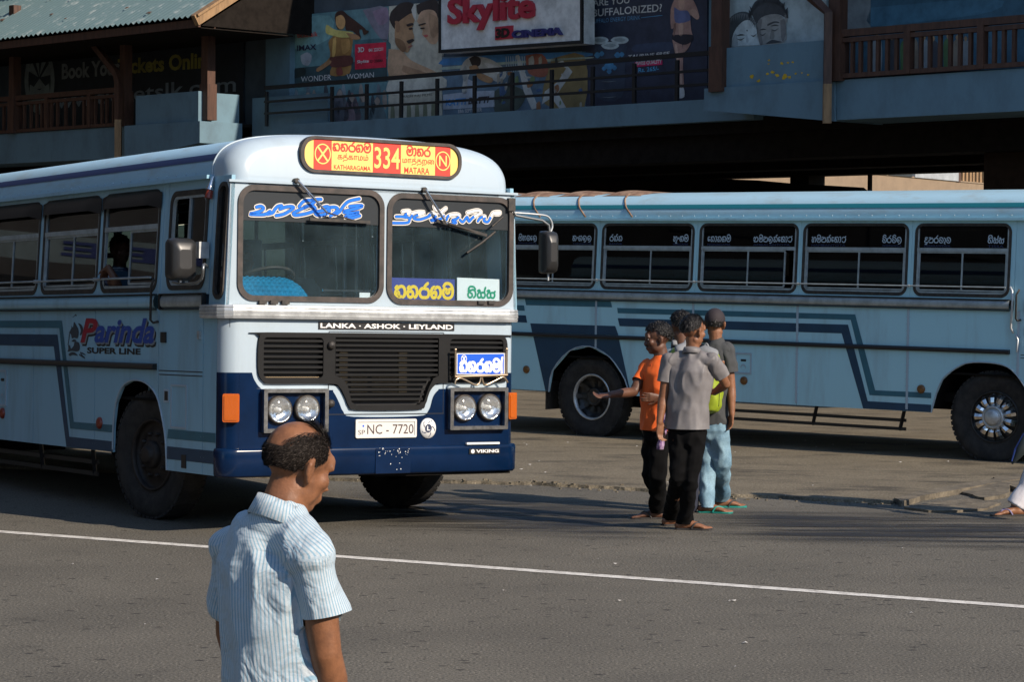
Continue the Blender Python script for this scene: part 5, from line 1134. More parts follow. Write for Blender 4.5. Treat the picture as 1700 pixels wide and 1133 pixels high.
# bonnet flap knobs
for u, v in ((-.395, 1.375), (-.395, .945)):
    MB().lathe([(.03, .0), (.03, .02), (.022, .032), (.001, .036)], lambda p, q, r: (u + p, -.02 - r, v + q), 18).build('flap_catch', [RUBBER], R1)
# windscreen lettering, traced as pen strokes
def front_pt(px, py): p = b1(px, py, 1, -.012); return (p.x, p.z)
wl_ = [[(190, 240), (240, 230), (272, 250), (250, 280), (180, 305), (115, 322), (200, 328), (290, 325), (350, 290)], [(320, 322), (380, 305), (405, 268), (440, 232), (485, 222)], [(465, 265), (530, 240), (600, 232), (625, 248), (570, 290), (500, 325), (420, 340)],
       [(690, 232), (745, 172), (820, 160), (875, 172), (820, 215), (700, 270), (625, 310), (650, 335), (760, 320), (850, 290), (880, 250), (810, 222), (730, 255)], [(820, 165), (890, 150), (950, 148)],
       [(965, 245), (1020, 232), (1052, 255), (1000, 275), (900, 295), (885, 320), (930, 335), (1020, 315), (1050, 285)], [(1040, 245), (1110, 240), (1145, 262), (1110, 310), (1060, 342)], [(1110, 330), (1170, 290), (1215, 225), (1280, 170), (1400, 142)],
       [(1285, 232), (1360, 222), (1435, 225), (1370, 255), (1215, 292), (1290, 312), (1395, 302), (1320, 328), (1235, 352), (1300, 370), (1405, 342)]]
wr_ = [[(150, 240), (230, 240), (285, 252)], [(240, 172), (320, 165), (332, 190), (270, 218), (325, 262)], [(90, 326), (300, 322), (335, 270), (365, 225)], [(365, 200), (450, 180), (530, 188), (410, 235), (395, 268), (470, 278), (560, 250), (610, 222)],
       [(590, 228), (640, 192), (690, 215), (650, 275), (620, 295), (710, 282), (790, 242), (740, 180), (690, 150), (665, 105)], [(755, 182), (820, 128)], [(830, 282), (855, 232), (940, 210), (1000, 225), (965, 268), (905, 292), (960, 318), (880, 340)],
       [(1010, 285), (1050, 312), (1105, 245), (1130, 305), (1185, 250), (1290, 190), (1240, 158), (1110, 188)], [(1250, 302), (1285, 255), (1345, 242), (1330, 295), (1385, 310), (1425, 245), (1460, 190), (1545, 182), (1530, 205), (1480, 205)]]
FG = lambda u, v, w_: (u, -w_, v)
for strokes, ox, oy, k, wd, tone in ((wl_, 400, 310, 7.083, .021, 0), (wr_, 640, 330, 8.095, .017, 1)):
    m = MB(); st = [[front_pt(ox + x / k, oy + y / k) for x, y in s] for s in strokes]
    for s in st: m.ribbon(s, wd + .021, FG, .0015, 0)
    for s in st: m.ribbon(s, wd + .006, FG, .0025, 2)
    zs = [p[1] for s in st for p in s]; zm = (min(zs) + max(zs)) / 2 + .005
    for s in st: m.ribbon(s, wd, FG, .0035, 1, True, (lambda p: 3 if p[1] > zm else 1) if tone else None)
    m.build('windscreen_lettering', [CREAM, AZURE, BLK, SIGNW], R1)
# wipers
def wiper(p0, p1, q0, q1):
    A = [b1(*p0, 1, -.05), b1(*p1, 1, -.065)]; m = MB()
    m.tube([A[0] + Vector((0, .05, 0)), A[0]], .02, 8).tube(A, [.012, .008], 6, 1)
    o = m.build('wiper_arm', [RUBBER, CHROME], R1)
    c, d = b1(*q0, 1, -.03), b1(*q1, 1, -.03); e = b1(*p1, 1, -.045); mm = MB().bar(c, d, .012, .022)
    mm.tube([c.lerp(d, .25), e, c.lerp(d, .8)], .006, 5); mm.build('wiper_blade', [RUBBER], o)
wiper((494, 300), (543, 353), (514, 364), (614, 369)); wiper((706, 315), (742, 372), (725, 366), (808, 391))
MB().tube([b1(817, 376, 1, -.06), b1(835, 360, 1, -.06)], .008, 6).tube([b1(775, 420, 1, -.04), b1(800, 403, 1, -.05), b1(822, 385, 1, -.05)], .010, 6).build('wiper_linkage', [RUBBER], R1)
for x in (437, 456, 475, 800, 817): p = b1(x, 502, 1, -.03); MB().box(p.x - .03, p.x + .03, -.03, .0, p.z - .015, p.z + .012).build('wiper_park_bracket', [RUBBER], R1)
# destination boards inside the windscreen
def board(name, px, m_, label):
    P = [b1(x, y, 1, .02) for x, y in px]
    o = MB().poly([[(p.x, p.z) for p in P]], FX, -.02, -.032)
    o.v = [tuple(MB1 @ Vector(v)) for v in o.v]; o = o.build(name, m_, None, label=label, category='sign'); return o, P
def wadd(mb): mb.v = [tuple(MB1 @ Vector(v)) for v in mb.v]; return mb
bo, P = board('destination_board', [(649.5, 461), (755, 464), (755, 499), (652, 497)], SIGNN, 'indigo board with yellow lettering behind the right windscreen')
wadd(sinhala(MB(), ['ka', 'ta', 'ra', 'ga', 'ma'], (.168, .68, 1.742, 1.825), FX, -.0185, .024)).build('lettering', YELL, bo)
P2_ = [b1(x, y, 1, .02) for x, y in ((649.5, 461), (755, 464), (755, 499), (652, 497))]
bo2, P = board('destination_board', [(759, 461), (829, 464), (829, 500), (759, 499)], SIGNW, 'white board with green lettering behind the right windscreen')
wadd(sinhala(MB(), ['ti', 's_', 'sa'], (.81, 1.06, 1.75, 1.81), FX, -.0185, .016)).build('lettering', GREEN, bo2)
# blue board in its metal rack on the grille
rk = MB(); yy = -.085
def rp(px, py): p = b1(px, py, 1, yy); return Vector((p.x, yy, p.z))
rk.tube([rp(756, 582), rp(756, 625)], .009, 6).tube([rp(841, 581), rp(841, 623)], .009, 6).tube([rp(755, 626), rp(842, 623)], .011, 6)
rk.ell(rp(756, 581), (.013, .013, .013), None, 8, 6).ell(rp(841, 580), (.013, .013, .013), None, 8, 6)
zz = lambda x, y: rp(740 + x / 14.16, 570 + y / 14.16)
rk.tube([zz(*p) for p in crom([(215, 970), (240, 870), (340, 825), (480, 880), (700, 985), (790, 930), (825, 800)])], .008, 6).tube([zz(*p) for p in crom([(850, 800), (880, 930), (940, 985), (1130, 900), (1330, 800), (1400, 840), (1455, 925)])], .008, 6)
rk.tube([rp(760, 626), Vector((rp(760, 626).x, -.02, rp(760, 626).z))], .008, 6).tube([rp(838, 624), Vector((rp(838, 624).x, -.02, rp(838, 624).z))], .008, 6)
rk.build('board_rack', [mat('brass_rod', (.55, .42, .28), .3, .9)], R1)
a = b1(758.5, 587, 1, -.075); c = b1(838, 623, 1, -.075)
bo = wadd(MB().poly([[(a.x, c.z + .004), (c.x, c.z), (c.x, a.z + .004), (a.x, a.z)]], FX, .075, .068)).build('destination_board', SIGNW, None, label='small blue board in a metal rack in front of the grille', category='sign')
wadd(MB().poly([[(a.x + .006, c.z + .010), (c.x - .010, c.z + .006), (c.x - .010, a.z - .002), (a.x + .006, a.z - .006)]], FX, .0762)).build('blue_field', SIGNB, bo)
m = MB(); sinhala(m, ['ka', 'ta', 'ra', 'ga', 'ma'], (a.x + .028, c.x - .045, c.z + .028, c.z + .098), FX, .0772, .021)
q = b1(740 + 425 / 14.16, 570 + 370 / 14.16, 1, -.075); m.poly([circ(q.x, q.z, .026, .03), circ(q.x, q.z, .021, .025)], FX, .0772).ribbon([(q.x - .014, q.z - .02), (q.x + .014, q.z + .02)], .009, FX, .0772, 0, False).ribbon([(q.x - .014, q.z + .02), (q.x + .014, q.z - .02)], .009, FX, .0774, 0, False)
m.ribbon([(c.x - .025, a.z - .03), (c.x - .032, a.z - .07), (c.x - .030, c.z + .012)], .018, FX, .0772)
wadd(m).build('lettering', SIGNW, bo)
# mirrors
mi = MB(); w_ = -1.47
def mp(px, py): p = b1(px, py, 0, w_); return Vector((w_, p.y, p.z))
c1, c2 = mp(284, 404), mp(317, 457)
def pillow(mb, c, hx, hy, hz, mat=0):
    vs = []; n = 20
    for k, (yy, s) in enumerate(((-hy, .86), (-hy * .8, .97), (-hy * .2, 1), (hy * .7, .95), (hy, .8), (hy * 1.25, .5))):
        for p in rrect(-hx * s, hx * s, -hz * s, hz * s, min(hx, hz) * .5 * s, 4): vs.append((c.x + p[0], c.y + yy, c.z + p[1]))
    n = len(vs) // 6
    mb.add(vs, [(i * n + j, i * n + (j + 1) % n, (i + 1) * n + (j + 1) % n, (i + 1) * n + j) for i in range(5) for j in range(n)], mat, True)
    mb.add(vs[:n], [tuple(range(n))], mat); mb.add(vs[-n:], [tuple(range(n))], mat)
def mirror(c, hx, hz, arm, nm='side_mirror', flip=1):
    m = MB(); vs = []
    for (yy, s) in ((.05, .93), (.045, 1), (-.0, 1), (-.05, .93), (-.075, .75), (-.085, .45)):
        for p in rrect(-hx * s, hx * s, -hz * s, hz * s, hx * .45 * s, 4): vs.append((c.x + p[0], c.y + yy, c.z + p[1]))
    n = len(vs) // 6
    m.add(vs, [(i * n + j, i * n + (j + 1) % n, (i + 1) * n + (j + 1) % n, (i + 1) * n + j) for i in range(5) for j in range(n)], 0, True).add(vs[-n:], [tuple(range(n))], 0)
    o = m.build(nm, [mat('mirror_housing', (.020, .020, .020), .38)], R1)
    g = MB(); g.poly([rrect(c.x - hx * .93, c.x + hx * .93, c.z - hz * .95, c.z + hz * .95, hx * .4, 4)], lambda u, v, ww: (u, c.y + .048 + ww, v)); g.build('mirror_glass', [MIRR], o)
    MB().tube(arm, .011, 8).build('mirror_arm', [mat('worn_steel', (.25, .26, .26), .4, .8)], o)
cm = mp(300.5, 431); cm.y += .0
mirror(cm, .105, .155, crom([mp(287, 468), mp(300, 471), mp(322, 471), mp(335, 462), mp(338, 440), Vector((-1.25, .30, mp(338, 440).z))], 4))
MB().tube([mp(300, 455), mp(300, 471)], .012, 8).build('mirror_stem', [ALU], R1)
p = mp(338, 440); MB().box(-1.33, -1.25, .27, .33, 2.0, 2.12).build('mirror_bracket', [ALU], R1)
def mq(px, py, y=-.02): p = b1(px, py, 1, y); return p
cq = mq(910, 419, -.04)
mirror(cq, .060, .166, [mq(848, 342, -.01), mq(856, 358), mq(900, 366), mq(911, 374), mq(913, 388)])
MB().tube(crom([mq(850, 353, -.01), mq(890, 356), mq(910, 360), mq(917, 374), mq(914, 386)], 4), .008, 7).build('mirror_brace', [ALU], R1); MB().tube([mq(910, 450), mq(910, 466)], .008, 6).build('mirror_stem', [ALU], R1)
p = mq(847, 340, 0); MB().box(p.x - .03, p.x + .03, -.03, .03, p.z - .05, p.z + .05).build('mirror_bracket', [RUBBER], R1)
# pennant lamp at the cab door
MB().tube([SXl(.285, 2.50, .03), SXl(.285, 2.44, .04)], [.025, .032], 8).build('side_lamp', [mat('red_lens', (.22, .03, .015), .3)], R1)
MB().tube([SXl(.285, 2.60, .01), SXl(.285, 2.5, .035)], [.01, .03], 8).build('side_lamp_cap', [CHROME], R1)
# name on the side
o = MB(); t0 = lambda u, v, w: SXt(u, v, w)
def side_u(px, py, x=-1.25): p = b1(px, py, 0, x); return (-p.y, p.z)
A = side_u(134, 569); Bq = side_u(257, 570); T = side_u(140, 529)
RDL = mat('side_letter_red', (.30, .012, .03), .4); BLL = mat('side_letter_blue', (.015, .06, .30), .4); GRL = mat('side_letter_grey', (.20, .22, .23), .4)
for dx, dz, w0, mm in ((.035, -.028, .003, 2), (.018, -.014, .0036, 3), (0, 0, .0042, 0)):
    us = A[0] + .0; ue = Bq[0]; zb = A[1]; zt_ = T[1]
    fn = (lambda p: 0 if p[0] < us + (ue - us) * .235 else 1) if mm == 0 else None
    mb_ = MB().text('P', (us + dx, us + (ue - us) * .245 + dx, zb + dz, zt_ + dz), SXt, w0, mm if mm else 0, .03, .28)
    mb_.text('arinda', (us + (ue - us) * .20 + dx, ue + dx, zb + dz, zt_ - .0 + dz), SXt, w0, mm if mm else 1, .03, .28)
    mb_.build('name_lettering', [RDL, BLL, BLK, GRL], R1)
a = side_u(145, 587); c = side_u(234, 579); MB().text('SUPER LINE', (a[0], c[0], a[1], c[1] + .0), SXt, .003, 0, .035).build('name_lettering', [BLK], R1)
hz = lambda *L: [side_u(100 + x / 10, 510 + y / 10) for x, y in L]
HM = mat('horse_print', (.03, .045, .06), .5)
m = MB()
for L_ in (((150, 430), (190, 350), (190, 310), (215, 340), (235, 250), (270, 300), (305, 370), (310, 450), (290, 520), (240, 510), (200, 520), (185, 460)), ((300, 270), (350, 290), (385, 370), (360, 460), (330, 465), (345, 400), (330, 330)), ((135, 630), (165, 640), (185, 690), (230, 640), (245, 580), (310, 590), (330, 650), (320, 720), (270, 740), (200, 730), (150, 740), (125, 740), (140, 700)), ((190, 570), (230, 535), (275, 560), (230, 580)), ((140, 790), (190, 750), (250, 760), (300, 810), (250, 800), (200, 800), (170, 815)), ((330, 750), (380, 760), (430, 800), (380, 785)), ((175, 130), (215, 165), (260, 120), (280, 150), (250, 145), (215, 172)), ((150, 450), (165, 450), (150, 560), (140, 620), (128, 630), (140, 560))):
    m.poly([crom(hz(*L_) + hz(L_[0]), 3)[:-1]], SXt, .003)
for L_ in (((340, 760), (370, 810), (410, 845)), ((320, 790), (380, 830))): m.ribbon(hz(*L_), .012, SXt, .003)
m.build('horse_emblem', [HM], R1)
# side lamps
for R, y, z, mm in ((R1, 2.23, .73, 'red_lens'), (R1, 4.36, .74, 'red_lens'), (R2, 2.299, .758, 'amber_small'), (R2, 4.60, .755, 'amber_small'), (R2, 7.80, .76, 'amber_small')):
    MB().lathe([(.048, 0), (.046, .016), (.034, .024), (.001, .028)], lambda p, q, r, y=y, z=z: SXl(y + p, z + q, r), 20).build('side_marker_lamp', [mat('amber_small', (.20, .085, .02), .3, var=.4, scale=30) if mm != 'red_lens' else mat('red_lens', (.22, .03, .015), .3)], R)
for R, y0, y1, z0, z1 in ((R2, 4.50, 4.725, .83, 1.075), (R1, 4.28, 4.47, .80, 1.12)):
    MB().ring(rrect(y0, y1, z0, z1, .01, 2), rrect(y0 + .018, y1 - .018, z0 + .02, z1 - .02, .008, 2), SXl, .008, 0).poly([circ((y0 + y1) / 2, z0 + .08, .035), circ((y0 + y1) / 2, z0 + .07, .028)], SXl, .006).build('filler_flap', [WHITE], R)
    MB().box((y0 + y1) / 2 - .035, (y0 + y1) / 2 + .035, z1 - .10, z1 - .075, 0, .004, xf=SXl).build('flap_slot', [BLK], R)
# ---- second bus: place names on the upper panes
LT = mat('pane_lettering', (.42, .50, .55), .5)
for i, (wa, wb) in enumerate(((['va', 'ra', 'vi', 'la'], None),)): pass
NAMES = [(['da', 'ba', 'ra', 'va', 'ae', 'va'], ['ti', 's_', 'sa']), (['ha', 'ma', 'ba', 'n_', 'e', 'ta', 'aa', 'tta'], ['vi', 'ra', 'vi', 'la']), (['e', 'na', 'aa', 'na', 'ga', 'ma'], ['a', 'ma', 'ba', 'la', 'n_', 'e', 'ta', 'aa', 'tta']), (['ra', 'n_', 'na'], ['hu', 'am', 'ga', 'ma']), (['ma', 'ha', 'va', 'e', 'la'], ['ta', 'am', 'ga', 'la', 'la'])]
LAT = [('DEBARAWEWA', 'TISSA'), ('HAMBANTOTA', 'WEERAWILA'), ('NONAGAMA', 'AMBALANTOTA'), ('RANNA', 'HUNGAMA'), ('MAHAWELA', 'TANGALLE')]
LB = mat('pane_lettering_blue', (.012, .03, .10), .5)
for (y0, y1), (a, c), (la, lc) in zip(win2, NAMES, LAT):
    m = MB(); h = .058
    for wd, ln, al in ((a, la, 0), (c, lc, 1)):
        L_ = sum(LE[k][0] + .14 for k in wd) * h * .95
        u0 = -y1 + .10 if al == 0 else -y0 - .09 - L_
        sinhala(m, wd, (u0, u0 + L_, 2.345, 2.345 + h), SXt, -.0105, .011); m.text(ln, (u0, u0 + min(L_, .045 * len(ln)), 2.297, 2.322), SXt, -.0105, 1, 0)
    m.build('pane_lettering', [LT, LB], R2)
# rusty tarpaulin ribs on the roof of the second bus
RUST = mat('rusty_metal', (.16, .085, .05), .85, col2=(.30, .20, .13), scale=9, bump=.5)
for y in (6.25, 6.95, 7.65, 8.4):
    pr = [(-1.206, 2.63), (-1.2, 2.69), (-1.178, 2.75), (-1.12, 2.815), (-1.02, 2.87), (-.85, 2.912), (-.6, 2.937), (0, 2.95)]
    MB().tube([(x, y + .02 * k, z) for k, (x, z) in enumerate(crom(pr, 3))], .012, 5).build('roof_rib', [RUST], R2)
    m = MB(); n_ = 8
    vs = [(x, y + .06 + .60 * (1 - k / n_) ** 1, z + .035 * sin(pi * (1 - k / n_)) ** .7 * (1 if j == 1 else .2)) for k in range(n_ + 1) for j, (x, z) in enumerate(((-.95, 2.885), (-.72, 2.928), (-.3, 2.945)))]
    m.add(vs, [(k * 3 + j, k * 3 + j + 1, k * 3 + j + 4, k * 3 + j + 3) for k in range(n_) for j in range(2)], 0, True); m.build('roof_patch', [RUST], R2)
# grab chains at the second bus's cab door
MB().tube([SXl(1.25, 1.88, .02), SXl(1.21, 1.84, .05), SXl(1.205, 1.72, .05), SXl(1.215, 1.45, .05), SXl(1.20, 1.40, .02)], .012, 6).tube([SXl(1.17, 1.38, .02), SXl(1.13, 1.33, .05), SXl(1.15, 1.2, .03)], .01, 6).build('grab_rail', [ALU], R2)
# mudflap behind the rear wheel, rusty patches
MB().box(-1.2, -.9, 7.52, 7.54, .28, .62).build('mud_flap', [RUBBER], R2)
# ---- cabin of the first bus
MB().box(-1.05, -.42, .36, .95, 1.58, 1.60).build('dash_shelf', [INT], R1)
m = MB(); 
vs = []
NI, NJ = 57, 29
for i in range(NI):
    for j in range(NJ):
        u = -1.10 + .62 * i / (NI - 1); q = j / (NJ - 1); z = 1.70 + .17 * sin(q * pi * .5); y = .08 + .30 * q
        z -= .06 * max(0, (i / (NI - 1) - .75) * 4) ** 2; pf_ = .014 * (abs(sin(pi * i / 4)) * abs(sin(pi * j / 4))) ** .6
        vs.append((u, y - pf_ * .7, z + pf_))
m.add(vs, [(i * NJ + j, i * NJ + j + 1, (i + 1) * NJ + j + 1, (i + 1) * NJ + j) for i in range(NI - 1) for j in range(NJ - 1)], 0, True)
m.build('dashboard_cover', [BLUEQ], R1)
sw = MB(); cc = Vector((-.62, .62, 1.86)); tl = Matrix.Rotation(radians(-25), 3, 'X')
ringp = [cc + tl @ Vector((.22 * cos(2 * pi * k / 28), .22 * sin(2 * pi * k / 28), 0)) for k in range(29)]
sw.tube(ringp, .014, 6).tube([cc + tl @ Vector((-.2, 0, 0)), cc + tl @ Vector((.2, 0, 0))], .012, 6).tube([cc, cc + Vector((0, -.25, -.45))], .025, 8); sw.build('steering_wheel', [RUBBER], R1)
for x, y in ((.22, .9), (.55, 1.3), (-.15, 1.7), (.9, 1.0), (-.25, 3.0), (.25, 3.8)):
    MB().tube([(x, y, .95), (x, y, 2.85)], .016, 8).build('grab_pole', [CHROME], R1)
MB().tube([(-.28, 1.6, 2.55), (-.28, 9.2, 2.55)], .014, 6).tube([(.28, 1.2, 2.55), (.28, 9.2, 2.55)], .014, 6).build('ceiling_rail', [CHROME], R1)
MB().box(-1.15, -.2, 1.50, 1.54, .95, 2.2).build('cab_partition', [INT], R1)
MB().box(-.35, .35, .25, 1.3, .95, 1.58).build('engine_cover', [mat('engine_cover', (.06, .075, .08), .6)], R1)
MB().box(-.95, -.50, 1.05, 1.45, 1.30, 1.42).box(-.95, -.50, 1.42, 1.52, 1.30, 2.0).build('driver_seat', [SEATM], R1)
MB().box(-.42, .02, .06, .075, 1.775, 1.79).build('dash_bar', [CHROME], R1)
MB().box(-.12, -.03, .045, .05, 1.71, 1.77).build('paper_permit', [SIGNW], R1)
# ------------------------------------------------------------------ people
SKIN = mat('skin_brown', (.235, .105, .052), .5, col2=(.17, .072, .036), scale=14, spec=.4, bump=.15, bscale=120)
SKIND = mat('skin_dark_brown', (.115, .052, .03), .5, col2=(.08, .036, .022), scale=14, spec=.4)
HAIR = mat('black_hair', (.006, .005, .005), .45, bump=1.0, bscale=90)
HAIRG = mat('greying_hair', (.010, .009, .008), .5, col2=(.06, .055, .05), scale=30, lo=.5, hi=.8)
EYEW = mat('eye_white', (.16, .14, .13), .4)
TMP = bpy.data.scenes.new('workbench')
def remesh(mb, name, m_, parent, vox=.011, smooth=4, fn=None, passes=1):
    me = bpy.data.meshes.new(name); me.from_pydata(mb.v, [], mb.f); me.update()
    o = bpy.data.objects.new(name, me); TMP.collection.objects.link(o)
    r = o.modifiers.new('r', 'REMESH'); r.mode = 'VOXEL'; r.voxel_size = vox; r.use_smooth_shade = True
    s = o.modifiers.new('s', 'SMOOTH'); s.factor = .5; s.iterations = smooth
    with bpy.context.temp_override(scene=TMP, view_layer=TMP.view_layers[0]):
        dg = bpy.context.evaluated_depsgraph_get(); dg.update(); nm = bpy.data.meshes.new_from_object(o.evaluated_get(dg))
    o.modifiers.clear(); TMP.collection.objects.unlink(o); COL.objects.link(o); o.data = nm; bpy.data.meshes.remove(me); nm.name = name
    nm.materials.clear()
    for q in (m_ if isinstance(m_, (list, tuple)) else [m_]): nm.materials.append(q)
    if fn: fn(nm)
    nm.polygons.foreach_set('use_smooth', [True] * len(nm.polygons)); nm.update()
    if parent: o.parent = parent
    return o
def wrinkle(amp, sc, stretch=(1, 1, .5), seed=0, amp2=.0):
    def f(me):
        P = [v.co.copy() for v in me.vertices]; N = [v.normal.copy() for v in me.vertices]; out = []
        for p, nv in zip(P, N):
            q = Vector((p.x * stretch[0], p.y * stretch[1], p.z * stretch[2])) * sc + Vector((seed, 0, 0))
            d = 1 - 2 * abs(noise.noise(q)); e = noise.noise(q * 2.6)
            out += (p + nv * (amp * (d - .5) + amp2 * e))[:]
        me.vertices.foreach_set('co', out); me.update()
    return f
def cut(me, region, c, no):
    """cut the cloth open at a hem: drop what lies beyond the plane"""
    bm = bmesh.new(); bm.from_mesh(me); no = Vector(no).normalized()
    fs = [q for q in bm.faces if region(q.calc_center_median())]
    geom = list({e for q in fs for e in q.edges}) + list({v for q in fs for v in q.verts}) + fs
    bmesh.ops.bisect_plane(bm, geom=geom, plane_co=c, plane_no=no, clear_outer=True)
    bm.to_mesh(me); bm.free()
def sleeve(root, a, b, r0, r1, end, m_, seed, vox=.009, amp=.014, fin=None, name='sleeve'):
    """short sleeve from the shoulder a along the arm to b, cut open at the fraction end"""
    t = MB(); d = (b - a).normalized()
    t.rtube([a - d * .01, a.lerp(b, end * .4), a.lerp(b, end * .8), a.lerp(b, end * 1.25)], [r0, (r0 + r1) / 2, r1, r1 * 1.06], 18)
    c = a.lerp(b, end); wr = wrinkle(amp, 9, (1, 1, .7), seed, .004)
    def f(me):
        wr(me); cut(me, lambda p: True, c, d)
        if fin: fin(me)
    return remesh(t, name, [m_], root, vox, 2, f)
def tailor(amp, sc, st, seed, amp2, hem=None):
    """wrinkles, then an open hem at height hem"""
    wr = wrinkle(amp, sc, st, seed, amp2)
    def f(me):
        wr(me)
        if hem is not None: cut(me, lambda p: p.z < hem + .06, Vector((0, 0, hem)), (0, 0, -1))
    return f
def basis(f, up):
    f = Vector(f).normalized(); up = Vector(up); r = f.cross(up).normalized(); u = r.cross(f); return Matrix((r, f, u)).transposed()   # columns right, fwd, up
def head(mb, c, M, s=1.0):
    T = lambda x, y, z: c + M @ (Vector((x, y, z)) * s)
    E_ = lambda p, r: mb.ell(T(*p), tuple(q * s for q in r), M, 16, 10)
    E_((0, -.012, .035), (.077, .098, .086)); E_((0, .022, -.035), (.064, .068, .078)); E_((0, .058, -.092), (.030, .028, .024))
    for k in (-1, 1):
        E_((k * .044, .012, -.066), (.020, .046, .034)); E_((k * .040, .062, -.022), (.024, .024, .026)); E_((k * .030, .080, .020), (.026, .014, .010))
        mb.rtube([T(k * .078, -.008, .022), T(k * .086, -.020, .008), T(k * .083, -.018, -.018), T(k * .074, -.002, -.040)], [(.011 * s, .008 * s), (.013 * s, .009 * s), (.012 * s, .009 * s), (.010 * s, .008 * s)], 8)
        E_((k * .077, -.006, -.008), (.006, .016, .024)); E_((k * .012, .102, -.036), (.010, .012, .009))
    mb.rtube([T(0, .086, .016), T(0, .098, -.012), T(0, .104, -.028)], [.009 * s, .010 * s, .012 * s], 10)
    E_((0, .090, -.062), (.024, .014, .008)); E_((0, .086, -.074), (.022, .014, .009)); E_((0, .080, .035), (.05, .02, .03))
def hand(mb, w, d, pn, s=1.0, curl=.35, thumb=1, spread=.10):
    """wrist w, direction d, palm normal pn (fingers curl towards it)"""
    d = Vector(d).normalized(); pn = Vector(pn); pn = (pn - d * pn.dot(d)).normalized(); sd = d.cross(pn)
    mb.rtube([w - d * .01, w + d * .045 * s, w + d * .085 * s], [(.026 * s, .018 * s), (.036 * s, .016 * s), (.038 * s, .014 * s)], 10, sd)
    for i, (off, L_) in enumerate(((-.032, .062), (-.011, .072), (.011, .068), (.031, .054))):
        b = w + d * (.086 * s) + sd * (off * s * thumb * -1); dd = (d + sd * (off * -thumb) * spread * 20 * .3).normalized(); pts = [b - d * .02 * s, b]; a = 0
        for k in range(3):
            a += curl * (.7 + .25 * i * .3); dd2 = dd * cos(a) + pn * sin(a); pts.append(pts[-1] + dd2 * (L_ * s * (.45, .32, .25)[k]))
        mb.rtube(pts, [.0088 * s, .0088 * s, .0082 * s, .0076 * s, .0066 * s], 8)
    t0 = w + d * .025 * s + sd * (.026 * s * thumb); t1 = t0 + (d * .6 + sd * thumb * .75 + pn * .3).normalized() * .04 * s; t2 = t1 + (d * .9 + sd * thumb * .25 + pn * .35).normalized() * .032 * s
    mb.rtube([t0 - d * .01, t0, t1, t2], [.013 * s, .013 * s, .011 * s, .009 * s], 8)
def foot(mb, an, f, s=1.0, zg=0.0):
    """bare foot under ankle an, pointing along f"""
    f = Vector((f[0], f[1], 0)).normalized(); r = Vector((f.y, -f.x, 0)); g = Vector((an.x, an.y, zg))
    mb.rtube([an + Vector((0, 0, .03)), g + Vector((0, 0, .06)) + f * .01], [(.036 * s, .040 * s), (.036 * s, .040 * s)], 10, r)
    mb.rtube([g - f * .05 * s + Vector((0, 0, .034)), g + f * .02 * s + Vector((0, 0, .045)), g + f * .09 * s + Vector((0, 0, .036)), g + f * .145 * s + Vector((0, 0, .022))], [(.031 * s, .030 * s), (.036 * s, .040 * s), (.042 * s, .026 * s), (.044 * s, .014 * s)], 12, r)
    for i, (o, L_, ra) in enumerate(((-.031, .048, .0135), (-.012, .046, .0095), (.004, .040, .009), (.019, .034, .0085), (.032, .026, .008))):
        b = g + f * (.148 - .012 * i * .5) * s + r * o * s
        mb.rtube([b + Vector((0, 0, .018)), b + f * L_ * s * .6 + Vector((0, 0, .017)), b + f * L_ * s + Vector((0, 0, .013))], [ra, ra, ra * .9], 8)
def sandal(an, f, parent, m_, s=1.0, zg=0.0, strap=None):
    f = Vector((f[0], f[1], 0)).normalized(); r = Vector((f.y, -f.x, 0)); g = Vector((an.x, an.y, zg)); mb = MB(); out = []
    prof = [(-.075, .030), (-.06, .038), (0, .036), (.07, .044), (.13, .050), (.18, .044), (.205, .026)]
    L_ = [(p, w) for p, w in prof] + [(p, -w) for p, w in prof[::-1]]
    P_ = [g + f * (a * s) + r * (b * s) for a, b in L_]
    mb.poly([[(p.x, p.y) for p in P_]], lambda u, v, w: (u, v, w), zg + .014, zg + .001)
    o = mb.build('sandal', [m_], parent)
    sb = MB()
    for k in (-1, 1):
        sb.tube(crom([g + f * .05 * s + r * (k * .044 * s) + Vector((0, 0, .012)), g + f * .075 * s + r * (k * .036 * s) + Vector((0, 0, .052)), g + f * .11 * s + r * (k * .012 * s) + Vector((0, 0, .052)), g + f * .142 * s - r * .02 * s + Vector((0, 0, .024))], 4), [(.004, .008)] * 13, 6, side=r)
    sb.build('sandal_strap', [strap or m_], o)
def limb(mb, a, b, c, ra, rb, rc, bulge=1.0, n=12):
    a, b, c = Vector(a), Vector(b), Vector(c)
    mb.rtube([a, a.lerp(b, .35), a.lerp(b, .75), b, b.lerp(c, .3), b.lerp(c, .7), c], [ra, ra * 1.02, (ra * .4 + rb * .6), rb, rb * 1.04 * bulge, (rb * .4 + rc * .6), rc], n)
def collar(root, cen, f, right, m_, r=.060, stripe=None):
    cl = MB(); vs = []; n = 22; st = []
    for k in range(n + 1):
        a = -pi * .88 + 2 * pi * .88 * k / n; d = -f * cos(a) + right * sin(a); drop = .014 * (1 - cos(a))
        for (q, h) in ((r - .002, -.02), (r, .022), (r + .003, .026), (r + .012, .006), (r + .022, -.020), (r + .019, -.022)):
            vs.append(cen + d * q + Vector((0, 0, h - drop)))
    cl.add(vs, [(k * 6 + j, k * 6 + j + 1, (k + 1) * 6 + j + 1, (k + 1) * 6 + j) for k in range(n) for j in range(5)], 0, True)
    return cl.build('collar', [m_], root)
def legs(mb, L_, r):
    for h, k, a in L_: mb.rtube([h, h.lerp(k, .5), k, k.lerp(a, .55), a.lerp(k, .06), a + (a - k).normalized() * .02], [r[0], r[1], r[2], r[3], r[4], r[4] * 1.03], 14)
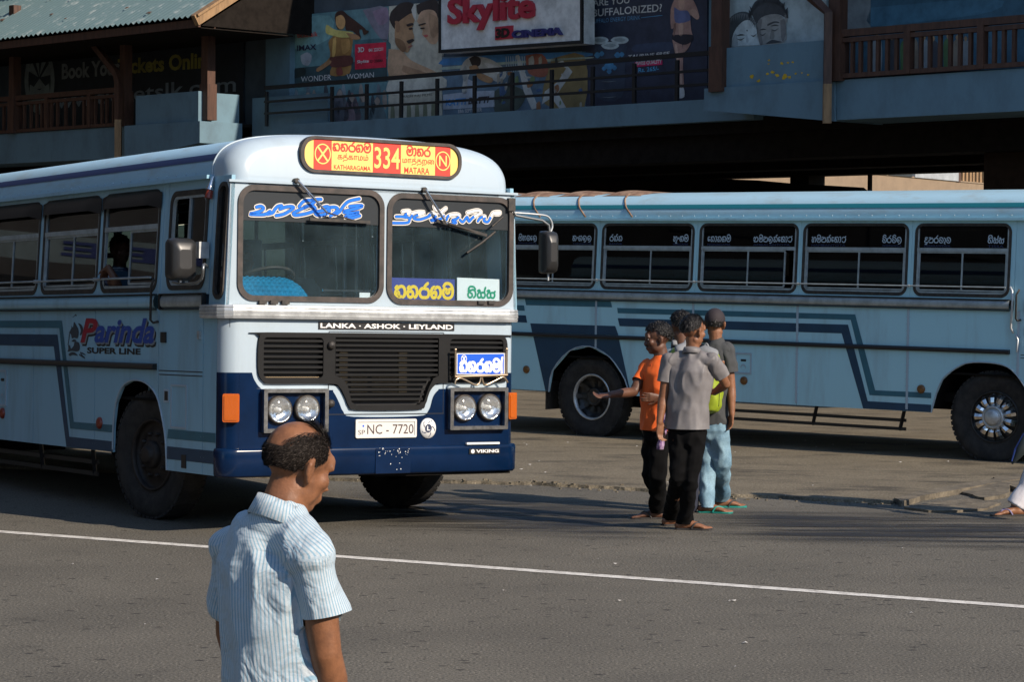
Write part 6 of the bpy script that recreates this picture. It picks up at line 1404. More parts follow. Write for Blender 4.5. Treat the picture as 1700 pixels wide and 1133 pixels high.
def strands(parent, c, M, s, mask, n, Ln, wd, m_, flow, seed=1, name='hair', rad=(.080, .101, .089), lift=.006, curl=0.0, shell=True):
    """hair: many thin tapered locks rooted on the skull where mask(dir) > 0"""
    rnd = random.Random(seed); mb = MB(); T = lambda v: c + M @ (v * s); k = 0; tries = 0; ctr = Vector((0, -.012, .035))
    if shell:
        nu, nv = 40, 24; idx = {}; vs = []; fs = []
        for i in range(nv + 1):
            for j in range(nu):
                th = pi * i / nv; ph = 2 * pi * j / nu; d = Vector((sin(th) * cos(ph), sin(th) * sin(ph), cos(th)))
                q = ctr + Vector((d.x * rad[0], d.y * rad[1], d.z * rad[2])) * (1.0 + .03 * min(1, max(0, mask(d) * 3)) + curl * noise.noise(d * 9 + Vector((seed, 0, 0))))
                idx[i, j] = len(vs); vs.append(T(q)); 
        for i in range(nv):
            for j in range(nu):
                th = pi * (i + .5) / nv; ph = 2 * pi * (j + .5) / nu
                if mask(Vector((sin(th) * cos(ph), sin(th) * sin(ph), cos(th)))) > .38: fs.append((idx[i, j], idx[i + 1, j], idx[i + 1, (j + 1) % nu], idx[i, (j + 1) % nu]))
        mb.add(vs, fs, 0, True)
    while k < n and tries < n * 8:
        tries += 1; d = Vector((rnd.gauss(0, 1), rnd.gauss(0, 1), rnd.gauss(0, 1))).normalized(); mk = mask(d)
        if mk <= 0 or rnd.random() > mk * 2.4: continue
        k += 1; p = ctr + Vector((d.x * rad[0], d.y * rad[1], d.z * rad[2])); fl = flow(d); t = (fl - d * fl.dot(d) * .9).normalized()
        t = (t + Vector((rnd.gauss(0, .25), rnd.gauss(0, .25), rnd.gauss(0, .25)))).normalized(); sdv = d.cross(t).normalized(); L_ = Ln * rnd.uniform(.6, 1.25)
        pts = []
        for q in range(4):
            x = q / 3; pts.append(p + t * L_ * x + d * (lift * (1.6 * x - 1.2 * x * x) + .002 + (curl * .5 * rnd.uniform(-.3, 1) if q else 0) * .1))
        w0 = wd * rnd.uniform(.6, 1.3); vs = []
        for q, pp in enumerate(pts):
            h = w0 * (1, .95, .7, .1)[q]; vs += [T(pp + sdv * h), T(pp - sdv * h)]
        mb.add(vs, [(0, 1, 3, 2), (2, 3, 5, 4), (4, 5, 7, 6)], 0 if rnd.random() < .8 else 1, True)
    return mb.build(name, m_ if isinstance(m_, (list, tuple)) else [m_, m_], parent)
def person(label, base, group=None):
    return empty('person', Matrix.Translation(base), label, 'person', group)
def rel(o, root):
    """meshes are built in world space: move them into the thing's own space"""
    for ch in list(root.children_recursive):
        if ch.type == 'MESH' and not ch.get('_rel'):
            ch.data.transform(Matrix.Translation(-root.location)); ch['_rel'] = 1
    for ch in list(root.children_recursive):
        if '_rel' in ch: del ch['_rel']
def torso(mb, hip, waist, chest, neck, shl, shr, w, d, right):
    """closed torso with shoulders"""
    mb.rtube([hip, waist, hip.lerp(chest, .72), chest, chest.lerp(neck, .55)], [(w[0], d[0]), (w[1], d[1]), (w[2] * .97, d[2]), (w[2], d[2]), (w[2] * .62, d[2] * .72)], 18, right)
    mb.rtube([shl, chest.lerp(neck, .62), shr], [d[2] * .42, d[2] * .52, d[2] * .42], 12)
CLOTH_BLACK = mat('black_trouser_cloth', (.0045, .0045, .005), .9, var=.4, scale=9, spec=.12)
ORANGE = mat('orange_polo_cloth', (.72, .115, .012), .75, var=.22, scale=7)
GREYS = mat('grey_shirt_cloth', (.165, .155, .155), .6, var=.2, scale=9)
TEE = mat('charcoal_tshirt_cloth', (.045, .048, .05), .85, var=.25, scale=8)
JEAN = mat('light_blue_denim', (.19, .31, .38), .8, col2=(.07, .155, .23), scale=5, stretch=(1, 1, .5), lo=.42, hi=.62, fine=.15, bscale=90)
LIME = mat('lime_green_nylon', (.26, .34, .012), .6, var=.25, scale=8)
PACKG = mat('grey_nylon', (.22, .23, .24), .7, var=.3); CAPM = mat('dark_maroon_cap', (.020, .014, .017), .8)
BLUEG = mat('blue_grey_shirt_cloth', (.15, .20, .24), .75, var=.2)
TEALS = mat('teal_sandal_rubber', (.01, .22, .18), .5); DARKS = mat('dark_sandal_rubber', (.02, .018, .018), .6)
allhair = lambda d: .9 if (d.z > .05 - .62 * max(0, -d.y) + .42 * max(0, d.y) + (.25 if abs(d.x) > .75 and d.y > .1 else 0)) else 0
down = lambda d: Vector((0, -.5, -.6)) + Vector((0, 0, 0))
def curly(parent, c, M, s=1.0, seed=1, n=420, big=.10):
    return strands(parent, c, M, s, allhair, n * 4, .017, .0028, [HAIR, HAIR], lambda d: Vector((sin(d.x * 40 + d.z * 31), cos(d.y * 37), sin(d.z * 43 + d.x * 20))), seed, 'hair', (.083, .104, .096), .013, big * .7)
# --- man in the grey shirt, back to the camera
def grey_man():
    gY = G(1148, 884).y; A = lambda px, py, dy=0.0: at(px, py, gY + dy)
    root = person('standing man in grey short sleeved shirt and black trousers with his back to the camera', Vector((A(1148, 884).x, gY, 0)), 'men standing together on the road')
    right = Vector((.95, -.30, 0)).normalized(); f = Vector((.30, .95, 0)).normalized()
    hc = A(1151, 550); Mh = basis((.72, .62, -.08), (0, 0, 1))
    nk, ch, ws, hp = A(1149, 583), A(1148, 616), A(1141, 668), A(1141, 712)
    sl, sr = A(1111, 601, .04), A(1183, 600, -.05)
    el, wlj = A(1101, 662, .02), A(1095, 702, -.03); er, wr = A(1205, 638, .02), A(1186, 652, .25)
    hl, hr = A(1128, 716), A(1155, 716); kl, kr = A(1126, 792, -.03), A(1146, 796, -.03)
    al = G(1114, 873) + Vector((0, .0, .075)); ar = G(1137, 880) + Vector((0, 0, .075))
    b = MB(); head(b, hc, Mh, 1.0); b.rtube([nk + Vector((0, 0, -.03)), A(1150, 575), hc + Vector((0, 0, -.06))], [.060, .054, .055], 12)
    torso(b, hp, ws, ch, nk, sl, sr, (.135, .125, .15), (.10, .092, .10), right)
    limb(b, sl, el, wlj, .046, .038, .026); limb(b, sr, er, wr, .046, .038, .026)
    hand(b, wlj, A(1098, 730, -.03) - wlj, Vector((.4, -.8, 0)), .98, .30, -1); hand(b, wr, Vector((-.4, .6, .1)), Vector((-1, 0, -.4)), .98, .4)
    limb(b, hl, kl, al, .072, .052, .038); limb(b, hr, kr, ar, .072, .052, .038)
    foot(b, ar, (.98, -.12, 0), 1.05); foot(b, al, (.75, .35, 0), 1.05)
    remesh(b, 'body', [SKIN], root, .0065, 3)
    sandal(ar, (.98, -.12, 0), root, DARKS, 1.05); sandal(al, (.75, .35, 0), root, DARKS, 1.05)
    s_ = MB(); hem = A(1140, 712)
    s_.rtube([hem + Vector((0, 0, -.05)), hem + Vector((0, 0, .05)), ws, A(1145, 640), ch, ch.lerp(nk, .55), nk + Vector((0, 0, -.02))], [(.180, .135), (.174, .128), (.162, .118), (.172, .12), (.178, .118), (.12, .09), (.068, .062)], 20, right)
    s_.rtube([sl, ch.lerp(nk, .6), sr], [.062, .075, .062], 12)
    sleeve(root, sl, el, .063, .066, .56, GREYS, 4); sleeve(root, sr, er, .063, .066, .68, GREYS, 5)
    remesh(s_, 'shirt', [GREYS], root, .0085, 2, tailor(.020, 7.5, (1, 1, .55), 3, .005, hem.z))
    t = MB(); t.rtube([A(1141, 700), A(1141, 726)], [(.138, .105), (.148, .112)], 16, right)
    legs(t, ((hl, kl, al), (hr, kr, ar)), (.086, .078, .066, .061, .067))
    remesh(t, 'trousers', [CLOTH_BLACK], root, .010, 2, tailor(.014, 8, (1, 1, 1), 9, .003, .045))
    collar(root, nk + Vector((0, 0, .012)), f, right, GREYS)
    strands(root, hc, Mh, 1.0, allhair, 1600, .022, .0026, [HAIR, HAIR], lambda d: Vector((d.x * .3 + .5 * sin(d.y * 30), -.4, -.7)), 4, 'hair', (.081, .102, .093), .010, .05)
    for k in (-1, 1): MB().ell(hc + Mh @ Vector((k * .031, .083, .006)), (.010, .008, .006), Mh, 8, 6).build('eye', [EYEW], root)
    rel(None, root); return root
# --- man in the orange polo shirt, arm stretched to the left
def orange_man():
    gY = G(1085, 868).y; A = lambda px, py, dy=0.0: at(px, py, gY + dy)
    root = person('standing man in bright orange polo shirt stretching one arm out to the left', Vector((A(1088, 868).x, gY, 0)), 'men standing together on the road')
    right = Vector((-.55, .80, 0)).normalized(); f = Vector((-.80, -.55, 0)).normalized()
    hc = A(1092, 563); Mh = basis((-.96, -.10, -.10), (0, 0, 1))
    nk, ch, ws, hp = A(1097, 595), A(1092, 622), A(1090, 675), A(1089, 716)
    sR, sL = A(1073, 611, .08), A(1110, 611, -.07)
    eR, wR = A(1052, 651, -.02), A(1012, 656, -.22); eL, wL = A(1114, 660, -.02), A(1094, 660, -.19)
    hl, hr = A(1095, 718, -.03), A(1082, 718, .05); kl, kr = A(1092, 790, -.03), A(1080, 790, .08)
    al = G(1090, 862) + Vector((0, 0, .08)); ar = G(1104, 858) + Vector((0, 0, .08))
    b = MB(); head(b, hc, Mh, 1.02); b.rtube([nk + Vector((0, 0, -.03)), A(1097, 586), hc + Vector((.01, 0, -.055))], [.062, .056, .057], 12)
    torso(b, hp, ws, ch, nk, sL, sR, (.135, .13, .15), (.10, .095, .10), right)
    limb(b, sR, eR, wR, .047, .040, .027); limb(b, sL, eL, wL, .047, .038, .026)
    hand(b, wR, A(972, 661, -.30) - wR, Vector((-.1, -.5, .85)), 1.0, .32, -1); hand(b, wL, A(1068, 660, -.25) - wL, Vector((.1, .7, .1)), .98, .25, 1)
    limb(b, hl, kl, al, .07, .05, .036); limb(b, hr, kr, ar, .07, .05, .036)
    foot(b, al, (-.97, -.1, 0), 1.05); foot(b, ar, (-.9, .2, 0), 1.05)
    remesh(b, 'body', [SKIND], root, .0065, 3)
    sandal(al, (-.97, -.1, 0), root, DARKS, 1.05); sandal(ar, (-.9, .2, 0), root, DARKS, 1.05)
    s_ = MB()
    s_.rtube([A(1089, 726), A(1089, 705), ws, A(1090, 645), ch, ch.lerp(nk, .55), nk + Vector((0, 0, -.015))], [(.160, .125), (.156, .120), (.148, .112), (.155, .118), (.160, .112), (.11, .088), (.066, .060)], 20, right)
    s_.rtube([sL, ch.lerp(nk, .6), sR], [.062, .075, .062], 12)
    sleeve(root, sR, eR, .062, .067, .58, ORANGE, 6); sleeve(root, sL, eL, .062, .067, .58, ORANGE, 7)
    remesh(s_, 'polo_shirt', [ORANGE], root, .0085, 2, tailor(.016, 7, (1, 1, .8), 21, .004, A(1089, 714).z))
    col = MB()
    col.rtube([nk + f * .055 + right * .01 + Vector((0, 0, -.035)), nk + right * .062 + Vector((0, 0, .0)), nk - f * .06 + Vector((0, 0, .015)), nk - right * .062, nk + f * .055 - right * .01 + Vector((0, 0, -.035))], [(.010, .022)] * 5, 10)
    remesh(col, 'collar', [ORANGE], root, .007, 2)
    MB().box(-.006, .006, -.002, .002, -.045, 0, xf=lambda x, y, z: tuple(nk + f * (.102 - .0 + y) + right * x + Vector((0, 0, z - .05)))).build('placket', [mat('orange_dark', (.5, .07, .01), .8)], root)
    t = MB(); t.rtube([A(1089, 708), A(1088, 726)], [(.126, .098), (.132, .102)], 16, right)
    legs(t, ((hl, kl, al), (hr, kr, ar)), (.082, .079, .069, .066, .071))
    remesh(t, 'trousers', [CLOTH_BLACK], root, .010, 2, tailor(.014, 8, (1, 1, .9), 5, .003, .05))
    curly(root, hc, Mh, 1.03, 2)
    for k in (-1, 1):
        e = MB().ell(hc + Mh @ Vector((k * .031, .083, .004)), (.012, .009, .007), Mh, 8, 6).build('eye', [EYEW], root)
        MB().ell(hc + Mh @ Vector((k * .031, .091, .004)), (.005, .003, .005), Mh, 8, 6).build('pupil', [BLK], e)
        MB().rtube([hc + Mh @ Vector((k * .048, .080, .022)), hc + Mh @ Vector((k * .03, .093, .028)), hc + Mh @ Vector((k * .014, .094, .024))], [.004] * 3, 6).build('eyebrow', [HAIR], root)
    MB().rtube([hc + Mh @ Vector((.022, .098, -.050)), hc + Mh @ Vector((0, .106, -.046)), hc + Mh @ Vector((-.022, .098, -.050))], [.005] * 3, 6).build('moustache', [HAIR], root)
    rel(None, root)
    # purple checked cloth and dark bag hanging between the men
    p = A(1101, 690, -.22); m = MB(); n_ = 9; vs = []
    for k in range(n_ + 1):
        q = at(1099 + 9 * sin(k * .5) * .6 + (k > 5) * 2, 664 + 9.2 * k, gY - .24 + .03 * sin(k)); w_ = .026 + .006 * sin(k * 1.7)
        vs += [q + Vector((-w_, 0, 0)), q + Vector((0, -.012, .0)), q + Vector((w_, 0, 0)), q + Vector((0, .010, 0))]
    m.add(vs, [(k * 4 + j, k * 4 + (j + 1) % 4, (k + 1) * 4 + (j + 1) % 4, (k + 1) * 4 + j) for k in range(n_) for j in range(4)] + [(0, 1, 2, 3), (n_ * 4, n_ * 4 + 1, n_ * 4 + 2, n_ * 4 + 3)], 0, True)
    PUR = mat('purple_checked_cloth', (.22, .12, .28), .8, col2=(.42, .30, .44), scale=26, lo=.48, hi=.54)
    m.build('checked_scarf', PUR, None, label='purple checked cloth hanging from the hand of the man in orange', category='scarf')
    return root
# --- man with cap, backpack and jeans
def cap_man():
    gY = G(1185, 850).y; A = lambda px, py, dy=0.0: at(px, py, gY + dy)
    root = person('standing man in dark cap, charcoal t-shirt and pale blue jeans with his back turned', Vector((A(1187, 850).x, gY, 0)), 'men standing together on the road')
    right = Vector((.93, -.37, 0)).normalized(); f = Vector((.37, .93, 0)).normalized()
    hc = A(1187, 538); Mh = basis((.25, .97, -.03), (0, 0, 1))
    nk, ch, ws, hp = A(1189, 565), A(1187, 600), A(1182, 658), A(1182, 700)
    sl, sr = A(1164, 586, .08), A(1207, 583, -.04); er, wr = A(1214, 645, -.06), A(1215, 688, -.10); el, wl2 = A(1160, 640, .1), A(1163, 675, .2)
    hl, hr = A(1172, 704, .04), A(1192, 704, -.03); kl, kr = A(1174, 775, .03), A(1199, 770, -.03)
    al = G(1174, 852) + Vector((0, .0, .08)); ar = G(1198, 843) + Vector((0, 0, .08))
    b = MB(); head(b, hc, Mh, 1.0); b.rtube([nk + Vector((0, 0, -.03)), A(1188, 562), hc + Vector((0, 0, -.055))], [.062, .056, .057], 12)
    torso(b, hp, ws, ch, nk, sl, sr, (.13, .125, .15), (.10, .092, .10), right)
    limb(b, sr, er, wr, .046, .038, .026); limb(b, sl, el, wl2, .046, .038, .026)
    hand(b, wr, A(1212, 714, -.10) - wr, Vector((-.7, -.3, 0)), 1, .38, 1); hand(b, wl2, Vector((.2, .5, -.5)), Vector((1, 0, 0)), 1, .4)
    limb(b, hl, kl, al, .072, .052, .038); limb(b, hr, kr, ar, .072, .052, .038)
    foot(b, al, (.95, -.25, 0), 1.05); foot(b, ar, (.99, .08, 0), 1.05)
    remesh(b, 'body', [SKIN], root, .0065, 3)
    sandal(al, (.95, -.25, 0), root, TEALS, 1.05); sandal(ar, (.99, .08, 0), root, TEALS, 1.05, 0, DARKS)
    s_ = MB()
    s_.rtube([A(1181, 716), A(1181, 694), ws, A(1184, 630), ch, ch.lerp(nk, .55), nk + Vector((0, 0, -.01))], [(.156, .122), (.152, .118), (.138, .108), (.142, .108), (.148, .108), (.115, .088), (.068, .062)], 20, right)
    s_.rtube([sl, ch.lerp(nk, .6), sr], [.062, .074, .062], 12); sleeve(root, sr, er, .065, .073, .58, TEE, 8); sleeve(root, sl, el, .064, .068, .58, TEE, 9)
    remesh(s_, 'tshirt', [TEE], root, .0085, 2, tailor(.016, 7, (1, 1, .7), 13, .004, A(1188, 704).z))
    t = MB(); t.rtube([A(1181, 694), A(1181, 716)], [(.132, .104), (.142, .110)], 16, right)
    legs(t, ((hl, kl, al), (hr, kr, ar)), (.088, .084, .071, .066, .070))
    remesh(t, 'jeans', [JEAN], root, .010, 2, tailor(.020, 8, (1, 1, .9), 2, .005, .05))
    strands(root, hc, Mh, 1.0, lambda d: .9 if (-.62 < d.z < .15 and d.y < .15) else 0, 160, .02, .005, [HAIR, HAIR], lambda d: Vector((0, 0, -1)), 5, 'hair', (.079, .1, .09), .004, .0)
    cp = MB(); vs = []; nu, nv = 24, 8
    for i in range(nv + 1):
        th = (pi * .53) * i / nv
        for j in range(nu):
            ph = 2 * pi * j / nu; vs.append(hc + Mh @ Vector((.088 * sin(th) * cos(ph), -.010 + .108 * sin(th) * sin(ph), .030 + .104 * cos(th))))
    cp.add(vs, [(i * nu + j, (i + 1) * nu + j, (i + 1) * nu + (j + 1) % nu, i * nu + (j + 1) % nu) for i in range(nv) for j in range(nu)], 0, True)
    c_ = cp.build('cap', [CAPM], root)
    bm_ = MB(); vs = [hc + Mh @ Vector((.075 * cos(a), .06 + r * .17 * sin(a), .030 - .02 * r)) for r in (.25, 1) for a in [pi * k / 10 for k in range(11)]]
    bm_.add(vs, [(k, k + 1, 12 + k, 11 + k) for k in range(10)], 0, True); bm_.build('cap_peak', [CAPM], c_)
    rel(None, root)
    backpack(A(1172, 634, -.20), right, f, .125, .27, 'lime green backpack with grey top worn by the man in the cap', [(A(1178, 578, -.05), A(1186, 573, .0), A(1195, 590, .09), A(1192, 632, .1))])
    return root
def backpack(c, right, f, hw, hh, label, straps):
    m = MB(); U_ = Vector((0, 0, 1)); n = 18; vs = []
    secs = [(-.10, .55, .72), (-.09, .80, .88), (-.05, .96, .97), (.0, 1, 1), (.06, 1, 1), (.10, .96, .97)]
    for (dd, sx, sz) in secs:
        for k in range(n):
            a = 2 * pi * k / n; x = abs(cos(a)) ** .55 * (1 if cos(a) > 0 else -1); z = abs(sin(a)) ** .6 * (1 if sin(a) > 0 else -1)
            vs.append(c + right * (hw * sx * x * (1 - .12 * z)) + f * dd + U_ * (hh * sz * z))
    K = len(secs); root = empty('backpack', Matrix.Translation(c), label, 'backpack')
    m.add(vs, [(i * n + j, i * n + (j + 1) % n, (i + 1) * n + (j + 1) % n, (i + 1) * n + j) for i in range(K - 1) for j in range(n)], 0, True).add(vs[:n], [tuple(range(n))], 0).add(vs[-n:], [tuple(range(n))], 0)
    remesh(m, 'pack_body', [LIME], root, .011, 2, wrinkle(.008, 9, (1, 1, 1), 7, .003))
    T = MB(); T.rtube([c + U_ * hh * .86 - f * .02 - right * hw * .6, c + U_ * hh * .98 - f * .03, c + U_ * hh * .86 - f * .02 + right * hw * .6], [(.05, .035)] * 3, 10); T.build('top_flap', [PACKG], root)
    P_ = MB(); P_.rtube([c - U_ * hh * .35 - f * .10 - right * hw * .5, c - U_ * hh * .35 - f * .115, c - U_ * hh * .35 - f * .10 + right * hw * .5], [(.03, .075)] * 3, 10); P_.build('front_pocket', [LIME], root)
    MB().tube(crom([c + U_ * hh - right * .03, c + U_ * (hh + .05), c + U_ * hh + right * .03], 4), .008, 6).build('carry_loop', [PACKG], root)
    for k in (-1, 1): MB().bar(c + right * hw * k * .9 - U_ * hh * .1 - f * .02, c + right * hw * k * .85 - U_ * hh * .75 - f * .02, .012, .03).build('side_buckle', [BLK], root)
    for s_ in straps: MB().tube(crom([Vector(p) for p in s_], 4), [(.022, .007)] * (len(s_) * 4 - 3), 8, side=right).build('shoulder_strap', [PACKG if len(straps) > 1 else mat('strap_brown', (.05, .03, .025), .7)], root)
    rel(None, root)
# --- curly haired man between the others
def curly_man():
    gY = G(1140, 852).y; A = lambda px, py, dy=0.0: at(px, py, gY + dy)
    root = person('standing curly haired man in blue grey shirt half hidden behind the grey shirted man', Vector((A(1136, 850).x, gY, 0)), 'men standing together on the road')
    right = Vector((.9, .42, 0)).normalized(); f = Vector((-.42, .9, 0)).normalized()
    hc = A(1130, 543); Mh = basis((-.35, .93, -.05), (0, 0, 1)); nk, ch, ws, hp = A(1133, 577), A(1136, 606), A(1138, 660), A(1138, 705)
    sl, sr = A(1112, 590, -.05), A(1156, 590, .06); el, wl2 = A(1112, 645, .05), A(1120, 680, .2); er, wr = A(1160, 645, .1), A(1152, 680, .25)
    hl, hr = A(1128, 708), A(1148, 708); kl, kr = A(1129, 780), A(1148, 780)
    al = Vector((hl.x, gY, .08)); ar = Vector((hr.x, gY + .05, .08))
    b = MB(); head(b, hc, Mh, .98); b.rtube([nk + Vector((0, 0, -.03)), A(1131, 566), hc + Vector((0, 0, -.055))], [.06, .055, .056], 12)
    torso(b, hp, ws, ch, nk, sl, sr, (.13, .125, .15), (.1, .092, .1), right)
    limb(b, sl, el, wl2, .046, .038, .026); limb(b, sr, er, wr, .046, .038, .026); hand(b, wl2, Vector((0, .5, -.5)), Vector((1, 0, 0)), 1, .4); hand(b, wr, Vector((0, .5, -.5)), Vector((-1, 0, 0)), 1, .4, -1)
    limb(b, hl, kl, al, .07, .05, .038); limb(b, hr, kr, ar, .07, .05, .038); foot(b, al, (-.3, .9, 0), 1.0); foot(b, ar, (.1, .95, 0), 1.0)
    remesh(b, 'body', [SKIND], root, .010, 3)
    for an, ff in ((al, (-.3, .9, 0)), (ar, (.1, .95, 0))): sandal(an, ff, root, DARKS)
    s_ = MB(); s_.rtube([A(1138, 708), ws, ch, ch.lerp(nk, .55), nk + Vector((0, 0, -.01))], [(.158, .118), (.15, .112), (.16, .112), (.112, .088), (.066, .06)], 18, right)
    s_.rtube([sl, ch.lerp(nk, .6), sr], [.06, .072, .06], 12); s_.rtube([sl, sl.lerp(el, .5)], [.06, .066], 12); s_.rtube([sr, sr.lerp(er, .5)], [.06, .066], 12)
    remesh(s_, 'shirt', [BLUEG], root, .0105, 3, wrinkle(.008, 7, (1, 1, .7), 31, .003))
    t = MB(); t.rtube([A(1138, 700), A(1138, 720)], [(.14, .11), (.142, .112)], 14, right); legs(t, ((hl, kl, al), (hr, kr, ar)), (.085, .08, .074, .07, .072))
    remesh(t, 'trousers', [mat('indigo_denim', (.02, .025, .045), .8, var=.3)], root, .0115, 3)
    curly(root, hc, Mh, 1.0, 8, 520, .16)
    rel(None, root)
    backpack(A(1139, 622, -.17), right, f, .135, .24, 'lime green backpack on the curly haired man, mostly hidden by the grey shirt', [(A(1121, 573, -.10), A(1119, 566, -.02), A(1117, 580, .06)), (A(1152, 575, -.06), A(1151, 568, .02), A(1153, 582, .1))])
# --- walking person cut by the right edge
def walker():
    gY = G(1668, 862).y; A = lambda px, py, dy=0.0: at(px, py, gY + dy)
    root = person('person walking in from the right edge in white trousers and dark sandals', Vector((A(1740, 862).x, gY, 0)))
    right = Vector((.1, .99, 0)); hp = A(1745, 705); nk = A(1738, 575); ch = A(1740, 610); ws = A(1744, 665); hc = A(1733, 540); Mh = basis((-.99, -.05, -.03), (0, 0, 1))
    sl, sr = A(1740, 592, -.17), A(1740, 592, .17); el, wl2 = A(1748, 655, -.2), A(1728, 700, -.22); er, wr = A(1750, 655, .2), A(1765, 695, .2)
    hl, hr = A(1745, 712, -.08), A(1745, 712, .08); kl, kr = A(1712, 775, -.08), A(1755, 790, .08); al = G(1687, 857) + Vector((0, 0, .085)); ar = G(1800, 850) + Vector((0, .1, .13))
    b = MB(); head(b, hc, Mh); b.rtube([nk, hc + Vector((0, 0, -.05))], [.06, .056], 12); torso(b, hp, ws, ch, nk, sl, sr, (.13, .125, .15), (.1, .092, .1), right)
    limb(b, sl, el, wl2, .045, .038, .026); limb(b, sr, er, wr, .045, .038, .026); hand(b, wl2, Vector((-.3, 0, -.9)), Vector((0, 1, 0)), 1, .8); hand(b, wr, Vector((.2, 0, -.9)), Vector((0, -1, 0)), 1, .4, -1)
    limb(b, hl, kl, al, .07, .05, .036); limb(b, hr, kr, ar, .07, .05, .036); foot(b, al, (-.96, -.22, 0), 1.05); foot(b, ar, (-.96, -.1, 0), 1.05, .05)
    remesh(b, 'body', [SKIN], root, .009, 3)
    sandal(al, (-.96, -.22, 0), root, DARKS, 1.08, 0, mat('lilac_strap', (.16, .14, .25), .6)); sandal(ar, (-.96, -.1, 0), root, DARKS, 1.08, .045)
    s_ = MB(); s_.rtube([A(1745, 715), ws, ch, ch.lerp(nk, .55), nk], [(.165, .125), (.155, .118), (.16, .112), (.112, .088), (.066, .06)], 18, right); s_.rtube([sl, sr], [.062, .062], 12); s_.rtube([sl, sl.lerp(el, .6)], [.062, .066], 12); s_.rtube([sr, sr.lerp(er, .6)], [.062, .066], 12)
    remesh(s_, 'shirt', [BLUEG], root, .011, 3, wrinkle(.008, 7, (1, 1, .7), 41, .003))
    t = MB(); t.rtube([A(1745, 705), A(1745, 722)], [(.145, .115), (.147, .118)], 14, right)
    t.tube([hl, A(1730, 745, -.08), A(1715, 780, -.08), A(1705, 810, -.08), A(1686, 840, -.08)], [.09, .086, .078, .076, .080], 16); t.rtube([hr, kr, A(1782, 830, .1)], [.09, .08, .085], 14)
    remesh(t, 'trousers', [mat('white_trouser_cloth', (.66, .64, .66), .8, var=.12, scale=7)], root, .0095, 2, wrinkle(.012, 7, (1, 1, .5), 17, .003))
    strands(root, hc, Mh, 1.0, allhair, 200, .03, .006, [HAIR, HAIR], lambda d: Vector((0, -.4, -.7)), 6, 'hair', (.082, .103, .093), .008, .04)
    rel(None, root)
    # folded umbrella carried in the hand
    R_ = empty('umbrella', Matrix.Translation(A(1700, 740, -.25)), 'dark folded umbrella with blue edge carried by the walking person', 'umbrella')
    a, c = A(1716, 712, -.25), A(1680, 771, -.25)
    MB().tube([a, a.lerp(c, .2), a.lerp(c, .6), a.lerp(c, .9), c], [.02, .055, .05, .022, .006], 10).build('canopy', [mat('umbrella_dark', (.012, .02, .022), .6)], R_)
    MB().tube([a.lerp(c, .15) + Vector((-.052, -.01, .0)), a.lerp(c, .6) + Vector((-.045, -.012, 0)), a.lerp(c, .92) + Vector((-.018, -.01, 0))], [.012, .012, .006], 6).build('canopy_edge', [mat('umbrella_blue', (.02, .05, .22), .5)], R_)
    MB().tube(crom([a, A(1722, 702, -.25), A(1729, 700, -.23), A(1728, 708, -.22)], 4), .008, 6).build('handle', [BLK], R_)
    rel(None, R_)
grey_man(); orange_man(); cap_man(); curly_man(); walker()
# --- balding man in the foreground
def stripe_cloth():
    m = bpy.data.materials.new('blue_striped_cotton'); m.use_nodes = True; t = m.node_tree; L = t.links.new; b = t.nodes['Principled BSDF']
    b.inputs['Roughness'].default_value = .8; b.inputs['Specular IOR Level'].default_value = .25; b.inputs['Sheen Weight'].default_value = .15
    a = nn(t, 'ShaderNodeAttribute', attribute_name='stripe')
    mu = nn(t, 'ShaderNodeMath', operation='MULTIPLY'); mu.inputs[1].default_value = 2 * pi / .0090; L(a.outputs['Fac'], mu.inputs[0])
    sn = nn(t, 'ShaderNodeMath', operation='SINE'); L(mu.outputs[0], sn.inputs[0])
    mr = nn(t, 'ShaderNodeMapRange'); mr.inputs[1].default_value = .0; mr.inputs[2].default_value = .65; L(sn.outputs[0], mr.inputs[0])
    mx = nn(t, 'ShaderNodeMix', data_type='RGBA'); mx.inputs[6].default_value = (.43, .485, .52, 1); mx.inputs[7].default_value = (.21, .34, .43, 1); L(mr.outputs[0], mx.inputs[0])
    tc = nn(t, 'ShaderNodeTexCoord'); n1 = nn(t, 'ShaderNodeTexNoise'); n1.inputs['Scale'].default_value = 420; n1.inputs['Detail'].default_value = 2; L(tc.outputs['Object'], n1.inputs[0])
    m3 = nn(t, 'ShaderNodeMapRange'); m3.inputs[3].default_value = .80; m3.inputs[4].default_value = 1.18; L(n1.outputs[0], m3.inputs[0])
    vm = nn(t, 'ShaderNodeVectorMath', operation='SCALE'); L(mx.outputs[2], vm.inputs[0]); L(m3.outputs[0], vm.inputs['Scale']); L(vm.outputs[0], b.inputs['Base Color'])
    n2 = nn(t, 'ShaderNodeTexNoise'); n2.inputs['Scale'].default_value = 26; n2.inputs['Detail'].default_value = 5; L(tc.outputs['Object'], n2.inputs[0])
    bp = nn(t, 'ShaderNodeBump'); bp.inputs['Strength'].default_value = .35; bp.inputs['Distance'].default_value = .008; L(n2.outputs[0], bp.inputs['Height']); L(bp.outputs[0], b.inputs['Normal'])
    n4 = nn(t, 'ShaderNodeTexNoise'); n4.inputs['Scale'].default_value = 7; n4.inputs['Detail'].default_value = 3; n4.inputs['Distortion'].default_value = 1.6; L(tc.outputs['Object'], n4.inputs[0])
    b2 = nn(t, 'ShaderNodeBump'); b2.inputs['Strength'].default_value = .8; b2.inputs['Distance'].default_value = .03; L(n4.outputs[0], b2.inputs['Height']); L(bp.outputs[0], b2.inputs['Normal']); L(b2.outputs[0], b.inputs['Normal'])
    return m
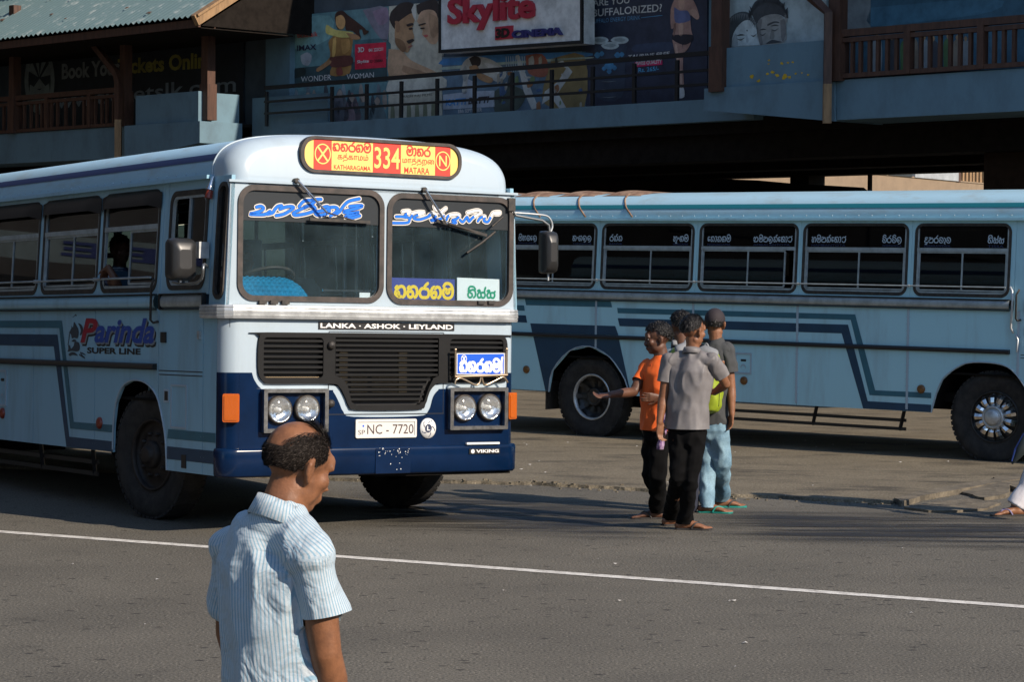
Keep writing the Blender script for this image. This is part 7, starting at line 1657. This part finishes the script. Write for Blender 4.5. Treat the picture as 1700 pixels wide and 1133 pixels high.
def foreground_man():
    Y = 6.25; A = lambda px, py, dy=0.0: at(px, py, Y + dy)
    STR = stripe_cloth()
    base = A(455, 900); root = person('balding man in blue striped shirt walking past close to the camera', Vector((base.x, Y, 0)))
    f = Vector((.80, .60, 0)).normalized(); right = Vector((f.y, -f.x, 0))
    Mh = basis((.74, .59, -.32), (.06, 0, 1)); hc = A(494, 775, .02)
    c7, nk = A(458, 842, -.03), A(470, 850, .0)
    sr, sl = A(520, 925, -.12), A(390, 912, .15)
    ch = A(452, 935, .02); ws = A(462, 1085, .01); hp = A(468, 1200, 0)
    er, wr = A(541, 1085, -.12), A(566, 1225, -.02); el, wl2 = A(382, 1050, .26), A(430, 1190, .38)
    z0 = 0.0
    hl, hr = hp + right * -.09, hp + right * .09
    kl, kr = Vector((hl.x - .05, hl.y - .02, .46)), Vector((hr.x + .10, hr.y + .06, .46)); al, ar = Vector((hl.x - .20, hl.y - .12, .09)), Vector((hr.x + .14, hr.y + .10, .085))
    b = MB(); s = .95
    head(b, hc, Mh, s)
    b.rtube([nk + Vector((-.005, 0, -.05)), A(474, 832, .0), A(486, 800, .02)], [(.070, .066), (.061, .060), (.060, .060)], 14)
    torso(b, hp, ws, ch, nk, sl, sr, (.14, .135, .15), (.11, .11, .105), right)
    limb(b, sr, er, wr, .048, .041, .028, 1.04, 16); limb(b, sl, el, wl2, .048, .040, .028, 1.04, 16)
    hand(b, wr, Vector((.10, .15, -1)), -right, 1, .35, -1); hand(b, wl2, Vector((.05, .1, -1)), right, 1, .35, 1)
    limb(b, hl, kl, al, .078, .055, .04); limb(b, hr, kr, ar, .078, .055, .04); foot(b, al, f, 1.05, .01); foot(b, ar, f, 1.05)
    SK1 = mat('skin_mottled_brown', (.225, .098, .047), .5, col2=(.14, .062, .032), scale=22, spec=.3, bump=.10, bscale=140, lo=.4, hi=.7)  # his own skin tone, mottled at random
    remesh(b, 'body', [SK1], root, .0068, 3)
    sandal(al, f, root, DARKS, 1.06, .008); sandal(ar, f, root, DARKS, 1.06)
    # ---- shirt
    sh = MB()
    sh.rtube([hp + Vector((0, 0, -.20)), hp + Vector((0, 0, -.06)), A(465, 1150), ws, A(456, 1010, .02), ch, A(454, 890, .01), c7.lerp(nk, .5) + Vector((0, 0, -.035))], [(.185, .150), (.180, .144), (.168, .135), (.163, .132), (.168, .13), (.170, .125), (.128, .100), (.078, .074)], 24, right)
    sh.rtube([sl, ch.lerp(nk, .62), sr], [(.064), (.082), (.064)], 16)
    slv_end = A(538, 1022, -.12); da0 = (slv_end - sr).normalized()
    sh.tube([sr, sr.lerp(slv_end, .4), sr.lerp(slv_end, .8), slv_end + da0 * .025], [.056, .055, .061, .066], 18)
    sle = sl.lerp(el, .74); sh.tube([sl, sl.lerp(el, .4), sle], [.056, .058, .062], 18)
    def fin(me):
        tailor(.017, 7.0, (1, 1, .5), 51, .004, hp.z - .14)(me)
        cut(me, lambda p: (lambda k, d: -.03 < k < .07 and d < .09 and (p - ch).dot(right) > .188)((p - slv_end).dot(da0), ((p - slv_end) - da0 * (p - slv_end).dot(da0)).length), slv_end, da0)
        at_ = me.attributes.new('stripe', 'FLOAT', 'POINT') if 'stripe' not in me.attributes else me.attributes['stripe']; vals = []
        ax = (ws + Vector((0, 0, 0))); up = Vector((0, 0, 1)); da = (slv_end - sr).normalized(); a1 = da.cross(f).normalized(); a2 = da.cross(a1)
        db = (sle - sl).normalized()
        for v in me.vertices:
            p = v.co; k = (p - sr).dot(da)
            dr = ((p - sr) - da * k).length; kb = (p - sl).dot(db); dl = ((p - sl) - db * kb).length
            rx = (p - ch).dot(right)
            if k > .0 and dr < .082 and rx > .135:
                q = (p - sr) - da * k; vals.append(atan2(q.dot(a1), q.dot(a2)) * .066 + .003)
            elif kb > 0 and dl < .08 and rx < -.135:
                q = (p - sl) - db * kb; vals.append(atan2(q.dot(right), q.dot(f)) * .066)
            else:
                lean = ch + (ws - ch) * ((ch.z - p.z) / (ch.z - ws.z)); q = p - lean; top = max(0, p.z - (ch.z + .045))
                vals.append(atan2(q.dot(right), -q.dot(f) + .04) * .15 + top * .55)
        at_.data.foreach_set('value', vals)
    remesh(sh, 'shirt', [STR], root, .0066, 3, fin)
    def sfin(a, b):
        d = (b - a).normalized(); e1 = d.cross(f).normalized(); e2 = d.cross(e1)
        def g(me):
            at_ = me.attributes.new('stripe', 'FLOAT', 'POINT'); vals = []
            for v in me.vertices:
                q = v.co - a; q = q - d * q.dot(d); vals.append(atan2(q.dot(e1), q.dot(e2)) * .068)
            at_.data.foreach_set('value', vals)
        return g
    # hems of the sleeves: thin turned edges
    def ringtube(c, d, r, nm, m_=STR, th=.004):
        d = Vector(d).normalized(); a = d.orthogonal().normalized(); e = d.cross(a)
        P = [c + a * (r * cos(2 * pi * k / 28)) + e * (r * sin(2 * pi * k / 28)) for k in range(29)]
        o = MB().tube(P, [(th, .012)] * 29, 6, 0, False).build(nm, [m_], root); q = o.data.attributes.new('stripe', 'FLOAT', 'POINT'); q.data.foreach_set('value', [2 * pi * (i // 6) / 28 * r for i in range(len(o.data.vertices))]); return o
    # collar
    cl = MB(); vs = []; n = 26; cen = c7.lerp(nk, .6); st = []
    axn = Vector((.20, .10, 1)).normalized(); ra_ = right; fa = (f - axn * f.dot(axn)).normalized(); ra_ = fa.cross(axn).normalized()
    for k in range(n + 1):
        a = -pi * .86 + 2 * pi * .86 * k / n        # open at the front
        dirv = -fa * cos(a) + ra_ * sin(a); drop = .012 * (1 - cos(a)) * 1.3
        for (r, h) in ((.062, -.012), (.063, .030), (.066, .034), (.073, .012), (.083, -.020), (.080, -.022)):
            vs.append(cen + dirv * r + axn * (h - drop) + Vector((0, 0, .0))); st.append(a * .075)
    cl.add(vs, [(k * 6 + j, k * 6 + j + 1, (k + 1) * 6 + j + 1, (k + 1) * 6 + j) for k in range(n) for j in range(5)], 0, True)
    o = cl.build('collar', [STR], root); q = o.data.attributes.new('stripe', 'FLOAT', 'POINT'); q.data.foreach_set('value', st)
    t = MB(); t.rtube([hp + Vector((0, 0, .06)), hp + Vector((0, 0, -.06))], [(.15, .115), (.155, .12)], 18, right)
    t.rtube([hl, hl.lerp(kl, .5), kl, al + Vector((0, 0, .03))], [.098, .09, .078, .08], 14); t.rtube([hr, hr.lerp(kr, .5), kr, ar + Vector((0, 0, .03))], [.098, .09, .078, .08], 14)
    remesh(t, 'trousers', [mat('grey_trouser_cloth', (.05, .05, .055), .8)], root, .011, 3, wrinkle(.01, 7, (1, 1, .8), 61, .003))
    # hair: ring round the sides and back, thin locks combed over the front of the crown
    def side_mask(d):
        low = -.62 + (.62 if d.y > .0 else 0) * min(1, max(0, d.y * 1.6)) + (.12 if d.y > -.25 and abs(d.x) > .5 else 0)
        if d.z < low or d.y > .66 - .12 * abs(d.x): return 0
        e = Vector((d.x * .95, (d.y + .30) * .78, 0)).length - (.68 if d.z > 0 else 9)    # bare crown
        if d.z <= 0: e = 1
        m_ = e * 2.6 + .12 * noise.noise(d * 6)
        if d.y > .25 and d.z > .35: m_ = min(m_, .38)
        return max(0, min(1, m_))
    def top_mask(d):
        e = (d - Vector((.15, .50, .86)).normalized()).length
        return max(0, .8 - e * 1.1) if d.z > .40 and d.y > .1 else 0
    fl = lambda d: Vector((0, -.75, -.55))
    H1 = mat('grizzled_hair_dark', (.011, .008, .0065), .7, spec=.12); H2 = mat('grizzled_hair_grey', (.05, .042, .036), .7, spec=.12)
    strands(root, hc, Mh, s, side_mask, 15000, .012, .0006, [H1, H2], fl, 3, 'hair', (.0775, .0985, .0865), .0035, .0)
    strands(root, hc, Mh, s, top_mask, 1500, .050, .0009, [H1, H2], lambda d: Vector((-.5, -.8, .1)), 5, 'combed_hair', (.0775, .0985, .0865), .007, .0, False)
    for k in (-1, 1):
        MB().ell(hc + Mh @ (Vector((k * .031, .071, .004)) * s), (.011, .008, .005), Mh, 10, 8).build('eye', [EYEW], root)
        strands(root, hc, Mh, s, lambda d, k=k: .9 if (abs(d.x - k * .40) < .22 and d.y > .6 and -.22 < d.z < -.10) else 0, 90, .012, .0010, [H1, H1], lambda d: Vector((k * .9, 0, .1)), 9, 'eyebrow', (.073, .108, .085), .003, 0, False)
    rel(None, root)
foreground_man()
# --- people inside the first bus
def seated(px, py, val, axis, label, sleeve, arm):
    c = MB1 @ (Vector(px) if isinstance(px, tuple) else b1(px, py, axis, val)); xr = Vector(X1).normalized(); yb_ = Vector(Y1).normalized(); f = -yb_; f.z = 0; f.normalize(); right = Vector((-xr.x, -xr.y, 0)).normalized() * -1
    root = person(label, Vector((c.x, c.y, c.z - .55)), None)
    hc = c.copy(); Mh = basis(f + Vector((0, 0, -.1)), (0, 0, 1)); nk = hc + Vector((0, 0, -.15)) - f * .02; ch = nk + Vector((0, 0, -.14)); hp = ch + Vector((0, 0, -.36)) - f * .02; ws = ch.lerp(hp, .55)
    sl, sr = nk - xr * .19 + Vector((0, 0, -.06)), nk + xr * .19 + Vector((0, 0, -.06))
    b = MB(); head(b, hc, Mh); b.rtube([nk, hc + Vector((0, 0, -.05))], [.058, .055], 10); torso(b, hp, ws, ch, nk, sl, sr, (.13, .125, .145), (.1, .092, .1), xr)
    E_, W_, D_ = [Vector(q) for q in arm(sl, f, xr)]
    limb(b, sl, E_, W_, .044, .038, .027); hand(b, W_, D_, Vector((0, 0, -1)), 1, .4)
    er = sr - Vector((0, 0, .26)); wr = er + f * .24 + Vector((0, 0, .02)); limb(b, sr, er, wr, .044, .038, .027); hand(b, wr, f, Vector((0, 0, -1)), 1, .5, -1)
    for q in (-1, 1):
        h = hp + xr * (.09 * q); k_ = h + f * .42 + Vector((0, 0, .02)); limb(b, h, k_, k_ + Vector((0, 0, -.40)), .07, .055, .04); foot(b, k_ + Vector((0, 0, -.40)), f, 1, (k_.z - .48))
    remesh(b, 'body', [SKIND], root, .010, 3)
    s_ = MB(); s_.rtube([hp, ws, ch, ch.lerp(nk, .55), nk + Vector((0, 0, -.01))], [(.15, .12), (.148, .112), (.158, .112), (.11, .088), (.066, .06)], 16, xr); s_.rtube([sl, sr], [.06, .06], 12); s_.rtube([sl, sl.lerp(E_, .6)], [.058, .062], 12); s_.rtube([sr, sr.lerp(er, .6)], [.058, .062], 12)
    remesh(s_, 'shirt', [sleeve], root, .011, 3)
    t = MB(); t.rtube([hp - xr * .06, hp + xr * .06], [.12, .12], 12)
    for q in (-1, 1):
        h = hp + xr * (.09 * q); k_ = h + f * .42 + Vector((0, 0, .02)); limb(t, h, k_, k_ + Vector((0, 0, -.36)), .085, .07, .06)
    remesh(t, 'trousers', [CLOTH_BLACK], root, .012, 3)
    strands(root, hc, Mh, 1.0, allhair, 200, .03, .006, [HAIR, HAIR], lambda d: Vector((0, -.4, -.7)), 6, 'hair', (.082, .103, .093), .008, .04)
    rel(None, root)
STRP = mat('navy_striped_sleeve', (.04, .06, .13), .7, col2=(.45, .5, .55), scale=40, stretch=(.1, .1, 1), lo=.52, hi=.56)
# passenger with the arm resting on the window sill
q = b1(186, 446, 0, -1.25)
seated(200, 415, -.98, 0, 'passenger with bent bare arm resting in the open bus window', STRP, lambda s, f, xr: (MB1 @ b1(196, 474, 0, -1.20), MB1 @ b1(180, 444, 0, -1.27), Vector(Y1) * .8 + Vector((0, 0, -.5))))
seated((-.60, 1.02, 2.02), 0, 0, 0, 'driver sitting at the wheel behind the left windscreen', mat('driver_shirt', (.22, .24, .25), .7), lambda s, f, xr: (s + f * .10 - Vector((0, 0, .26)) - xr * .05, s + f * .36 - Vector((0, 0, .18)), f))
